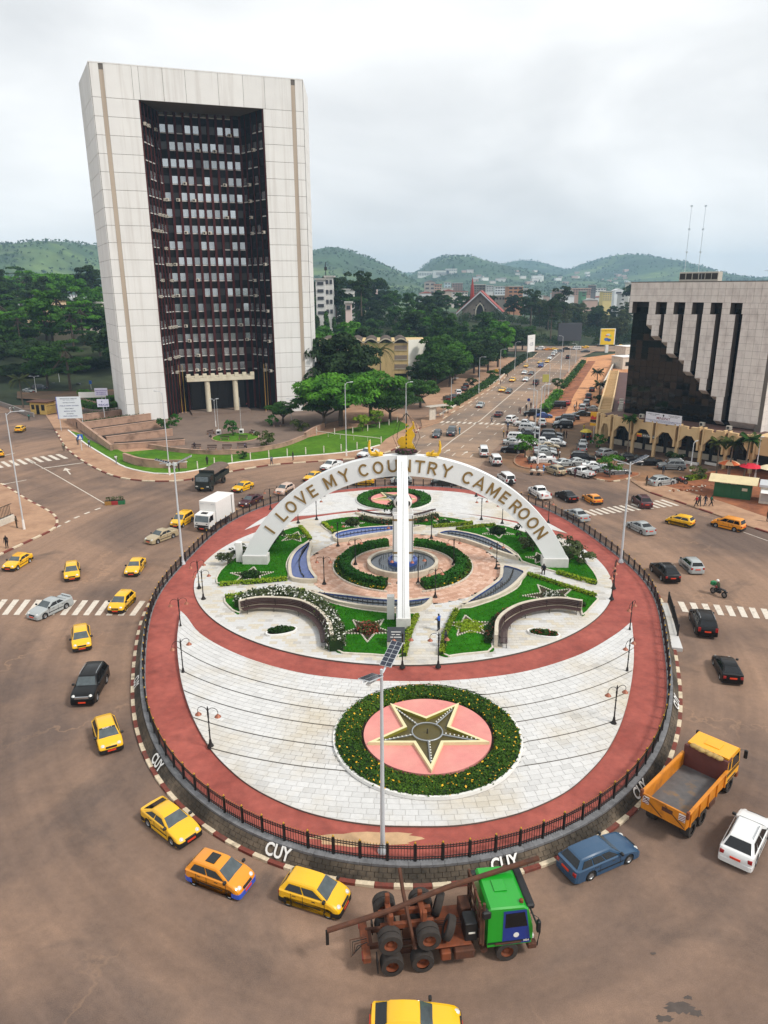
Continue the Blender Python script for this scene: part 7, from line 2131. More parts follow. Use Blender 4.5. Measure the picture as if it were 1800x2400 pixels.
# ---- green and blue log truck carrying its bogie
org,ang,Lw=axle_pos((955,2280),(1187,2250),1.15,'R')
t=thing('log_truck','green and blue log truck carrying a rusty bogie and long pole in the foreground','truck',(org.x,org.y,0),ang)
XF=Lw
for x in (-.68,.68):
 for s in (-1,1): twheel(x,s*1.0,.52,.52,.52,t,out=s)
for s in (-1,1): twheel(XF,s*1.05,.52,.52,.34,t,out=s)
for s in (-1,1): MB().bbox(-1.7,XF+1.0,s*.42-.07,s*.42+.07,.82,1.08,.02).obj('chassis_rail',m_rust,t)
for x in (-1.55,-.68,.68,2.0,3.2): MB().box(x-.1,x+.1,-.45,.45,.84,1.04).obj('cross_member',m_rust,t)
for x in (-.68,.68,XF): MB().cyl((x,-.9,.52),(x,.9,.52),.11,.11,8).obj('axle',m_rust,t)
MB().bbox(.9,2.9,-1.1,1.1,1.08,1.16,.02).obj('deck_plate',m_rust2,t)
for s in (-1,1):
 MB().bbox(2.1,3.0,s*1.0-.28,s*1.0+.28,.5,1.0,.05).obj('fuel_tank',m_rust,t);MB().bbox(1.5,1.95,s*1.0-.25,s*1.0+.25,.5,.95,.05).obj('tool_box',m_rust2,t)
# cab
cx0,cx1=XF-.95,XF+1.15
prof_=[(cx0,.95),(cx1-.05,.95),(cx1,1.5),(cx1-.03,1.85),(cx1-.28,2.85),(cx1-.5,3.02),(cx0+.1,3.08),(cx0,2.95)]
m=MB();R_=[]
for yy,k in ((-1.22,.96),(-1.15,1),(1.15,1),(1.22,.96)): R_.append([(cx0+(x-cx0)*(1 if abs(yy) < 1.2 else .985),yy,.95+(z-.95)*(1 if abs(yy) < 1.2 else .97)) for x,z in prof_])
n=len(prof_)
for a,b in zip(R_[:-1],R_[1:]):
 k=len(m.v);m.v += a+b
 for i in range(n): j=(i+1) % n;m.f.append([k+i,k+n+i,k+n+j,k+j][::-1]);m.m.append(0)
m.add(R_[0],[list(range(n))]);m.add(R_[-1],[list(range(n))[::-1]])
cab=m.obj('cab',m_trgreen,t,smooth=30)
MB().slab((cx1+.0,-1.0,1.9),(cx1+.0,1.0,1.9),(cx1-.25,.98,2.78),(cx1-.25,-.98,2.78),.03).obj('windshield',CM['wglass'],cab)
for s in (-1,1):
 q=[(cx1-.12,s*1.235,1.0),(cx0+.68,s*1.235,1.0),(cx0+.68,s*1.235,2.85),(cx1-.38,s*1.225,2.85)]
 d=MB().slab(*(q if s > 0 else q[::-1]),.02).obj('door',m_trblue,cab)
 q=[(cx1-.3,s*1.25,1.95),(cx0+.78,s*1.25,1.95),(cx0+.78,s*1.24,2.72),(cx1-.46,s*1.24,2.72)]
 MB().slab(*(q if s > 0 else q[::-1]),.02).obj('side_window',CM['glass'],d)
 MB().lathe([(.13,0),(.13,.012)],(cx0+1.3,s*1.25,1.5),14,axis='Y').obj('door_roundel',m_white,d)
 MB().box(cx0+.02,cx1-.1,s*1.24-.01,s*1.24+.01,1.12,1.2).obj('black_stripe',CM['black'],cab)
 o=link('door_lettering',text_mesh('1824',.14,.002,.003,m_white),cab,(cx1-.35,s*1.262,1.16));o.rotation_euler=(pi/2,0,0 if s < 0 else pi)
 MB().bbox(cx1+.05,cx1+.22,s*1.42-.1,s*1.42+.1,1.75,2.35,.03).obj('mirror',CM['black'],cab)
 MB().tube([(cx1-.2,s*1.2,2.6),(cx1+.12,s*1.42,2.5),(cx1+.12,s*1.42,1.7)],.02,4).obj('mirror_arm',CM['black'],cab)
 MB().bbox(XF-.62,XF+.62,s*1.13-.14,s*1.13+.14,1.02,1.16,.04).obj('mudguard',m_rust,t)
 MB().bbox(cx0-.28,cx0+.12,s*1.12-.16,s*1.12+.14,2.55,2.95,.06).obj('air_deflector',CM['black'],cab)
 MB().bbox(cx1-.02,cx1+.1,s*.9-.2,s*.9+.2,1.0,1.2,.03).obj('headlight',CM['lamp'],t)
MB().bbox(cx1-.35,cx1+.02,-1.15,1.15,2.72,2.98,.06).obj('sun_visor',CM['black'],cab)
MB().bbox(cx1-.2,cx1+.22,-1.2,1.2,.5,.82,.05).obj('front_bumper',m_rust,t)
MB().tube([(cx1+.25,-1.1,.6),(cx1+.35,-1.1,1.35),(cx1+.35,1.1,1.35),(cx1+.25,1.1,.6)],.045,6).obj('bull_bar',CM['black'],t)
MB().bbox(cx0+.5,cx0+1.1,-.3,.35,3.05,3.12,.02).obj('roof_hatch',m_trgreen,cab)
MB().lathe([(.1,0),(.09,.14),(.02,.18)],(cx0+1.55,-.95,3.0),10).obj('beacon',m_rust2,cab);MB().lathe([(.1,0),(.09,.14),(.02,.18)],(cx0+1.35,1.0,3.03),10).obj('beacon',m_rust,cab)
# headboard, spare wheels and clutter behind the cab
for y in (-1.1,-.75,.0,.75,1.1): MB().box(cx0-.34,cx0-.24,y-.05,y+.05,1.1,3.1).obj('headboard_bar',m_rust,t)
for z in (1.6,2.2,2.95): MB().box(cx0-.33,cx0-.25,-1.15,1.15,z,z+.1).obj('headboard_rail',m_rust,t)
MB().bbox(cx0-.95,cx0-.4,-.95,-.2,1.1,2.1,.04).obj('tank_box',CM['black'],t);MB().bbox(cx0-.9,cx0-.4,.1,.9,1.1,1.9,.04).obj('machinery_box',m_rust,t)
MB().box(cx0-.8,cx0-.5,-.97,-.95,1.55,1.63).obj('data_plate',m_paleball,t)
for x,y,tl in ((1.95,-.62,.35),(1.75,.72,.25)):
 o=twheel(x,y,1.7,.55,.32,t,nm='spare_wheel');o.rotation_euler=(tl,.1,1.0+tl)
# bogie riding piggy-back
for x in (-.75,.95):
 for s in (-1,1):
  for k in (0,1): twheel(x,s*(.78+.34*k),1.75,.53,.3,t,out=s)
 MB().cyl((x,-1.0,1.75),(x,1.0,1.75),.1,.1,8).obj('bogie_axle',m_rust,t)
for s in (-1,1):
 MB().bbox(-1.1,1.3,s*.36-.09,s*.36+.09,1.75,2.05,.02).obj('bogie_beam',m_rust2,t)
 MB().bbox(-.1,.3,s*.36-.12,s*.36+.12,1.2,1.8,.02).obj('bogie_stand',m_rust,t)
for x in (-.65,.85): MB().bbox(x-.12,x+.12,-.62,.62,2.05,2.28,.02).obj('bunk',m_rust2,t)
for x in (-.65,.85):
 for s in (-1,1): MB().bbox(x-.1,x+.1,s*.58-.1,s*.58+.1,2.0,2.75,.02).obj('stake',m_rust2,t)
MB().tube([(.35,-1.15,1.3),(.15,-.3,2.3),(.05,.5,2.95),(-.0,1.15,3.6)],.09,6).obj('tilted_stake',m_rust,t)
MB().tube([(-3.45,-.35,2.05),(-.6,-.05,2.45),(2.0,.35,2.95),(cx1+.9,1.0,3.42)],.12,10).obj('drawbar_pole',m_rust,t)
MB().bbox(-3.52,-3.38,-.43,-.27,1.3,2.05,.02).obj('pole_hook',m_black,t)
MB().bbox(-1.95,-1.6,-1.1,1.1,.75,1.05,.02).obj('rear_beam',m_rust2,t)
for s in (-1,1): MB().bbox(-1.98,-1.9,s*.85-.2,s*.85+.2,.85,1.0,.01).obj('taillight',CM['tail'],t)
for k in range(4):
 MB().tube([(-1.7,-.5+.1*k,1.3),(-2.15-.1*k,-.6+.12*k,1.25),(-2.25-.06*k,-.4,.7-.08*k),(-1.8,-.2,.95)],.022,5).obj('air_hose',m_rust if k % 2 else m_black,t)
for s in (-1,1):
 for k in range(2): MB().cyl((2.95+k*.55,s*.62,.62),(2.95+k*.55,s*1.05,.62),.16,.16,10).obj('air_tank',m_rust,t)
 MB().box(-1.35,-1.3,s*1.0-.27,s*1.0+.27,.3,.95).obj('mud_flap',m_black,t)
 MB().bbox(-.3,.3,s*.62-.05,s*.62+.05,.55,.85,.02).obj('leaf_spring',m_rust,t)
MB().cyl((cx0-.18,-1.1,1.0),(cx0-.18,-1.1,3.3),.07,.07,8).obj('exhaust_stack',m_rust,t)
for k in range(5): MB().tube([(cx0-.3,-.3+k*.12,1.9),(cx0-.7,-.35+k*.14,1.5-.05*k),(1.6,-.2+k*.1,1.35),(.9,-.3+k*.15,1.75)],.018,4).obj('cable',m_black if k % 2 else m_rust,t)
for k in range(6): MB().tube([(.9,.55-k*.05,2.6),(1.0,.5,2.1-k*.05),(.95,.42,1.6)],.02,4).obj('chain',m_rust,t)
# ---- yellow dump truck
org,ang,Lw=axle_pos((1628,1945),(1705,1855),1.12,'R')
m_dy=mat('dump truck yellow',S(204,126,24),.5,var=.12,scale=1.5,col2=S(132,78,28),c2=(.5,.75),s2=.8);m_dyc=mat('dump truck cab yellow',S(238,166,26),.4,var=.05,coat=.3)
t=thing('dump_truck','yellow open tipper truck with empty grey bed on the right','truck',(org.x,org.y,0),ang)
for x in (-.66,.66):
 for s in (-1,1): twheel(x,s*.98,.52,.52,.5,t,m_dust,out=s)
for s in (-1,1): twheel(Lw,s*1.02,.52,.52,.34,t,m_dust,out=s)
for s in (-1,1): MB().bbox(-1.3,Lw+.9,s*.42-.07,s*.42+.07,.8,1.1,.02).obj('chassis_rail',m_black,t)
bx0,bx1=-1.75,Lw-1.15
bed=MB().bbox(bx0,bx1,-1.22,1.22,1.2,1.32,.02).obj('bed_floor',mat('worn grey bed',S(92,90,90),.7,var=.2,scale=2,col2=S(120,92,56),c2=(.58,.75),s2=1.0),t)
for s in (-1,1):
 w=MB().bbox(bx0,bx1,s*1.25-.05,s*1.25+.05,1.2,2.15,.02).obj('bed_side',m_dy,t)
 for k in range(5): MB().bbox(bx0+.3+k*(bx1-bx0-.6)/4-.05,bx0+.3+k*(bx1-bx0-.6)/4+.05,s*1.33-.05,s*1.33+.05,1.2,2.12,.01).obj('rib',m_dy,w)
 MB().bbox(bx0,bx1,s*1.3-.09,s*1.3+.09,2.12,2.22,.02).obj('top_rail',m_dy,w)
w=MB().bbox(bx0-.1,bx0,-1.28,1.28,1.15,2.15,.02).obj('tailgate',m_dy,t)
for y0,y1 in ((-1.2,-.05),(.05,1.2)):
 MB().tube([(bx0-.12,y0,1.25),(bx0-.12,y1,2.05)],.03,4).obj('brace',m_rust,w)
for s in (-1,1):
 b_=MB().box(bx0-.115,bx0-.1,s*1.02-.18,s*1.02+.18,1.6,2.05).obj('hazard_board',m_white,w)
 for k in range(4): MB().slab((bx0-.118,s*1.02-.17,1.64+k*.1),(bx0-.118,s*1.02-.17,1.69+k*.1),(bx0-.118,s*1.02+.17,1.60+k*.1+.04),(bx0-.118,s*1.02+.17,1.6+k*.1-.01),.004).obj('hazard_stripe',m_crim,b_)
 MB().bbox(bx0-.16,bx0+.02,s*1.3-.08,s*1.3+.08,1.9,2.35,.02).obj('hinge_post',m_rust2,t)
MB().bbox(bx0-.12,bx0-.1,-.5,.1,1.7,1.95,.003).obj('faded_stencil',m_rust,w)
MB().bbox(bx1-.08,bx1+.05,-1.28,1.28,1.2,2.75,.02).obj('headboard',mat('dull red headboard',S(96,52,46),.7,var=.2),t)
MB().bbox(bx1-.1,bx1+.7,-1.25,1.25,2.55,2.68,.02).obj('cab_guard',mat('dull red headboard',S(96,52,46)),t)
mt_=MB()
for k in range(7): mt_.sph((bx1-.05+random.uniform(-.12,.12),-.8+k*.26,2.8+random.uniform(-.05,.05)),.22,7,5,0,(1,1.1,.55))
mt_.obj('rolled_tarpaulin',mat('khaki tarpaulin',S(168,140,84),.9,var=.2,scale=5),t,smooth=70)
c0,c1=Lw-.95,Lw+1.05
m=MB();P_=[(c0,.95),(c1,.95),(c1+.02,1.6),(c1-.22,2.65),(c1-.45,2.78),(c0,2.8)]
m.prism(P_,-1.2,1.2);m.v=[(x,y,z) for x,z,y in m.v];m.f=[f[::-1] for f in m.f];cab=m.obj('cab',m_dyc,t)
MB().slab((c1+.03,-1.02,1.7),(c1+.03,1.02,1.7),(c1-.19,1.0,2.58),(c1-.19,-1.0,2.58),.03).obj('windshield',CM['wglass'],cab)
for s in (-1,1):
 q=[(c1-.15,s*1.215,1.75),(c0+.75,s*1.215,1.75),(c0+.75,s*1.215,2.5),(c1-.32,s*1.215,2.5)];MB().slab(*(q if s > 0 else q[::-1]),.02).obj('side_window',CM['glass'],cab)
 q=[(c0+.55,s*1.215,1.85),(c0+.2,s*1.215,1.85),(c0+.2,s*1.215,2.45),(c0+.55,s*1.215,2.45)];MB().slab(*(q if s > 0 else q[::-1]),.02).obj('quarter_window',CM['glass'],cab)
 for z in (1.45,1.58): MB().box(c0+.1,c1-.05,s*1.21-.01,s*1.21+.01,z,z+.06).obj('stripe',CM['black'],cab)
 MB().bbox(c1+.05,c1+.2,s*1.45-.1,s*1.45+.1,1.9,2.45,.03).obj('mirror',CM['black'],cab)
 MB().tube([(c1-.2,s*1.15,2.5),(c1+.1,s*1.45,2.5)],.02,4).obj('mirror_arm',CM['black'],cab)
 MB().bbox(Lw-.6,Lw+.6,s*1.1-.13,s*1.1+.13,1.02,1.14,.03).obj('mudguard',m_black,t)
 MB().bbox(1.4,2.3,s*1.0-.25,s*1.0+.25,.55,1.0,.05).obj('fuel_tank',m_rust,t)
 MB().box(c1+.0,c1+.06,s*.85-.2,s*.85+.2,1.0,1.18).obj('headlight',CM['lamp'],t)
MB().bbox(c0+.5,c0+1.2,-.45,.45,2.79,2.84,.02).obj('roof_hatch',m_dyc,cab)
MB().bbox(c1-.1,c1+.2,-1.2,1.2,.5,.85,.04).obj('front_bumper',m_rust2,t)
# ---- white box truck
org,ang,Lw=axle_pos((534,1224),(499,1245),.95,'L')
t=thing('box_truck','white box truck by the railing on the left of the arch','truck',(org.x,org.y,0),ang)
for x in (0,Lw):
 for s in (-1,1): twheel(x,s*.95,.42,.42,.3,t,CM['rim'],out=s)
MB().bbox(-1.6,Lw-.75,-1.2,1.2,.95,3.6,.05).obj('cargo_box',m_white,t)
for s in (-1,1): MB().box(-.9,-.8,s*1.21-.02,s*1.21+.02,1.0,3.55).obj('side_door_seal',CM['black'],t)
MB().bbox(-1.6,Lw+.9,-.5,.5,.55,.95,.02).obj('chassis',m_black,t)
c0,c1=Lw-.7,Lw+.95
m=MB().prism([(c0,.6),(c1,.6),(c1,1.35),(c1-.3,2.2),(c0,2.35)],-1.05,1.05);m.v=[(x,y,z) for x,z,y in m.v];m.f=[f[::-1] for f in m.f];cab=m.obj('cab',m_white,t)
MB().slab((c1+.01,-.95,1.4),(c1+.01,.95,1.4),(c1-.28,.92,2.14),(c1-.28,-.92,2.14),.03).obj('windshield',CM['wglass'],cab)
for s in (-1,1):
 q=[(c1-.15,s*1.065,1.45),(c0+.55,s*1.065,1.45),(c0+.55,s*1.065,2.12),(c1-.36,s*1.065,2.12)];MB().slab(*(q if s > 0 else q[::-1]),.02).obj('side_window',CM['glass'],cab)
 MB().bbox(c1-.1,c1+.05,s*1.25-.1,s*1.25+.1,1.5,2.0,.03).obj('mirror',CM['black'],cab)
 MB().box(c1+.02,c1+.06,s*.75-.2,s*.75+.2,.7,.88).obj('headlight',CM['lamp'],t)
 for k in range(2): MB().slab((c1+.012,s*.7+k*.1-.08,1.12),(c1+.012,s*.7+k*.1,1.12),(c1+.012,s*.7+k*.1+.06,1.24),(c1+.012,s*.7+k*.1-.02,1.24),.004).obj('nose_stripe',CM['black'],cab)
MB().bbox(c1-.05,c1+.06,-.95,.95,.62,1.0,.03).obj('grille',CM['black'],t);MB().box(c1+.07,c1+.09,-.28,.28,.5,.62).obj('number_plate',CM['plate'],t)
MB().bbox(c0+.5,c0+1.0,-.4,.4,2.28,2.36,.02).obj('roof_vent',CM['black'],cab)
for y in (-.75,.75):
 o=link('box_lettering',text_mesh('MOTO',.17,.003,.004,m_greyp),t,(Lw-.74,y,3.25));o.rotation_euler=(pi/2,0,pi/2)
# ---- army truck
org,ang,Lw=axle_pos((525,1132),(497,1151),1.05,'L')
m_oliv=mat('dark olive paint',S(26,34,30),.6,var=.1,scale=2);m_canv=mat('brown canvas',S(104,88,78),.95,var=.18,scale=2)
t=thing('army_truck','dark green canvas-topped truck left of the white box truck','truck',(org.x,org.y,0),ang)
for x in (0,Lw):
 for s in (-1,1): twheel(x,s*1.0,.55,.55,.36,t,m_oliv,out=s)
MB().bbox(-1.9,Lw+.9,-.45,.45,.8,1.15,.02).obj('chassis',m_oliv,t)
MB().bbox(-2.0,Lw-.9,-1.2,1.2,1.15,1.25,.02).obj('bed_floor',m_oliv,t)
for s in (-1,1): MB().bbox(-2.0,Lw-.9,s*1.2-.04,s*1.2+.04,1.15,1.85,.02).obj('bed_side',m_oliv,t)
MB().bbox(-2.05,-1.97,-1.2,1.2,1.15,1.85,.02).obj('tailgate',m_oliv,t)
m=MB();rg=[]
for x in np.linspace(-2.0,Lw-.9,9):
 sag=random.uniform(-.06,.02);rg.append([(x,1.22*cos(a)*(1 if abs(cos(a)) < .9 else 1),2.35+.62*sin(a) ** .7+sag) for a in np.linspace(0,pi,11)])
for a,b in zip(rg[:-1],rg[1:]): m.strip(a,b)
m.obj('canvas_top',m_canv,t,smooth=70)
for x in np.linspace(-2.0,Lw-.95,5):
 for s in (-1,1): MB().cyl((x,s*1.2,1.8),(x,s*1.2,2.4),.03,.03,5).obj('hoop_post',m_oliv,t)
MB().box(Lw-1.0,Lw-.92,-1.2,1.2,1.2,2.95).obj('canvas_front',m_oliv,t)
c0,c1=Lw-.85,Lw+.95
m=MB().prism([(c0,.8),(c1,.8),(c1+.02,1.6),(c1-.15,2.45),(c0,2.5)],-1.15,1.15);m.v=[(x,y,z) for x,z,y in m.v];m.f=[f[::-1] for f in m.f];cab=m.obj('cab',m_oliv,t)
MB().slab((c1+.03,-.98,1.65),(c1+.03,.98,1.65),(c1-.12,.96,2.36),(c1-.12,-.96,2.36),.03).obj('windshield',CM['wglass'],cab)
for s in (-1,1):
 q=[(c1-.15,s*1.165,1.65),(c0+.5,s*1.165,1.65),(c0+.5,s*1.165,2.35),(c1-.25,s*1.165,2.35)];MB().slab(*(q if s > 0 else q[::-1]),.02).obj('side_window',CM['glass'],cab)
 MB().bbox(c1+.02,c1+.15,s*1.4-.1,s*1.4+.1,1.7,2.2,.03).obj('mirror',CM['black'],cab)
 MB().tube([(c1-.2,s*1.1,2.3),(c1+.1,s*1.4,2.25)],.02,4).obj('mirror_arm',CM['black'],cab)
 MB().box(c1+.05,c1+.1,s*.85-.18,s*.85+.18,.85,1.0).obj('headlight',CM['lamp'],t)
MB().bbox(c1-.05,c1+.12,-1.15,1.15,.55,.82,.03).obj('front_bumper',m_oliv,t);MB().box(c1+.13,c1+.15,-.25,.25,.62,.74).obj('number_plate',mat('sign yellow',S(230,170,30)),t)
# ---- motorcycles
def moto(loc,ang,label,rider=False,z=0.0):
 t=thing('motorcycle',label,'motorcycle',(loc.x,loc.y,z),ang)
 for x in (.65,-.65):
  w=MB().lathe([(.2,-.05),(.3,-.05),(.31,0),(.3,.05),(.2,.05)],(x,0,.31),14,axis='Y',cap=False).obj('wheel',CM['rubber'],t)
  MB().lathe([(.02,-.03),(.2,-.02),(.2,.02),(.02,.03)],(x,0,.31),10,axis='Y').obj('rim',CM['rim'],w)
 MB().tube([(.65,.06,.31),(.45,.04,.95)],.03,5).obj('fork',CM['chrome'],t)
 MB().tube([(.4,-.35,1.02),(.45,0,.98),(.4,.35,1.02)],.02,5).obj('handlebar',CM['black'],t)
 MB().bbox(-.25,.3,-.16,.16,.3,.62,.06).obj('engine',CM['black'],t);MB().sph((.18,0,.8),.25,8,6,0,(1.1,.6,.6)).obj('fuel_tank',paint(*RED),t,smooth=70)
 MB().bbox(-.75,.0,-.14,.14,.72,.84,.04).obj('seat',CM['black'],t);MB().bbox(-.95,-.6,-.1,.1,.6,.72,.03).obj('tail_fairing',CM['black'],t)
 MB().sph((.55,0,.9),.1,8,6).obj('headlight',CM['lamp'],t)
 return t
b_moto=moto(G(1683,1396),2.05,'motorcycle ridden by a helmeted rider near the right zebra',True)
moto(G(1590,1133),-.3,'motorcycle parked behind the silver SUV on the right',z=.1);moto(G(1596,1136),-.5,'second parked motorcycle, nearer the hedge on the right',z=.1)
moto(G(1257,906),UP,'small motorcycle beside the black off-roader on the boulevard')
# ================================================================== PEOPLE
SKIN=mat('dark brown skin',S(64,42,32),.6,var=.08);HAIR=mat('black hair',S(14,12,12),.8,var=.1)
def skin_body(name,J,E,rad,root):
 me=bpy.data.meshes.new(name);me.from_pydata([Vector(p) for p in J],E,[])
 o=bpy.data.objects.new(name,me);COL.objects.link(o)
 md=o.modifiers.new('skin','SKIN');md.use_smooth_shade=True
 sl=me.skin_vertices[0].data if me.skin_vertices else None
 if sl is None:
  bm=bmesh.new();bm.from_mesh(me);bm.verts.layers.skin.verify();bm.to_mesh(me);bm.free();sl=me.skin_vertices[0].data
 for i,r in enumerate(rad):
  sl[i].radius=(r,r) if not isinstance(r,tuple) else r
  sl[i].use_root=(i == root)
 sb=o.modifiers.new('sub','SUBSURF');sb.levels=1;sb.render_levels=1
 bpy.context.view_layer.update()
 out=bpy.data.meshes.new_from_object(o.evaluated_get(bpy.context.evaluated_depsgraph_get()))
 bpy.data.objects.remove(o)
 return out
def person_mesh(pose):
 hipz,lean=.92,0.0
 # joints: x forward, y left
 if pose == 'stand': legs=[((.0,.1,.5),(-.02,.11,.09),(.13,.12,.04)),((.02,-.1,.5),(.0,-.11,.09),(.15,-.13,.04))];arms=[((.0,.24,1.12),(.08,.25,.86)),((.0,-.24,1.12),(.08,-.25,.86))]
 elif pose == 'walk': legs=[((.16,.09,.52),(.26,.1,.1),(.4,.1,.06)),((-.06,-.09,.5),(-.34,-.1,.14),(-.24,-.1,.05))];arms=[((-.14,.24,1.14),(-.12,.25,.88)),((.1,-.24,1.14),(.24,-.24,.92))]
 elif pose == 'fold': legs=[((.02,.1,.5),(.0,.11,.09),(.14,.13,.04)),((.0,-.1,.5),(-.03,-.12,.09),(.11,-.14,.04))];arms=[((.06,.26,1.14),(.26,.1,1.1)),((.06,-.26,1.14),(.27,-.08,1.14))]
 elif pose == 'sit': hipz=.5;legs=[((.42,.13,.52),(.46,.13,.1),(.6,.14,.05)),((.42,-.13,.52),(.44,-.13,.1),(.58,-.14,.05))];arms=[((.2,.24,.68),(.4,.15,.62)),((.2,-.24,.68),(.4,-.15,.62))];lean=.12
 elif pose == 'ride': hipz=.86;legs=[((.4,.2,.72),(.15,.22,.38),(.28,.22,.33)),((.4,-.2,.72),(.15,-.22,.38),(.28,-.22,.33))];arms=[((.25,.3,1.1),(.5,.3,1.03)),((.25,-.3,1.1),(.5,-.3,1.03))];lean=.18
 zt=hipz
 J=[(0,0,zt),(lean*.4,0,zt+.2),(lean*.9,0,zt+.44),(lean*1.1,0,zt+.56),(lean*1.25+.02,0,zt+.64),(lean*1.3+.03,0,zt+.76)]
 rad=[(.17,.13),(.155,.12),(.19,.125),.065,.095,.095]
 E=[(0,1),(1,2),(2,3),(3,4),(4,5)]
 tag_=['leg','top','top','skin','skin','hair']
 for s,(k,a,f),(e,h) in ((1,legs[0],arms[0]),(-1,legs[1],arms[1])):
  b=len(J);dz=zt-.92 if pose in ('sit','ride') else 0
  J += [(0,s*.095,zt-.04),k,a,f];rad += [.1,.08,.055,(.05,.04)];E += [(0,b),(b,b+1),(b+1,b+2),(b+2,b+3)];tag_ += ['leg','leg','leg','shoe']
  b=len(J);sh=(lean,s*.19,zt+.42)
  J += [sh,e,h,(h[0]+.07,h[1]-s*.01,h[2]-.05)];rad += [.075,.055,.04,(.04,.022)];E += [(2,b),(b,b+1),(b+1,b+2),(b+2,b+3)];tag_ += ['top','skin','skin','skin']
 me=skin_body('body',J,E,rad,0)
 me.materials.clear()
 for m_ in (SKIN,m_white,m_black,m_black,HAIR): me.materials.append(m_)
 # fingers and nose join the same mesh
 bm=bmesh.new();bm.from_mesh(me)
 extra=MB()
 for s,(e,h) in ((1,arms[0]),(-1,arms[1])):
  base=Vector(h)+Vector((.07,0,-.05))
  for i in range(4): extra.tube([base+Vector((0,(i-1.5)*.014,0)),base+Vector((.045,(i-1.5)*.018,-.03)),base+Vector((.06-.006*abs(i-1.5),(i-1.5)*.018,-.07))],[.009,.008,.006],4)
  extra.tube([Vector(h)+Vector((.02,-s*.03,-.01)),Vector(h)+Vector((.06,-s*.055,-.03)),Vector(h)+Vector((.085,-s*.05,-.06))],[.01,.009,.007],4)
 hd=Vector(J[4]);extra.tube([hd+Vector((.07,0,.05)),hd+Vector((.105,0,.015)),hd+Vector((.08,0,0))],[.012,.02,.012],4)
 for s in (-1,1): extra.sph(hd+Vector((0,s*.085,.03)),.025,6,4,0,(.8,.5,1.2))
 k=[bm.verts.new(v) for v in extra.v]
 for f in extra.f:
  try: bm.faces.new([k[i] for i in f])
  except ValueError: pass
 JV=[Vector(p) for p in J]
 slots={'skin': 0,'top': 1,'leg': 2,'shoe': 3,'hair': 4}
 bm.normal_update()
 for f in bm.faces:
  c=f.calc_center_median();f.smooth=True
  i=min(range(len(J)),key=lambda q: (JV[q]-c).length);tg=tag_[i]
  if tg == 'skin' and c.z > zt+.62:
   tg = 'hair' if (c.z > zt+.78 or c.x < JV[4].x-.02+(c.z < zt+.66)*-.1) and c.z > zt+.67 else 'skin'
  if tg == 'hair' and c.x > JV[4].x+.05 and c.z < zt+.8: tg = 'skin'
  if tg == 'skin' and c.z < zt+.56 and c.z > zt+.3 and abs(c.y) < .26 and (Vector((c.x,c.y,0))-Vector((lean,0,0))).length < .3: tg = 'top'
  f.material_index=slots[tg]
 bm.to_mesh(me);bm.free()
 return me
PM={p: person_mesh(p) for p in ('stand','walk','fold','sit','ride')}
def cloth(c):
 n = 'cloth %d %d %d' % c;return mat(n,S(*c),.9,var=.12,scale=8)
def person(u,v,pose,top,leg,label,ang=None,z=.13,s=1.0,loc=None,zz=None):
 p=loc or G(u,v,z);t=link('person',PM[pose],None,(p.x,p.y,z if zz is None else zz),random.uniform(0,6.28) if ang is None else ang)
 t.scale=(s*.95,)*3
 for i,m_ in ((1,cloth(top)),(2,cloth(leg)),(3,m_black)):
  t.material_slots[i].link = 'OBJECT';t.material_slots[i].material=m_
 return tag(t,label,'person','people on foot')
K_,BLc,WHc=(24,24,28),(40,66,140),(206,204,200)
person(1028,1478,'fold',(44,92,190),(26,28,36),'person in bright blue shirt standing with arms folded on the front path',2.6,Zc)
person(1044,1517,'stand',(30,44,52),(26,30,32),'person in dark clothes leaning at the lawn edge beside the front path',2.8,Zc)
person(1274,1345,'sit',(30,34,44),(20,20,24),'person in dark clothes seated on the edging by the right arch foot',-1.9,Zc-.1)
pr_=person(0,0,'ride',(52,60,34),(40,44,40),'motorcycle rider in olive jacket with white helmet',2.05,0.0,loc=b_moto.location.copy())
hm=MB().sph((.27,0,1.58),.15,12,8,0,(1.1,.95,1)).obj('helmet',m_white,pr_,smooth=90);MB().bbox(.5,.95,-.25,.25,.95,1.35,.06).obj('green_bundle',mat('green bag',S(20,120,70),.6,var=.1),pr_)
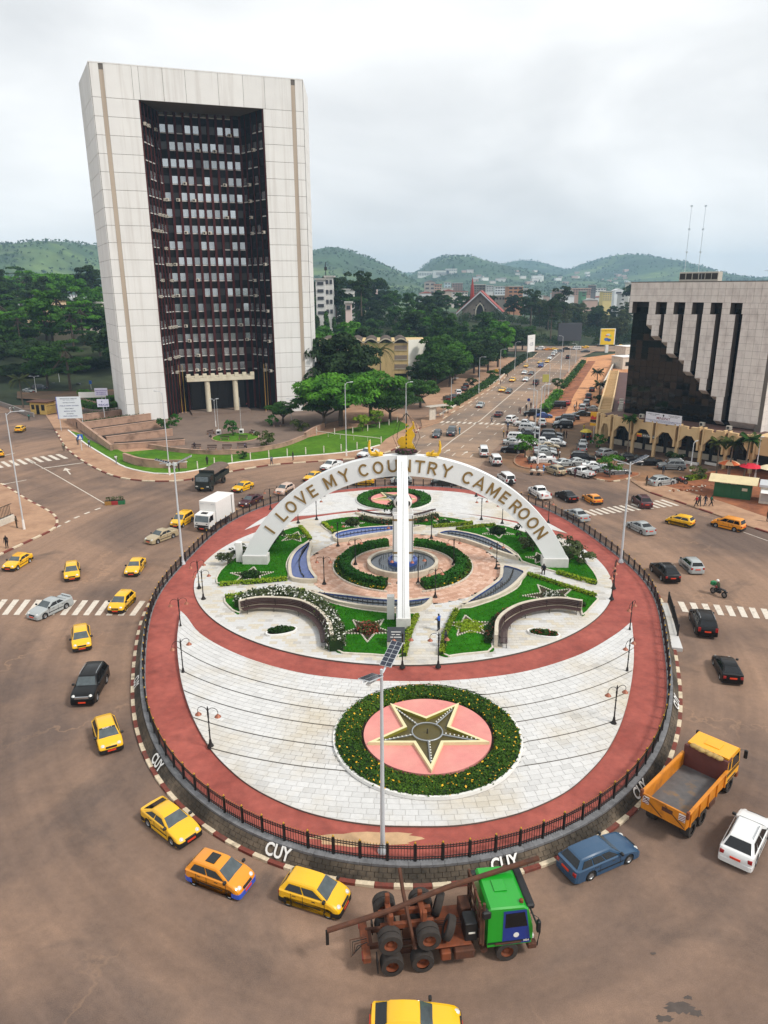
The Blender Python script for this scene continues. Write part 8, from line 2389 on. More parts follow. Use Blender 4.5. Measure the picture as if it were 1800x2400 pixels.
for u,v,ps,tp,lg,lab in (
 (1077,1018,'stand',(60,120,150),(70,130,150),'person in long blue dress beside the waiting SUV'),(1031,1056,'stand',K_,K_,'person in black standing on the centre line behind the right gold hand'),(1152,992,'walk',(150,150,156),(60,62,72),'person in grey crossing the far zebra'),
 (1180,1025,'stand',(220,168,40),K_,'person in yellow top at the kerb of the car park'),(1188,1026,'stand',(92,40,36),K_,'person in brown beside the one in yellow'),(1190,1008,'stand',(70,90,130),(40,44,60),'person in blue-grey behind the one in yellow'),
 (1173,902,'stand',(80,40,50),(60,50,60),'person in dark red on the left boulevard pavement'),(1189,885,'walk',(60,60,70),K_,'person in grey higher on the left boulevard pavement'),(1216,969,'stand',(70,44,44),(50,40,44),'left person of a pair on the right boulevard kerb'),(1219,970,'stand',(40,36,40),(120,40,50),'right person of a pair on the right boulevard kerb'),
 (1233,963,'stand',K_,(40,36,36),'person in black on the right boulevard pavement'),(1244,957,'stand',(96,60,48),K_,'person in brown by the round road sign'),(1252,988,'stand',(120,110,110),(60,60,66),'person between the black SUV and the bright blue car'),
 (1346,962,'stand',(210,206,204),(60,60,70),'person in white in the group on the earth track'),(1351,955,'stand',K_,K_,'person in black in the group on the earth track'),(1357,960,'stand',(150,130,130),K_,'person in pale pink in the group on the earth track'),(1349,970,'stand',(40,42,50),(30,32,36),'person in dark clothes nearest in the group on the track'),
 (1368,1012,'walk',(206,190,40),(180,170,60),'person in yellow-green walking by the arcade verge'),(1298,1014,'stand',(70,90,60),K_,'person at the rear of the large black SUV'),(1314,1013,'stand',(150,150,150),K_,'person in grey by the large black SUV'),(1321,1027,'stand',(30,36,30),(30,30,30),'left person in dark clothes beside the two dark SUVs'),(1327,1027,'stand',(70,40,36),K_,'right person in brown beside the two dark SUVs'),
 (1240,1089,'stand',(50,60,60),(60,60,60),'person at the bumper of the near white pickup'),(1244,1110,'stand',(190,50,30),(80,30,30),'person in red behind the left hand cart'),(1258,1106,'sit',(130,130,140),(60,60,60),'person bending between the two hand carts'),(1273,1110,'stand',(120,160,206),(130,165,210),'person in pale blue robe by the right hand cart'),
 (1311,1076,'stand',(228,226,224),(70,60,50),'person in white shirt beside the near white pickup'),(1307,1070,'stand',(140,90,60),K_,'person in brown half hidden by the near white pickup'),(1347,1120,'walk',(84,34,44),(60,30,36),'person in maroon walking past the lower white pickup'),
 (1631,1188,'walk',(186,30,40),K_,'person in red shirt walking on the right pavement'),(1638,1186,'walk',(60,54,52),(50,48,48),'person in grey just behind the one in red'),(1652,1186,'walk',(40,44,54),(60,66,80),'person with dark backpack, third of four walkers'),(1666,1187,'walk',(20,110,84),K_,'person with green backpack, last of four walkers'),
 (1515,1138,'stand',(44,40,40),(90,80,66),'person at the back of the silver SUV on the right'),(1797,1222,'stand',(36,40,44),K_,'person in dark clothes at the right edge'),(1554,1112,'stand',(50,66,80),(40,44,60),'person in blue-grey at the nose of the grey SUV'),
 (273,1087,'walk',WHc,(120,120,126),'person in white walking up the grass by the stepped walls'),(420,1104,'stand',K_,K_,'person in black beside the white notices on the pavement'),(486,1090,'stand',K_,(30,26,26),'person in black on the lawn behind the army truck'),(637,1090,'walk',(110,116,130),(50,56,70),'person in grey walking along the white lawn kerb'),(687,1079,'stand',(30,34,40),K_,'small person in dark clothes among the lawn posts'),
 (150,1057,'stand',(130,130,110),(80,70,60),'person with bundle at the left street corner'),(183,1043,'stand',(80,90,100),(60,60,66),'person by the blue crossing sign, left side'),(210,1049,'walk',(100,116,140),(50,50,60),'person by the blue crossing sign, right side'),(69,986,'walk',(60,110,100),(40,60,60),'person in green walking by the guard hut'),(25,968,'stand',(220,216,208),(214,210,204),'person in white robe in the left street'),(33,967,'stand',(150,160,150),(90,100,90),'person in grey-green next to the white robe'),
 (40,1237,'stand',(96,84,66),(80,70,56),'person in brown by the left kerb lamp post'),(17,1285,'stand',(26,22,24),(26,22,24),'person in long black dress on the left corner'),(522,956,'stand',(200,200,196),(60,60,66),'person in white shirt at the tower entrance'),(578,957,'stand',(190,60,60),K_,'person in red near the right entrance column'),(724,962,'stand',(90,50,60),K_,'person under the yellow parasol right of the tower'),
 (491,1028,'sit',(120,110,110),K_,'person sitting on the left bench of the forecourt garden'),(597,1022,'sit',WHc,(60,60,70),'person in white sitting on the right forecourt bench'),(456,1050,'sit',(60,60,70),K_,'person sitting on the wall bench below the tower'),(573,1052,'sit',(110,100,120),K_,'person sitting at the right end of the wall bench'),(665,992,'sit',(60,40,40),K_,'person sitting under the round tree by the tower')):
 person(u,v,ps,tp,lg,lab,z=.02 if 1000 < u < 1200 and v < 1040 else .13)
# ================================================================== STREET FURNITURE
def street_lamp(u,v,vtop,label,arm=1.6,ang=0.0,z=.1,r=.1,both=False):
 p=G(u,v,z);lo,hi=2.0,24.0
 c,s=cos(PITCH),sin(PITCH)
 for _ in range(40):
  m=(lo+hi)/2;zc=p.y*c-(m-CAM_H)*s;upv=p.y*s+(m-CAM_H)*c
  if 1200-FPX*upv/zc > vtop: lo=m
  else: hi=m
 h=lo
 t=thing('street_lamp',label,'street lamp',(p.x,p.y,z),ang,'roadside lamp posts')
 MB().cyl((0,0,0),(0,0,h-.2),r,r*.55,8).obj('pole',m_greyp,t);MB().cyl((0,0,0),(0,0,1.3),r*1.6,r*1.4,8).obj('painted_base',m_white,t)
 for sg in ((1,-1) if both else (1,)):
  MB().tube([(0,0,h-.5),(sg*arm*.3,0,h-.05),(sg*arm,0,h)],.04,5).obj('arm',m_greyp,t)
  MB().bbox(sg*arm-.3,sg*arm+.3,-.11,.11,h-.06,h+.06,.03).obj('lamp_head',m_greyp,t)
 return t
street_lamp(57,1241,962,'tall lamp post on the left street corner',1.8,.2)
street_lamp(398,1114,916,'tall thin lamp post on the pavement before the tower',1.2,2.8)
street_lamp(812,1069,897,'tall lamp post on the lawn edge right of the tower',1.2,.4)
street_lamp(951,1054,897,'tall lamp post behind the gold map sculpture',1.0,.2)
for u,v,vt,lab in ((1057,956,887,'first lamp post up the left side of the boulevard'),(1122,922,838,'second lamp post up the left side of the boulevard'),(1171,893,820,'third lamp post up the left side of the boulevard'),(1206,868,803,'fourth lamp post up the left side of the boulevard'),(1235,849,795,'fifth lamp post up the left side of the boulevard')):
 street_lamp(u,v,vt,lab,1.6,-.6)
for u,v,vt,lab in ((1249,962,865,'first lamp post up the right side of the boulevard'),(1285,929,855,'second lamp post up the right side of the boulevard'),(1312,897,826,'third lamp post up the right side of the boulevard'),(1333,873,815,'fourth lamp post up the right side of the boulevard'),(1349,852,808,'fifth lamp post up the right side of the boulevard')):
 street_lamp(u,v,vt,lab,1.6,2.6)
street_lamp(1253,1032,915,'lamp post rising among the parked cars',1.6,2.8);street_lamp(1260,1088,905,'lamp post on the planted island of the car park',1.5,.5)
street_lamp(1618,1104,1040,'short lamp post before the arcade',.8,.6);street_lamp(1768,1128,1030,'bare pole beside the green kiosk',.2,0)
street_lamp(1315,865,790,'lamp post near the top of the boulevard centre',1.4,2.5);street_lamp(85,920,878,'lamp post in the tower car park',1.2,0,both=True);street_lamp(141,905,855,'second lamp post in the tower car park',1.2,0,both=True)
for u,lab in ((506,'left'),(683,'right')):
 street_lamp(u,1000 if u < 600 else 985,935,'small twin lamp at the %s pier of the tower' % lab,.7,.33,.2,.06,True)
# white posts round the park lawn
bol=MB().lathe([(.1,0),(.1,1.0),(.07,1.05),(.07,1.12),(.1,1.14),(.1,1.3),(.02,1.35)],n=8).mesh('bollard',m_white_d,40)
pl=resample(crom(GL([(452,1104),(527,1089),(641,1075),(760,1065),(838,1055),(886,1043)]),5),3.3)
ORD=['first','second','third','fourth','fifth','sixth','seventh','eighth','ninth','tenth','eleventh','twelfth','thirteenth','fourteenth','fifteenth','sixteenth','seventeenth','eighteenth','nineteenth','twentieth']
for i,p in enumerate(pl):
 tag(link('bollard',bol,None,(p.x+.6,p.y+.9,.13)),'%s white concrete post from the left along the park lawn front' % ORD[min(i,19)],'bollard','white posts of the park lawn front')
pl=resample(crom(GL([(742,1018),(800,1020),(860,1012),(900,1002),(940,988),(955,978)]),5),4.0)
for i,p in enumerate(pl):
 tag(link('bollard',bol,None,(p.x,p.y,.13)),'%s white post from the left before the shrubbery right of the tower' % ORD[min(i,19)],'bollard','white posts by the shrubbery')
pts_=crom(GL([(742,1022),(800,1030),(860,1036),(893,1040)]),4)
t=thing('lawn_railing','low white railing between lawn and path right of the tower','railing')
MB().tube([(p.x,p.y,1.05) for p in pts_],.07,6).obj('rail',m_white_d,t)
for p in resample(pts_,3.0): MB().cyl((p.x,p.y,.1),(p.x,p.y,1.05),.07,.07,6).obj('post',m_white_d,t)
# ---- forecourt walls
WALLS=[((168,992),(312,974),1.5,'highest'),((193,1009),(355,986),1.5,'second'),((222,1025),(380,1002),1.45,'third'),((252,1043),(406,1023),1.4,'fourth'),((266,1056),(434,1045),1.0,'lowest')]
for a,b,h,lab in WALLS:
 p,q=G(*a),G(*b);d=q-p;L=d.length
 t=thing('terrace_wall','pinkish concrete planter wall, %s of the five steps left of the forecourt' % lab,'wall',(p.x,p.y,.1),atan2(d.y,d.x))
 MB().bbox(0,L,0,.45,0,h,.03).obj('wall',m_concr,t);MB().box(.1,L-.1,.45,3.0,0,h-.12).obj('planting_soil',m_soil,t)
 MB().bbox(-.05,L+.05,-.06,.52,h,h+.12,.02).obj('coping',m_concr,t)
 n=int(L*16);pos=np.stack([rng.uniform(.3,L-.3,n),rng.uniform(.5,2.8,n),h-.1+rng.uniform(0,.25,n)],1)
 if lab in ('highest','second'): link('plants',leaf_mesh('plants',pos,rng.normal(size=(n,3))+[0,0,1],rng.uniform(.12,.25,n),m_f_grey),t)
a,b=G(160,988),G(262,1058)
t=thing('side_wall','sloping concrete wall closing the stepped planters on the left','wall');d=(b-a).normalized();n_=Vector((-d.y,d.x,0))*.25
MB().add([a-n_,b-n_,b+n_,a+n_]+[Vector((p.x,p.y,z)) for p,z in ((a-n_,2.4),(b-n_,1.3),(b+n_,1.3),(a+n_,2.4))],[(0,3,2,1),(4,5,6,7),(0,1,5,4),(1,2,6,5),(2,3,7,6),(3,0,4,7)]).obj('wall',m_concr,t)
def low_wall(pts,h,label,z=.15,w=.45):
 P=crom(GL(pts),5);A_,B_=offset(P,w/2),offset(P,-w/2);m=MB();t=thing('low_wall',label,'wall')
 q=[[(p.x,p.y,zz) for p in L] for L,zz in ((A_,0),(A_,h),(B_,h),(B_,0))]
 for i in range(4): m.strip(q[i],q[(i+1) % 4])
 m.add([q[k][0] for k in range(4)],[(0,1,2,3)]);m.add([q[k][-1] for k in range(4)],[(3,2,1,0)])
 m.obj('wall',m_concr,t);m2=MB().strip([(p.x,p.y,h+.05) for p in offset(P,w/2+.06)],[(p.x,p.y,h+.05) for p in offset(P,-w/2-.06)]);m2.obj('coping',m_concr,t)
low_wall([(292,1082),(330,1094),(380,1099),(438,1099)],1.5,'curved pinkish wall segment on the grass by the pavement')
low_wall([(350,1052),(420,1062),(500,1067),(580,1063),(660,1050),(715,1030)],.9,'long curved low wall below the tower forecourt')
low_wall([(715,1030),(735,1017),(760,1006)],1.3,'rising end of the forecourt wall beside the palm bushes')
gc=G(552,1026,.2)
t=struct('garden_circle');MB().lathe([(4.6,0),(4.6,.18),(.01,.18)],(gc.x,gc.y,.12),36,cap=False).obj('turf',m_lawn2,t);MB().lathe([(4.75,0),(4.75,.22),(4.55,.22)],(gc.x,gc.y,.12),36,cap=False).obj('edging',m_concr,t)
def park_bench(u,v,ang,label):
 p=G(u,v,.2);t=thing('park_bench',label,'bench',(p.x,p.y,.2),ang)
 for k in range(3): MB().box(-.9,.9,-.22+k*.16,-.1+k*.16,.42,.47).obj('seat_slat',m_bench,t)
 for k in range(2): MB().box(-.9,.9,.26,.3,.6+k*.17,.72+k*.17).obj('back_slat',m_bench,t)
 for s in (-1,1): MB().box(s*.75-.06,s*.75+.06,-.22,.32,0,.42).obj('leg',m_concr,t)
for u,v,a,lab in ((527,1032,0,'bench on the near left of the garden circle'),(570,1031,0,'bench on the near right of the garden circle'),(495,1018,1.0,'bench left of the garden circle'),(590,1018,-1.0,'bench right of the garden circle'),(460,1052,0,'first wall bench from the left below the forecourt'),(497,1054,0,'second wall bench from the left below the forecourt'),(532,1053,0,'third wall bench from the left below the forecourt'),(567,1050,.1,'fourth wall bench from the left below the forecourt'),(650,1000,.4,'bench beside the round tree near the tower')):
 park_bench(u,v,a,lab)
for u,v in ((513,1018),(566,1016)):
 p=G(u,v,.2);t=thing('lamp_plinth','small white plinth with thin mast %s of the clipped bush' % ('left' if u < 540 else 'right'),'plinth',(p.x,p.y,.15));MB().bbox(-.45,.45,-.35,.35,0,1.0,.05).obj('plinth',m_white,t);MB().box(-.3,.3,-.37,-.34,.3,.75).obj('recess',m_black,t);MB().cyl((0,0,1),(0,0,7.5),.04,.03,5).obj('mast',m_greyp,t)
# ---- signs on the left
def board(base,w,h,z0,label,name,ang=0.0,col=(214,222,228),posts=2,cat='sign',mat_=None):
 t=thing(name,label,cat,(base.x,base.y,.1),ang)
 o=MB().bbox(-w/2,w/2,-.06,.06,z0,z0+h,.015).obj('panel',mat_ or mat('sign face %d %d %d' % col,S(*col),.5,var=.03),t)
 for k in range(posts):
  x=0 if posts == 1 else -w/2+.15+k*(w-.3)/(posts-1)
  MB().cyl((x,.1,0),(x,.1,z0+h),.07,.07,6).obj('post',m_greyp,t)
 return t,o
p=G(170,1010)
t,o=board(p,4.9,4.6,2.6,'large white notice board with rows of print left of the stepped planters','notice_board',.12)
m_pr=mat('grey print',S(92,100,120),.6,var=.05);m_pr2=mat('pale print',S(140,150,170),.6,var=.05)
for i,(txt,sz,z,mt_) in enumerate((('REPUBLIQUE DU CAMEROUN',.26,6.8,m_pr),('PAIX - TRAVAIL - PATRIE',.2,6.5,m_pr2),('MAITRISE D OUVRAGE',.24,5.95,m_pr),('POUR LE GRAND YAOUNDE',.3,5.3,m_navy),('FINANCEMENT',.26,4.7,m_pr),('MAITRE D OEUVRE',.28,4.15,m_navy),('ENTREPRISE',.26,3.6,m_pr),('DELAI D EXECUTION',.3,3.1,m_navy))):
 q=link('print_line',text_mesh(txt,sz,.003,.006,mt_),o,(0,-.068,z));q.rotation_euler=(pi/2,0,0)
MB().box(-2.5,-2.42,-.2,.1,2.5,7.2).obj('side_board',mat('blue side board',S(90,104,176),.5,var=.05),t)
p=G(246,985)
t,o=board(p,2.6,1.75,3.0,'small white sign reading INDCAF below another white sign','union_sign',.1,(214,214,232),1)
q=link('lettering',text_mesh('INDCAF',.62,.004,.012,m_navy),o,(.1,-.068,3.45));q.rotation_euler=(pi/2,0,0)
m=MB().prism([(-.35,4.1),(-.2,4.5),(-.05,4.1)],0,.01);m.v=[(x,-.07-y,z) for x,z,y in m.v];m.obj('emblem',m_navy,o)
p=G(244,978)
t,o=board(p,2.9,1.75,5.0,'white sign with violet print mounted above the INDCAF sign','union_sign',.1,(222,218,236),1)
for z,tx in ((6.2,'UNION NATIONALE'),(5.75,'DES SYNDICATS'),(5.35,'DU CAMEROUN')):
 q=link('lettering',text_mesh(tx,.3,.003,.008,mat('violet print',S(120,92,170),.6)),o,(0,-.068,z));q.rotation_euler=(pi/2,0,0)
p=G(222,975)
t,o=board(p,6.2,1.3,4.3,'blank white strip banner on two pale blue posts left of the INDCAF sign','banner_frame',.1,(226,226,220),2)
p=G(192,1057);t,o=board(p,.95,.95,2.1,'blue square pedestrian crossing sign on the left corner','crossing_sign',.2,(40,92,176),1)
m=MB().prism([(-.34,2.2),(.34,2.2),(0,2.9)],0,.01);m.v=[(x,-.07-y,z) for x,z,y in m.v];m.obj('white_triangle',m_white,o)
p=G(214,915);t,o=board(p,.8,1.0,1.8,'small blue sign in the tower car park','parking_sign',0,(40,92,170),1)
for u,lab in ((396,'left'),(411,'right')):
 p=G(u,1101);board(p,.7,.55,.6,'small white notice on the pavement, %s one' % lab,'notice',.1,(226,226,226),1)
p=G(820,932,.1);board(G(935,925),1.0,1.3,3.0,'blue parking sign in front of the ochre building','parking_sign',0,(30,110,160),1)
p=G(942,918)
q=text_mesh('P',1.0,.004,.02,m_white);o=link('lettering',q,bpy.data.objects[[x.name for x in bpy.data.objects if x.get('label') == 'blue parking sign in front of the ochre building'][0]],(0,-.07,3.62));o.rotation_euler=(pi/2,0,0)
a,b=G(1452,832),G(1406,925);d=b-a
t=thing('track_wall','grey wall between the earth track and the yard of the wing','wall',(a.x,a.y,0),atan2(d.y,d.x));MB().bbox(0,d.length,-.15,.15,0,1.6,.02).obj('wall',mat('grey render',S(130,122,116)),t);MB().box(-.05,d.length,-.22,.22,1.6,1.7).obj('coping',m_white_d,t)
for u,v,w,h,lab in ((1458,866,9,4.2,'nearer'),(1464,846,8,5.5,'farther')):
 p=G(u,v);t=thing('white_shed','%s white flat-roofed shed between the wing and the billboard' % lab,'shed',(p.x,p.y,0),.3);MB().bbox(0,w,0,7,0,h,.03).obj('wall',m_white_d,t);MB().bbox(-.2,w+.2,-.2,7.2,h,h+.25,.03).obj('roof',m_white,t)
 for k in range(2): MB().box(1.2+k*3.5,2.8+k*3.5,-.06,.05,1.2,2.6).obj('window',m_glass_d,t)
# bank totem
p=G(1389,1040);t=thing('bank_totem','yellow and red bank sign at the corner of the arcade','sign',(p.x,p.y,0),BRZ+.3)
MB().cyl((0,.1,0),(0,.1,6),.08,.08,6).obj('post',m_greyp,t);o=MB().bbox(-.8,.8,-.1,.1,4.2,6.1,.03).obj('panel',MATS['sign yellow'],t)
m=MB().prism([(-.75,5.1),(-.4,5.5),(0,5.1),(.4,5.5),(.75,5.1),(.75,4.75),(-.75,4.75)],0,.012);m.v=[(x,-.11-y,z) for x,z,y in m.v];m.obj('red_mark',MATS['sign red'],o);MB().bbox(-.8,.8,-.11,.11,4.2,4.7,.02).obj('dark_band',m_black,o)
MB().bbox(-.8,.8,-.1,.1,3.5,4.0,.02).obj('lower_panel',MATS['sign yellow'],t)
# billboards and dark screen at the top of the boulevard
p=G(1421,826);S_=AT(1448,790,p.y).x-AT(1410,790,p.y).x
t=thing('yellow_billboard','tall yellow billboard with blue picture at the end of the boulevard','billboard',(p.x,p.y,0),.05)
z0,z1=AT(1425,808,p.y).z,AT(1425,770,p.y).z;w=S_*.92
MB().bbox(-w/2,w/2,-.4,.4,z0,z1,.05).obj('frame',m_white,t);o=MB().box(-w/2+.1,w/2-.5,-.45,-.4,z0+.1,z1-.1).obj('poster',mat('poster yellow',S(236,196,24),.5,var=.02),t)
q=link('poster_lettering',text_mesh('ECONOMISER MAINTENANT',.5,.004,.01,m_black),o,(-.2,-.46,z1-1.0));q.rotation_euler=(pi/2,0,0)
for x,z,sx,sz,c in ((-.6,.34,1.1,.75,(70,110,176)),(.6,.3,1.0,.65,(50,90,160)),(.1,.62,.9,.55,(200,206,214)),(-.5,.56,.8,.25,(190,40,40)),(1.1,.55,.6,.5,(180,200,50))):
 MB().lathe([(1,0),(1,.01)],(0,0,0),14,axis='Y').xf(Matrix.Diagonal((sx,1,sz,1))).obj('poster_figure',mat('poster %d %d %d' % c,S(*c),.5,var=.05),o,(x,-.47,z0+(z1-z0)*z))
MB().bbox(-.7,.7,-.4,.4,-.1,z0,.05).obj('pedestal',m_white,t)
p=Vector((AT(1334,800,376).x,376,0));t=thing('dark_screen','large blank dark screen on legs before the wood','screen',(p.x,376,0),.0)
w=AT(1361,780,376).x-AT(1306,780,376).x;z0,z1=AT(1334,799,376).z,AT(1334,757,376).z
MB().bbox(-w/2,w/2,-.3,.5,z0,z1,.1).obj('panel',mat('blank screen',S(62,64,70),.6,var=.06),t)
for k in range(5): MB().cyl((-w/2+.5+k*(w-1)/4,.2,0),(-w/2+.5+k*(w-1)/4,.2,z0),.14,.14,6).obj('leg',m_black,t)
p=G(1243,838);a=AT(1240,822,p.y);t=thing('white_billboard','white slanted billboard at the left end of the boulevard','billboard',(p.x,p.y,0),.95)
MB().bbox(-3.6,3.6,-.12,.12,2.4,9.4,.04).obj('panel',m_white,t);
for s in (-1,1): MB().cyl((s*3.0,.2,0),(s*3.0,.2,9),.12,.12,6).obj('post',m_black,t)
q=link('lettering',text_mesh('-1,55',1.9,.004,.02,m_pr),t,(0,-.14,5.6));q.rotation_euler=(pi/2,0,0)
p=G(1275,955);t,o=board(p,1.6,1.9,6.2,'small yellow-green panel hung on a post beside the hedge','post_panel',.1,(176,170,90),1)
p=G(1238,962);t=thing('round_road_sign','round blue and red road sign on the boulevard pavement','road sign',(p.x,p.y,.1),0);MB().cyl((0,.05,0),(0,.05,2.5),.04,.04,6).obj('post',m_greyp,t);MB().lathe([(.4,0),(.4,.03)],(0,-.03,2.5),16,axis='Y').obj('disc',mat('road sign blue',S(40,60,130),.5),t)
# planter box on the left road
p=G(270,1182);t=thing('painted_planter','small planter painted yellow, red and green on the left road','planter',(p.x,p.y,0),.2)
for k,c in enumerate(((150,110,50),(150,40,40),(30,100,60))): MB().bbox(-1.35+k*.9,-.46+k*.9,-.35,.35,0,.55,.02).obj('painted_section',mat('planter %d' % k,S(*c),.7,var=.1),t)
MB().box(-1.3,1.3,-.3,.3,.5,.58).obj('soil',m_soil,t)
n=160;link('plants',leaf_mesh('plants',np.stack([rng.uniform(-1.2,1.2,n),rng.uniform(-.25,.25,n),rng.uniform(.58,1.1,n)],1),rng.normal(size=(n,3)),rng.uniform(.08,.16,n),m_f_grey),t)
# guard hut and fences on the left
p=G(92,972);t=thing('guard_hut','small ochre guard hut with flat brown roof by the left street','hut',(p.x,p.y,.05),-.25)
MB().bbox(-2.3,2.3,0,3.2,0,2.9,.03).obj('wall',mat('hut ochre',S(206,172,96),.85,var=.08),t);MB().bbox(-2.8,2.8,-.5,3.6,2.9,3.15,.03).obj('roof',mat('hut roof',S(92,60,46),.9,var=.15),t)
for x,w,z0,z1,nm in ((-1.5,.8,1.2,2.3,'window'),(-.2,.85,.1,2.3,'door'),(1.3,.9,1.0,2.4,'window')): MB().box(x-w/2,x+w/2,-.05,.05,z0,z1).obj(nm,m_glass_d,t)
MB().box(-2.32,-2.28,.8,2.2,1.2,2.3).obj('window',m_glass_d,t)
p=G(112,975);t=thing('iron_gate','black iron gate beside the guard hut','gate',(p.x,p.y,.1),1.0)
for k in range(12): MB().box(k*.28,k*.28+.05,-.03,.03,0,2.4).obj('bar',m_black,t)
for z in (.2,2.2): MB().box(0,3.2,-.04,.04,z,z+.1).obj('rail',m_black,t)
t=thing('boundary_wall','grey stepped boundary wall running up the left street','wall');P=GL([(-60,930),(0,950),(35,962),(65,975),(80,978)]);m=MB()
for a,b in zip(P[:-1],P[1:]):
 d=b-a;m2=MB().bbox(0,d.length,-.2,.2,0,1.1,.02);m2.obj('wall_length',mat('grey render',S(130,122,116),.9,var=.1),t,(a.x,a.y,0),atan2(d.y,d.x))
t=thing('street_fence','black railing on a white plinth at the left edge','fence');a,b=G(-70,1265),G(33,1222);d=b-a
MB().bbox(0,d.length,-.2,.2,.1,.95,.03).obj('plinth',m_white_d,t,(a.x,a.y,0),atan2(d.y,d.x))
for k in range(int(d.length/.25)):
 q=a+d*(k*.25/d.length);MB().box(-.025,.025,-.025,.025,.95,2.5).obj('bar',m_black,t,(q.x,q.y,0))
for z in (1.05,2.4): MB().box(0,d.length,-.03,.03,z,z+.06).obj('rail',m_black,t,(a.x,a.y,0),atan2(d.y,d.x))
# bus shelter, kiosks, parasols, carts on the right
p=G(1013,985);t=thing('bus_shelter','bus shelter with white end panel and flat roof at the boulevard corner','shelter',(p.x,p.y,.1),.6)
MB().bbox(-.9,.9,-.1,.1,0,2.9,.03).obj('end_panel',m_white_d,t);MB().bbox(-1.2,4.4,-.6,1.6,2.9,3.05,.03).obj('roof',mat('shelter roof',S(176,168,156),.7,var=.1),t)
for x in (3.9,1.8): MB().cyl((x,.9,0),(x,.9,2.9),.06,.06,6).obj('post',m_greyp,t)
MB().box(1.2,3.9,.6,1.0,.4,.48).obj('bench_seat',m_bench,t)
p=G(1702,1160,.15);t=thing('green_kiosk','green corrugated kiosk with cream roof on the trampled earth','kiosk',(p.x,p.y,.1),-.52)
m_kg=mat('kiosk green paint',S(20,84,46),.6,var=.15,scale=1.5)
MB().bbox(-1.6,3.2,-1.5,1.7,0,2.3,.03).obj('wall',m_kg,t)
m=MB().slab((-2.4,-2.1,2.35),(3.9,-2.1,2.35),(3.9,.2,3.0),(-2.4,.2,3.0),.06).slab((-2.4,.2,3.0),(3.9,.2,3.0),(3.9,2.4,2.5),(-2.4,2.4,2.5),.06);m.obj('roof',mat('kiosk cream roof',S(206,190,150),.8,var=.1,scale=1),t)
for x in (-.2,1.0,2.1): MB().bbox(x,x+.9,-1.56,-1.5,.4,2.1,.02).obj('shutter',m_kg,t)
MB().bbox(2.0,2.7,-1.59,-1.56,1.3,1.7,.01).obj('poster',m_beige,t);MB().box(-1.62,-1.58,-1.2,-.1,.1,2.1).obj('doorway',m_glass_d,t)
for k in range(10): MB().box(-1.66,-1.6,.0+(k % 2)*.8,.7+(k % 2)*.8,.3+(k // 2)*.38,.58+(k // 2)*.38).obj('newspaper',random.choice([m_white_d,m_beige,m_tiledark]),t)
q=link('wall_lettering',text_mesh('AUDIO VIDEO',.34,.003,.008,m_white),t,(.2,-1.58,2.2));q.rotation_euler=(pi/2,0,0)
p=G(1795,1180);t=thing('white_kiosk','white kiosk with propped shutters at the right edge','kiosk',(p.x+1.0,p.y,.1),-.5)
MB().bbox(-1.8,3.5,-1.4,1.6,0,2.4,.03).obj('wall',m_white_d,t);MB().bbox(-2.0,3.7,-1.6,1.8,2.4,2.75,.03).obj('roof',m_greyp,t)
for k in range(4): MB().slab((-1.7+k*1.25,-1.45,2.1),(-.6+k*1.25,-1.45,2.1),(-.6+k*1.25,-2.3,1.75),(-1.7+k*1.25,-2.3,1.75),-.05).obj('shutter',m_white,t);MB().box(-1.6+k*1.25,-.65+k*1.25,-1.43,-1.4,.4,1.6).obj('panel',m_tiledark,t)
def parasol(u,v,c,label,r=1.5,h=2.3,zb=.1):
 p=G(u,v,zb);t=thing('parasol',label,'parasol',(p.x,p.y,zb));MB().cyl((0,0,0),(0,0,h),.03,.03,6).obj('pole',m_greyp,t)
 for i in range(8):
  a,b=2*pi*i/8,2*pi*(i+1)/8;MB().add([(0,0,h+.45),(r*.55*cos(a),r*.55*sin(a),h+.28),(r*.55*cos(b),r*.55*sin(b),h+.28),(r*cos(a),r*sin(a),h-.1),(r*cos(b),r*sin(b),h-.1)],[(0,1,2),(1,3,4,2)]).obj('canopy_gore',c[i % len(c)],t)
cr=lambda *c: mat('parasol %d %d %d' % c,S(*c),.8,var=.05)
parasol(1704,1118,[cr(224,110,60),cr(230,190,150)],'faded orange and white parasol behind the green kiosk',1.7);parasol(1755,1126,[cr(206,30,56)],'bright red parasol behind the green kiosk',1.7);parasol(1800,1130,[cr(226,214,180)],'cream parasol at the right edge',1.7);parasol(733,962,[cr(226,196,90),cr(230,220,180)],'pale yellow parasol at the right foot of the tower',1.6);parasol(1372,1008+30,[cr(196,176,60)],'small yellow parasol by the arcade corner',1.2)
for u,v,lab in ((1249,1113,'left'),(1265,1114,'right')):
 p=G(u,v);t=thing('hand_cart','small hand cart with white sack, %s of two by the champagne SUV' % lab,'cart',(p.x,p.y,0),-.3)
 MB().bbox(-.6,.6,-.35,.35,.5,.6,.02).obj('tray',m_concr,t);MB().sph((0,0,.75),.45,8,6,0,(1.1,.7,.45)).obj('sack',m_white_d,t,smooth=80)
 for s in (-1,1): MB().lathe([(.05,-.03),(.25,-.03),(.25,.03),(.05,.03)],(-.2,s*.38,.25),10,axis='Y').obj('wheel',CM['rubber'],t);MB().tube([(.3,s*.3,.55),(1.1,s*.3,.7)],.03,4).obj('handle',m_concr,t)
 MB().box(.35,.42,-.3,.3,0,.5).obj('leg',m_concr,t)
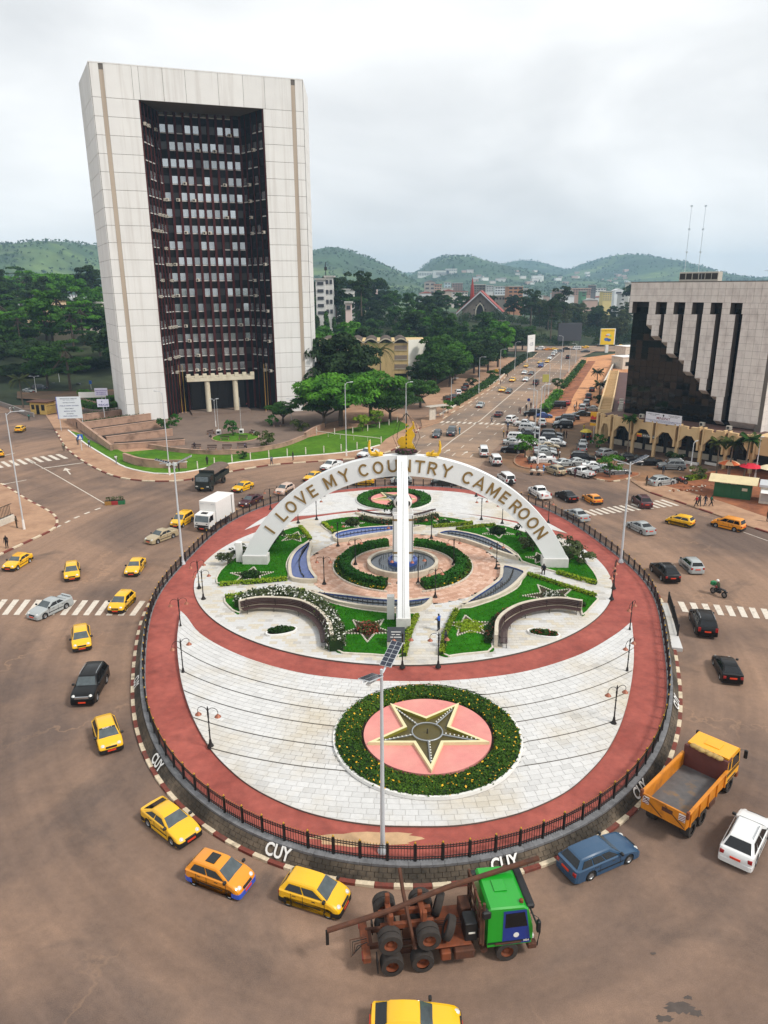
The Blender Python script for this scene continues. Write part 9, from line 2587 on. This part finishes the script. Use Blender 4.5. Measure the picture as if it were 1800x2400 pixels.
for u,v,lab in ((1610,1150,'nearest the zebra'),(1640,1140,'by the hedge')):
 p=G(u,v,.15);t=thing('rubble_heap','small heap of reddish rubble and litter on the bare earth, '+lab,'rubble',(p.x,p.y,.13));m=MB()
 for k in range(26): m.obox((random.gauss(0,.9),random.gauss(0,.35)),random.uniform(.05,.22),random.uniform(.05,.15),0,random.uniform(.05,.22),random.uniform(0,3),random.choice((0,0,1)))
 tag(m.obj('debris',[m_earth,m_white_d],t),kind='stuff')
for i in range(3):
 p=G(1600+i*47,1092+i*2,.1);t=thing('planter_trough','white planter trough before the arcade, %s of three' % ('first','second','third')[i],'planter',(p.x-1,p.y+2,.05),BRZ);MB().bbox(-1.1,1.1,-.3,.3,0,.5,.04).obj('trough',m_white,t);MB().box(-1.0,1.0,-.2,.2,.46,.52).obj('soil',m_soil,t)
for u,lab in ((1604,'left'),(1636,'right')):
 Y=900;a=AT(u,640,Y);z1=AT(u,482,Y).z;t=thing('radio_mast','thin lattice radio mast on the skyline, %s one of the pair' % lab,'mast',(a.x,Y,terrain(a.x,Y)))
 MB().cyl((0,0,0),(0,0,z1-terrain(a.x,Y)),.5,.2,4).obj('mast',m_greyp,t)
 for k in range(3): MB().bbox(-1.2,1.2,-.3,.3,60+k*25,62+k*25,.1).obj('antenna',m_greyp,t)
p=AT(764,660,345);t=thing('lattice_mast','dark lattice mast beside the white flats','mast',(p.x,345,0));MB().cyl((0,0,0),(0,0,40),.35,.15,4).obj('mast',m_black,t);MB().bbox(-.6,.6,-.3,.3,36.5,38,.1).obj('antenna',m_black,t)
# ================================================================== TREES
hedge(crom(GL([(1062,952),(1100,929),(1140,904),(1160,889)]),4),2.2,1.0,.1,'boulevard_hedge','lower stretch of ragged hedge on the left of the boulevard','hedge',m_f_mid,.3,12,rough=.25)
hedge(crom(GL([(1178,878),(1205,858),(1232,838)]),4),2.4,1.2,.1,'boulevard_hedge','upper stretch of ragged hedge on the left of the boulevard','hedge',m_f_dark,.3,12,rough=.25)
hedge(crom(GL([(1277,968),(1296,940),(1310,922)]),4),1.7,1.0,.1,'boulevard_hedge','nearest stretch of hedge on the right of the boulevard','hedge',m_f_bright,.3,14,rough=.3)
hedge(crom(GL([(1318,912),(1332,896),(1350,873),(1368,850)]),4),1.1,.8,.1,'boulevard_hedge','far stretch of hedge on the right of the boulevard','hedge',m_f_mid,.3,12,rough=.35)
hedge(crom(GL([(195,940),(230,955),(262,957),(300,950)]),4),2.4,1.1,1.9,'terrace_hedge','bright clipped hedge above the stepped planters','hedge',m_f_bright,.22,22,rough=.16)
hedge(crom(GL([(190,962),(225,972),(268,968),(302,958)]),4),1.8,1.0,1.5,'terrace_hedge','second bright hedge along the top planter wall','hedge',m_f_bright,.22,22,rough=.16)
hedge(GL([(1608,1128),(1650,1122)]),1.0,.6,.1,'low_hedge','low yellow-green hedge before the arcade on the right','hedge',m_f_border,.14,70)
def T(key,u,v,s,label,group=None,fm=None,sz=None,cat='tree',z=0.0):
 p=G(u,v);return tree(key,(p.x,p.y,z),s,label,group,cat,fm,sz=sz)
T('shrub1',546,1024,1.7,'round clipped bush in the middle of the garden circle',cat='shrub',z=.3);T('shrub0',620,1046,1.8,'spiky palm-like bush at the right end of the forecourt wall',cat='shrub',fm=m_f_frond)
T('broad1',664,995,.52,'round flat-topped small tree on the tower forecourt',fm=m_f_mid);T('shrub1',638,1000,1.5,'dark round bush under the flat-topped forecourt tree',cat='shrub')
T('shrub0',700,1012,1.6,'loose bush by the lawn corner right of the forecourt',cat='shrub',fm=m_f_frond);T('shrub1',410,1000,1.5,'dark upright bush beside the top planter steps',cat='shrub');T('shrub0',385,1008,1.6,'loose bush at the end of the planter steps',cat='shrub');T('shrub0',567,1076,.9,'tiny shrub on the park lawn',cat='shrub')
# the big trees between tower and ochre building
T('round0',778,955,1.6,'tall dark broad-leaved tree against the ochre building',fm=m_f_dark);T('round1',760,930,1.2,'dark tree at the right edge of the tower',fm=m_f_dark);T('round2',838,940,1.3,'dark tree in front of the ochre wall',fm=m_f_dark)
T('broad0',800,1000,1.12,'spreading bright green tree right of the tower',fm=m_f_bright);T('broad1',870,985,1.15,'low spreading green tree behind the map sculpture',fm=m_f_bright);T('broad1',760,1003,.8,'spreading tree overlapping the tower foot',fm=m_f_mid);T('small0',882,1003,.9,'lime-green young tree above the white posts',fm=m_f_lime);T('small0',850,1012,.8,'yellowish small tree among the shrubbery',fm=m_f_lime)
T('broad1',985,955,.72,'umbrella-shaped dark tree by the boulevard corner',fm=m_f_mid);T('round1',985,915,.75,'dark conical tree beside the white end wall',fm=m_f_dark);T('small0',1050,970,.75,'small bright tree beside the bus shelter',fm=m_f_bright);T('broad0',915,990,.7,'low tree right of the lime-green one',fm=m_f_mid)
T('small0',1152,893,.8,'lollipop-shaped tree beside the boulevard',fm=m_f_mid);T('small0',1106,912,.75,'small round tree among parked cars on the service road',fm=m_f_dark);T('small0',1307,915,.8,'small round tree in the right boulevard hedge',fm=m_f_mid)
T('small0',1230,1074,1.0,'palm-like bushy tree on the planted island',fm=m_f_bright);T('small0',1428,1120,.85,'bushy little palm tree among the silver sedans',fm=m_f_bright)
palm(G(893,925),12.5,5.2,'tall coconut palm in front of the ochre building',n=26,trunk=.2,droop=.95)
palm(G(55,955),7.0,3.2,'palm with drooping fronds above the guard hut',n=18,droop=.9);
palm(G(1398,912),5.0,2.2,'small dark palm beside the earth track',n=18,mt=m_f_dark);palm(G(1403,938),4.2,2.2,'second dark palm lower beside the earth track',n=18,mt=m_f_dark)
palm(G(1470,1066),6.6,1.5,'slender palm between the first arcade columns',n=14,trunk=.1,mt=m_f_mid);palm(G(1640,1118),5.2,1.6,'dwarf palm bush left of the green kiosk',n=16) if False else None
palm(G(1678,1118),5.6,1.7,'first tall young palm before the arcade',n=16,trunk=.12);palm(G(1707,1122),5.8,1.7,'second tall young palm before the arcade',n=16,trunk=.12);palm(G(1742,1128),6.6,1.9,'third and highest young palm before the arcade',n=16,trunk=.13,mt=m_f_mid)
T('shrub0',1632,1122,1.2,'spiky low palm bush by the low hedge on the right',cat='shrub',fm=m_f_frond);T('shrub0',1580,1086,1.3,'dark bushes under the arcade',cat='shrub',fm=m_f_dark)
T('shrub1',1400,1050,1.5,'dark bush below the bank sign',cat='shrub');T('small0',1404,955,.7,'dark small tree beside the wing',fm=m_f_dark)
# left of the tower: layered trees on the slope
LT=[(60,880,'layer0',1.2),(120,870,'layer0',1.35),(20,860,'layer0',1.4),(180,872,'layer0',1.15),(90,845,'layer0',1.5),(150,845,'layer0',1.5),(215,858,'layer0',1.3),(240,880,'broad1',.8),(-10,900,'layer0',1.2),(40,832,'tall1',1.05),(110,825,'tall0',1.1),(190,828,'tall2',1.15),(235,835,'tall0',1.0),(-30,840,'tall1',1.2),(5,815,'tall2',1.2),(160,808,'broad0',1.5),(85,812,'layer0',1.5),(225,812,'tall1',1.15),(60,795,'layer0',1.7),(255,850,'layer0',1.1),(130,790,'broad0',1.7),(200,792,'broad1',1.7),(20,788,'broad0',1.7),(-60,870,'layer0',1.4),(-80,830,'tall0',1.3)]
LT.sort(key=lambda e: e[0])
cnt={}
for i,(u,v,k,s) in enumerate(LT):
 nm_ = 'layered green' if k == 'layer0' else ('tall dark' if 'tall' in k else 'broad spreading');cnt[nm_]=cnt.get(nm_,-1)+1
 p=G(u,v);tree(k,(p.x,p.y,max(0,terrain(p.x,p.y))+.2),s*1.15,'%s tree of the belt left of the tower, %s such from the left' % (nm_,ORD[cnt[nm_]]),'tree belt left of the tower',fm=[None,m_f_mid,m_f_bright,m_f_dark][i % 4] if k != 'tall1' else m_f_dark)
for i,(u,v,s) in enumerate(((30,905,.7),(70,900,.7),(110,897,.75),(160,892,.7),(200,893,.8),(232,890,.8))):
 p=G(u,v);tree('broad1',(p.x,p.y,.1),s,'dark shade tree over the tower car park, %s from the left' % ORD[i],'shade trees of the tower car park',fm=m_f_dark)
# slope bank
tag(MB().prism([p.to_2d() for p in GL([(-200,900),(0,880),(130,872),(262,862),(262,815),(-250,815)])],-.2,.5,0,bottom=False).obj('grass_bank',mat('dark bank grass',S(46,78,26),.95,var=.3,scale=.6,col2=S(30,52,18),c2=(.4,.6),s2=.1)),kind='structure')  # dark green turf with darker patches
# the wood
def wood(poly,n,keys,lab,group,smin,smax,fms,mind=5.0,zoff=0.0,low=False):
 xs_=[p[0] for p in poly];ys_=[p[1] for p in poly];out=[];tries=0
 while len(out) < n and tries < 6000:
  tries += 1;x,y=random.uniform(min(xs_),max(xs_)),random.uniform(min(ys_),max(ys_))
  if not low and 345 < y < 432 and abs(x/y*1700-226) < 75: continue
  if not inside((x,y),poly) or any((x-a) ** 2+(y-b) ** 2 < mind ** 2 for a,b in out): continue
  out.append((x,y));k=random.choice(keys)
  f_=(y-min(ys_))/(max(ys_)-min(ys_));e_=(x/y-min(p[0]/p[1] for p in poly))/max(.01,max(p[0]/p[1] for p in poly)-min(p[0]/p[1] for p in poly));sc_=random.uniform(smin,smax);fm_=random.choice(fms)
  tone={'dark foliage': 'darkest','mid green foliage': 'mid-toned','bright foliage': 'brightest','grey green foliage': 'greyish'}[fm_.name]
  tree(k,(x,y,max(-.3,terrain(x,y))-.2+zoff),sc_,'%s, %s, %s row %s' % (lab,tone,('front','second','third','back')[min(3,int(f_*4))],('far left','left','centre','right','far right')[min(4,int(e_*5))]),group,fm=fm_)
 return out
w1=[(15,212),(30,240),(48,285),(66,340),(72,372),(20,385),(-20,330),(-30,262),(12,250)]
wood(w1,52,['round0','round1','round2','tall0'],'tree in the wood left of the boulevard','wood beside the boulevard',.9,1.25,[m_f_mid,m_f_mid,m_f_dark,m_f_bright],5.5)
w2=[(-45,250),(-8,246),(0,290),(-30,310),(-60,300)]
wood(w2,12,['broad0','round0'],'spreading tree behind the ochre building','bright trees behind the ochre building',1.0,1.4,[m_f_bright,m_f_bright,m_f_mid],7)
w3=[(-60,310),(-10,315),(-6,350),(-60,350)]
wood(w3,24,['column0'],'columnar tree behind the ochre building','columnar trees behind the ochre building',1.1,1.6,[m_f_dark,m_f_dark,m_f_mid],3.0,1)
w4=[(-10,350),(60,375),(75,415),(110,500),(-40,500),(-60,400)]
wood(w4,50,['tall0','tall1','tall2'],'tall tree around the church','wood around the church',.7,1.0,[m_f_dark,m_f_dark,m_f_mid],6.5)
w5=[(70,386),(235,374),(240,440),(170,520),(110,500),(84,430)]
wood(w5,74,['tall0','tall1','tall2','sparse0','sparse1'],'tall tree behind the dark screen','wood behind the screen',.68,.95,[m_f_dark,m_f_dark,m_f_grey],5.6)
w6=[(-60,420),(-5,420),(10,470),(-70,480)]
wood(w6,10,['tall1','tall2'],'very tall tree on the rise before the town','tall trees on the rise',1.25,1.6,[m_f_dark],9)
w7=[(-230,215),(-85,215),(-80,300),(-260,330)]
wood(w7,40,['tall0','round1','layer0','broad0'],'tree in the deep wood left of the tower','deep wood on the left',1.1,1.5,[m_f_mid,m_f_dark,m_f_bright],9)
for u,vt,Y,s,k,lab in ((1325,672,420,1.25,'sparse0','gaunt tall tree crowning the wood right of the church'),(1248,682,415,1.15,'sparse1','open-crowned tree left of the gaunt tall one'),(1480,668,520,1.1,'round0','dark round tree on the rise beside the stone building'),(1296,700,372,1.0,'sparse0','pale slender trunked tree beside the dark screen'),(846,640,330,1.1,'sparse1','ragged tall tree right of the columnar row'),(786,648,340,1.05,'tall0','tall tree beside the white flats')):
 p=AT(u,vt,Y);h=PROTO[k][2];z=p.z-h*s;tree(k,(p.x,Y,max(z,terrain(p.x,Y)-.5)),s,lab,fm=m_f_dark)
up_,un_=[],[]
for poly,n,r0 in (([(70,382),(238,372),(242,404),(80,410)],60,3.6),([(-20,380),(72,376),(84,418),(-20,424)],60,3.2),([(10,215),(66,350),(20,380),(-25,300)],50,2.8),([(80,405),(240,400),(200,480),(100,480)],60,4.0)):
 for _ in range(n):
  for _k in range(40):
   x,y=random.uniform(min(p[0] for p in poly),max(p[0] for p in poly)),random.uniform(min(p[1] for p in poly),max(p[1] for p in poly))
   if inside((x,y),poly): break
  r=r0*random.uniform(.7,1.25);d_=rng.normal(size=(330,3));d_ /= np.linalg.norm(d_,axis=1,keepdims=True);d_[:,2]=np.abs(d_[:,2])
  up_.append(np.array([x,y,max(-.3,terrain(x,y))+r*.3])+d_*rng.uniform(.7,1.05,(330,1))*[r,r,r*1.35]);un_.append(d_+rng.normal(size=(330,3))*.5)
up_,un_=np.concatenate(up_),np.concatenate(un_)
tag(link('undergrowth',leaf_mesh('undergrowth',up_,un_,rng.uniform(.25,.55,len(up_)),m_f_dark)),'dark tangled undergrowth filling the wood below the church and screen','undergrowth',kind='stuff')
# far woods on the hills: one mass
P_,N_a,S_a=[],[],[]
for i in range(20000):
 y=520+3500*random.random() ** 1.4;x=random.uniform(-.62,.62)*(y+150)
 nz=MN.noise(Vector((x*.006,y*.006,3.0)))
 if y < 900 and (-40 < x < 420) and nz < .25: continue
 if nz < -.12 and random.random() < .8: continue
 z=terrain(x,y);r=random.uniform(1.9,3.6)*(1+y/6000)
 for k in range(5):
  P_.append((x+random.gauss(0,r*.4),y+random.gauss(0,r*.4),z+r*random.uniform(.3,1.25)));N_a.append((random.gauss(0,.5),random.gauss(-.5,.5),.8));S_a.append(r*random.uniform(.45,.8))
o=link('hill_woods',leaf_mesh('hill_woods',np.array(P_),np.array(N_a),np.array(S_a),mat('hill wood foliage',S(36,56,26),.95,var=.35,scale=.02,col2=S(58,82,36),c2=(.4,.6),s2=.008,sub=.1),asp=.8));tag(o,'mass of far trees covering the hills behind the town','woods',kind='stuff')
# ================================================================== HAZE
hz_m=bpy.data.materials.new('haze');hz_m.use_nodes=True
N,L=hz_m.node_tree.nodes,hz_m.node_tree.links
N.remove(N['Principled BSDF'])
pv=N.new('ShaderNodeVolumePrincipled');pv.inputs['Color'].default_value=(.48,.72,1.0,1);pv.inputs['Density'].default_value=0.00018;pv.inputs['Anisotropy'].default_value=.1
L.new(pv.outputs['Volume'],N['Material Output'].inputs['Volume'])
hz_o=MB().box(-4200,4200,-120,4500,-2.0,198).obj('haze',hz_m);tag(hz_o,'thin bluish haze in the air over the town and hills','haze',kind='stuff')
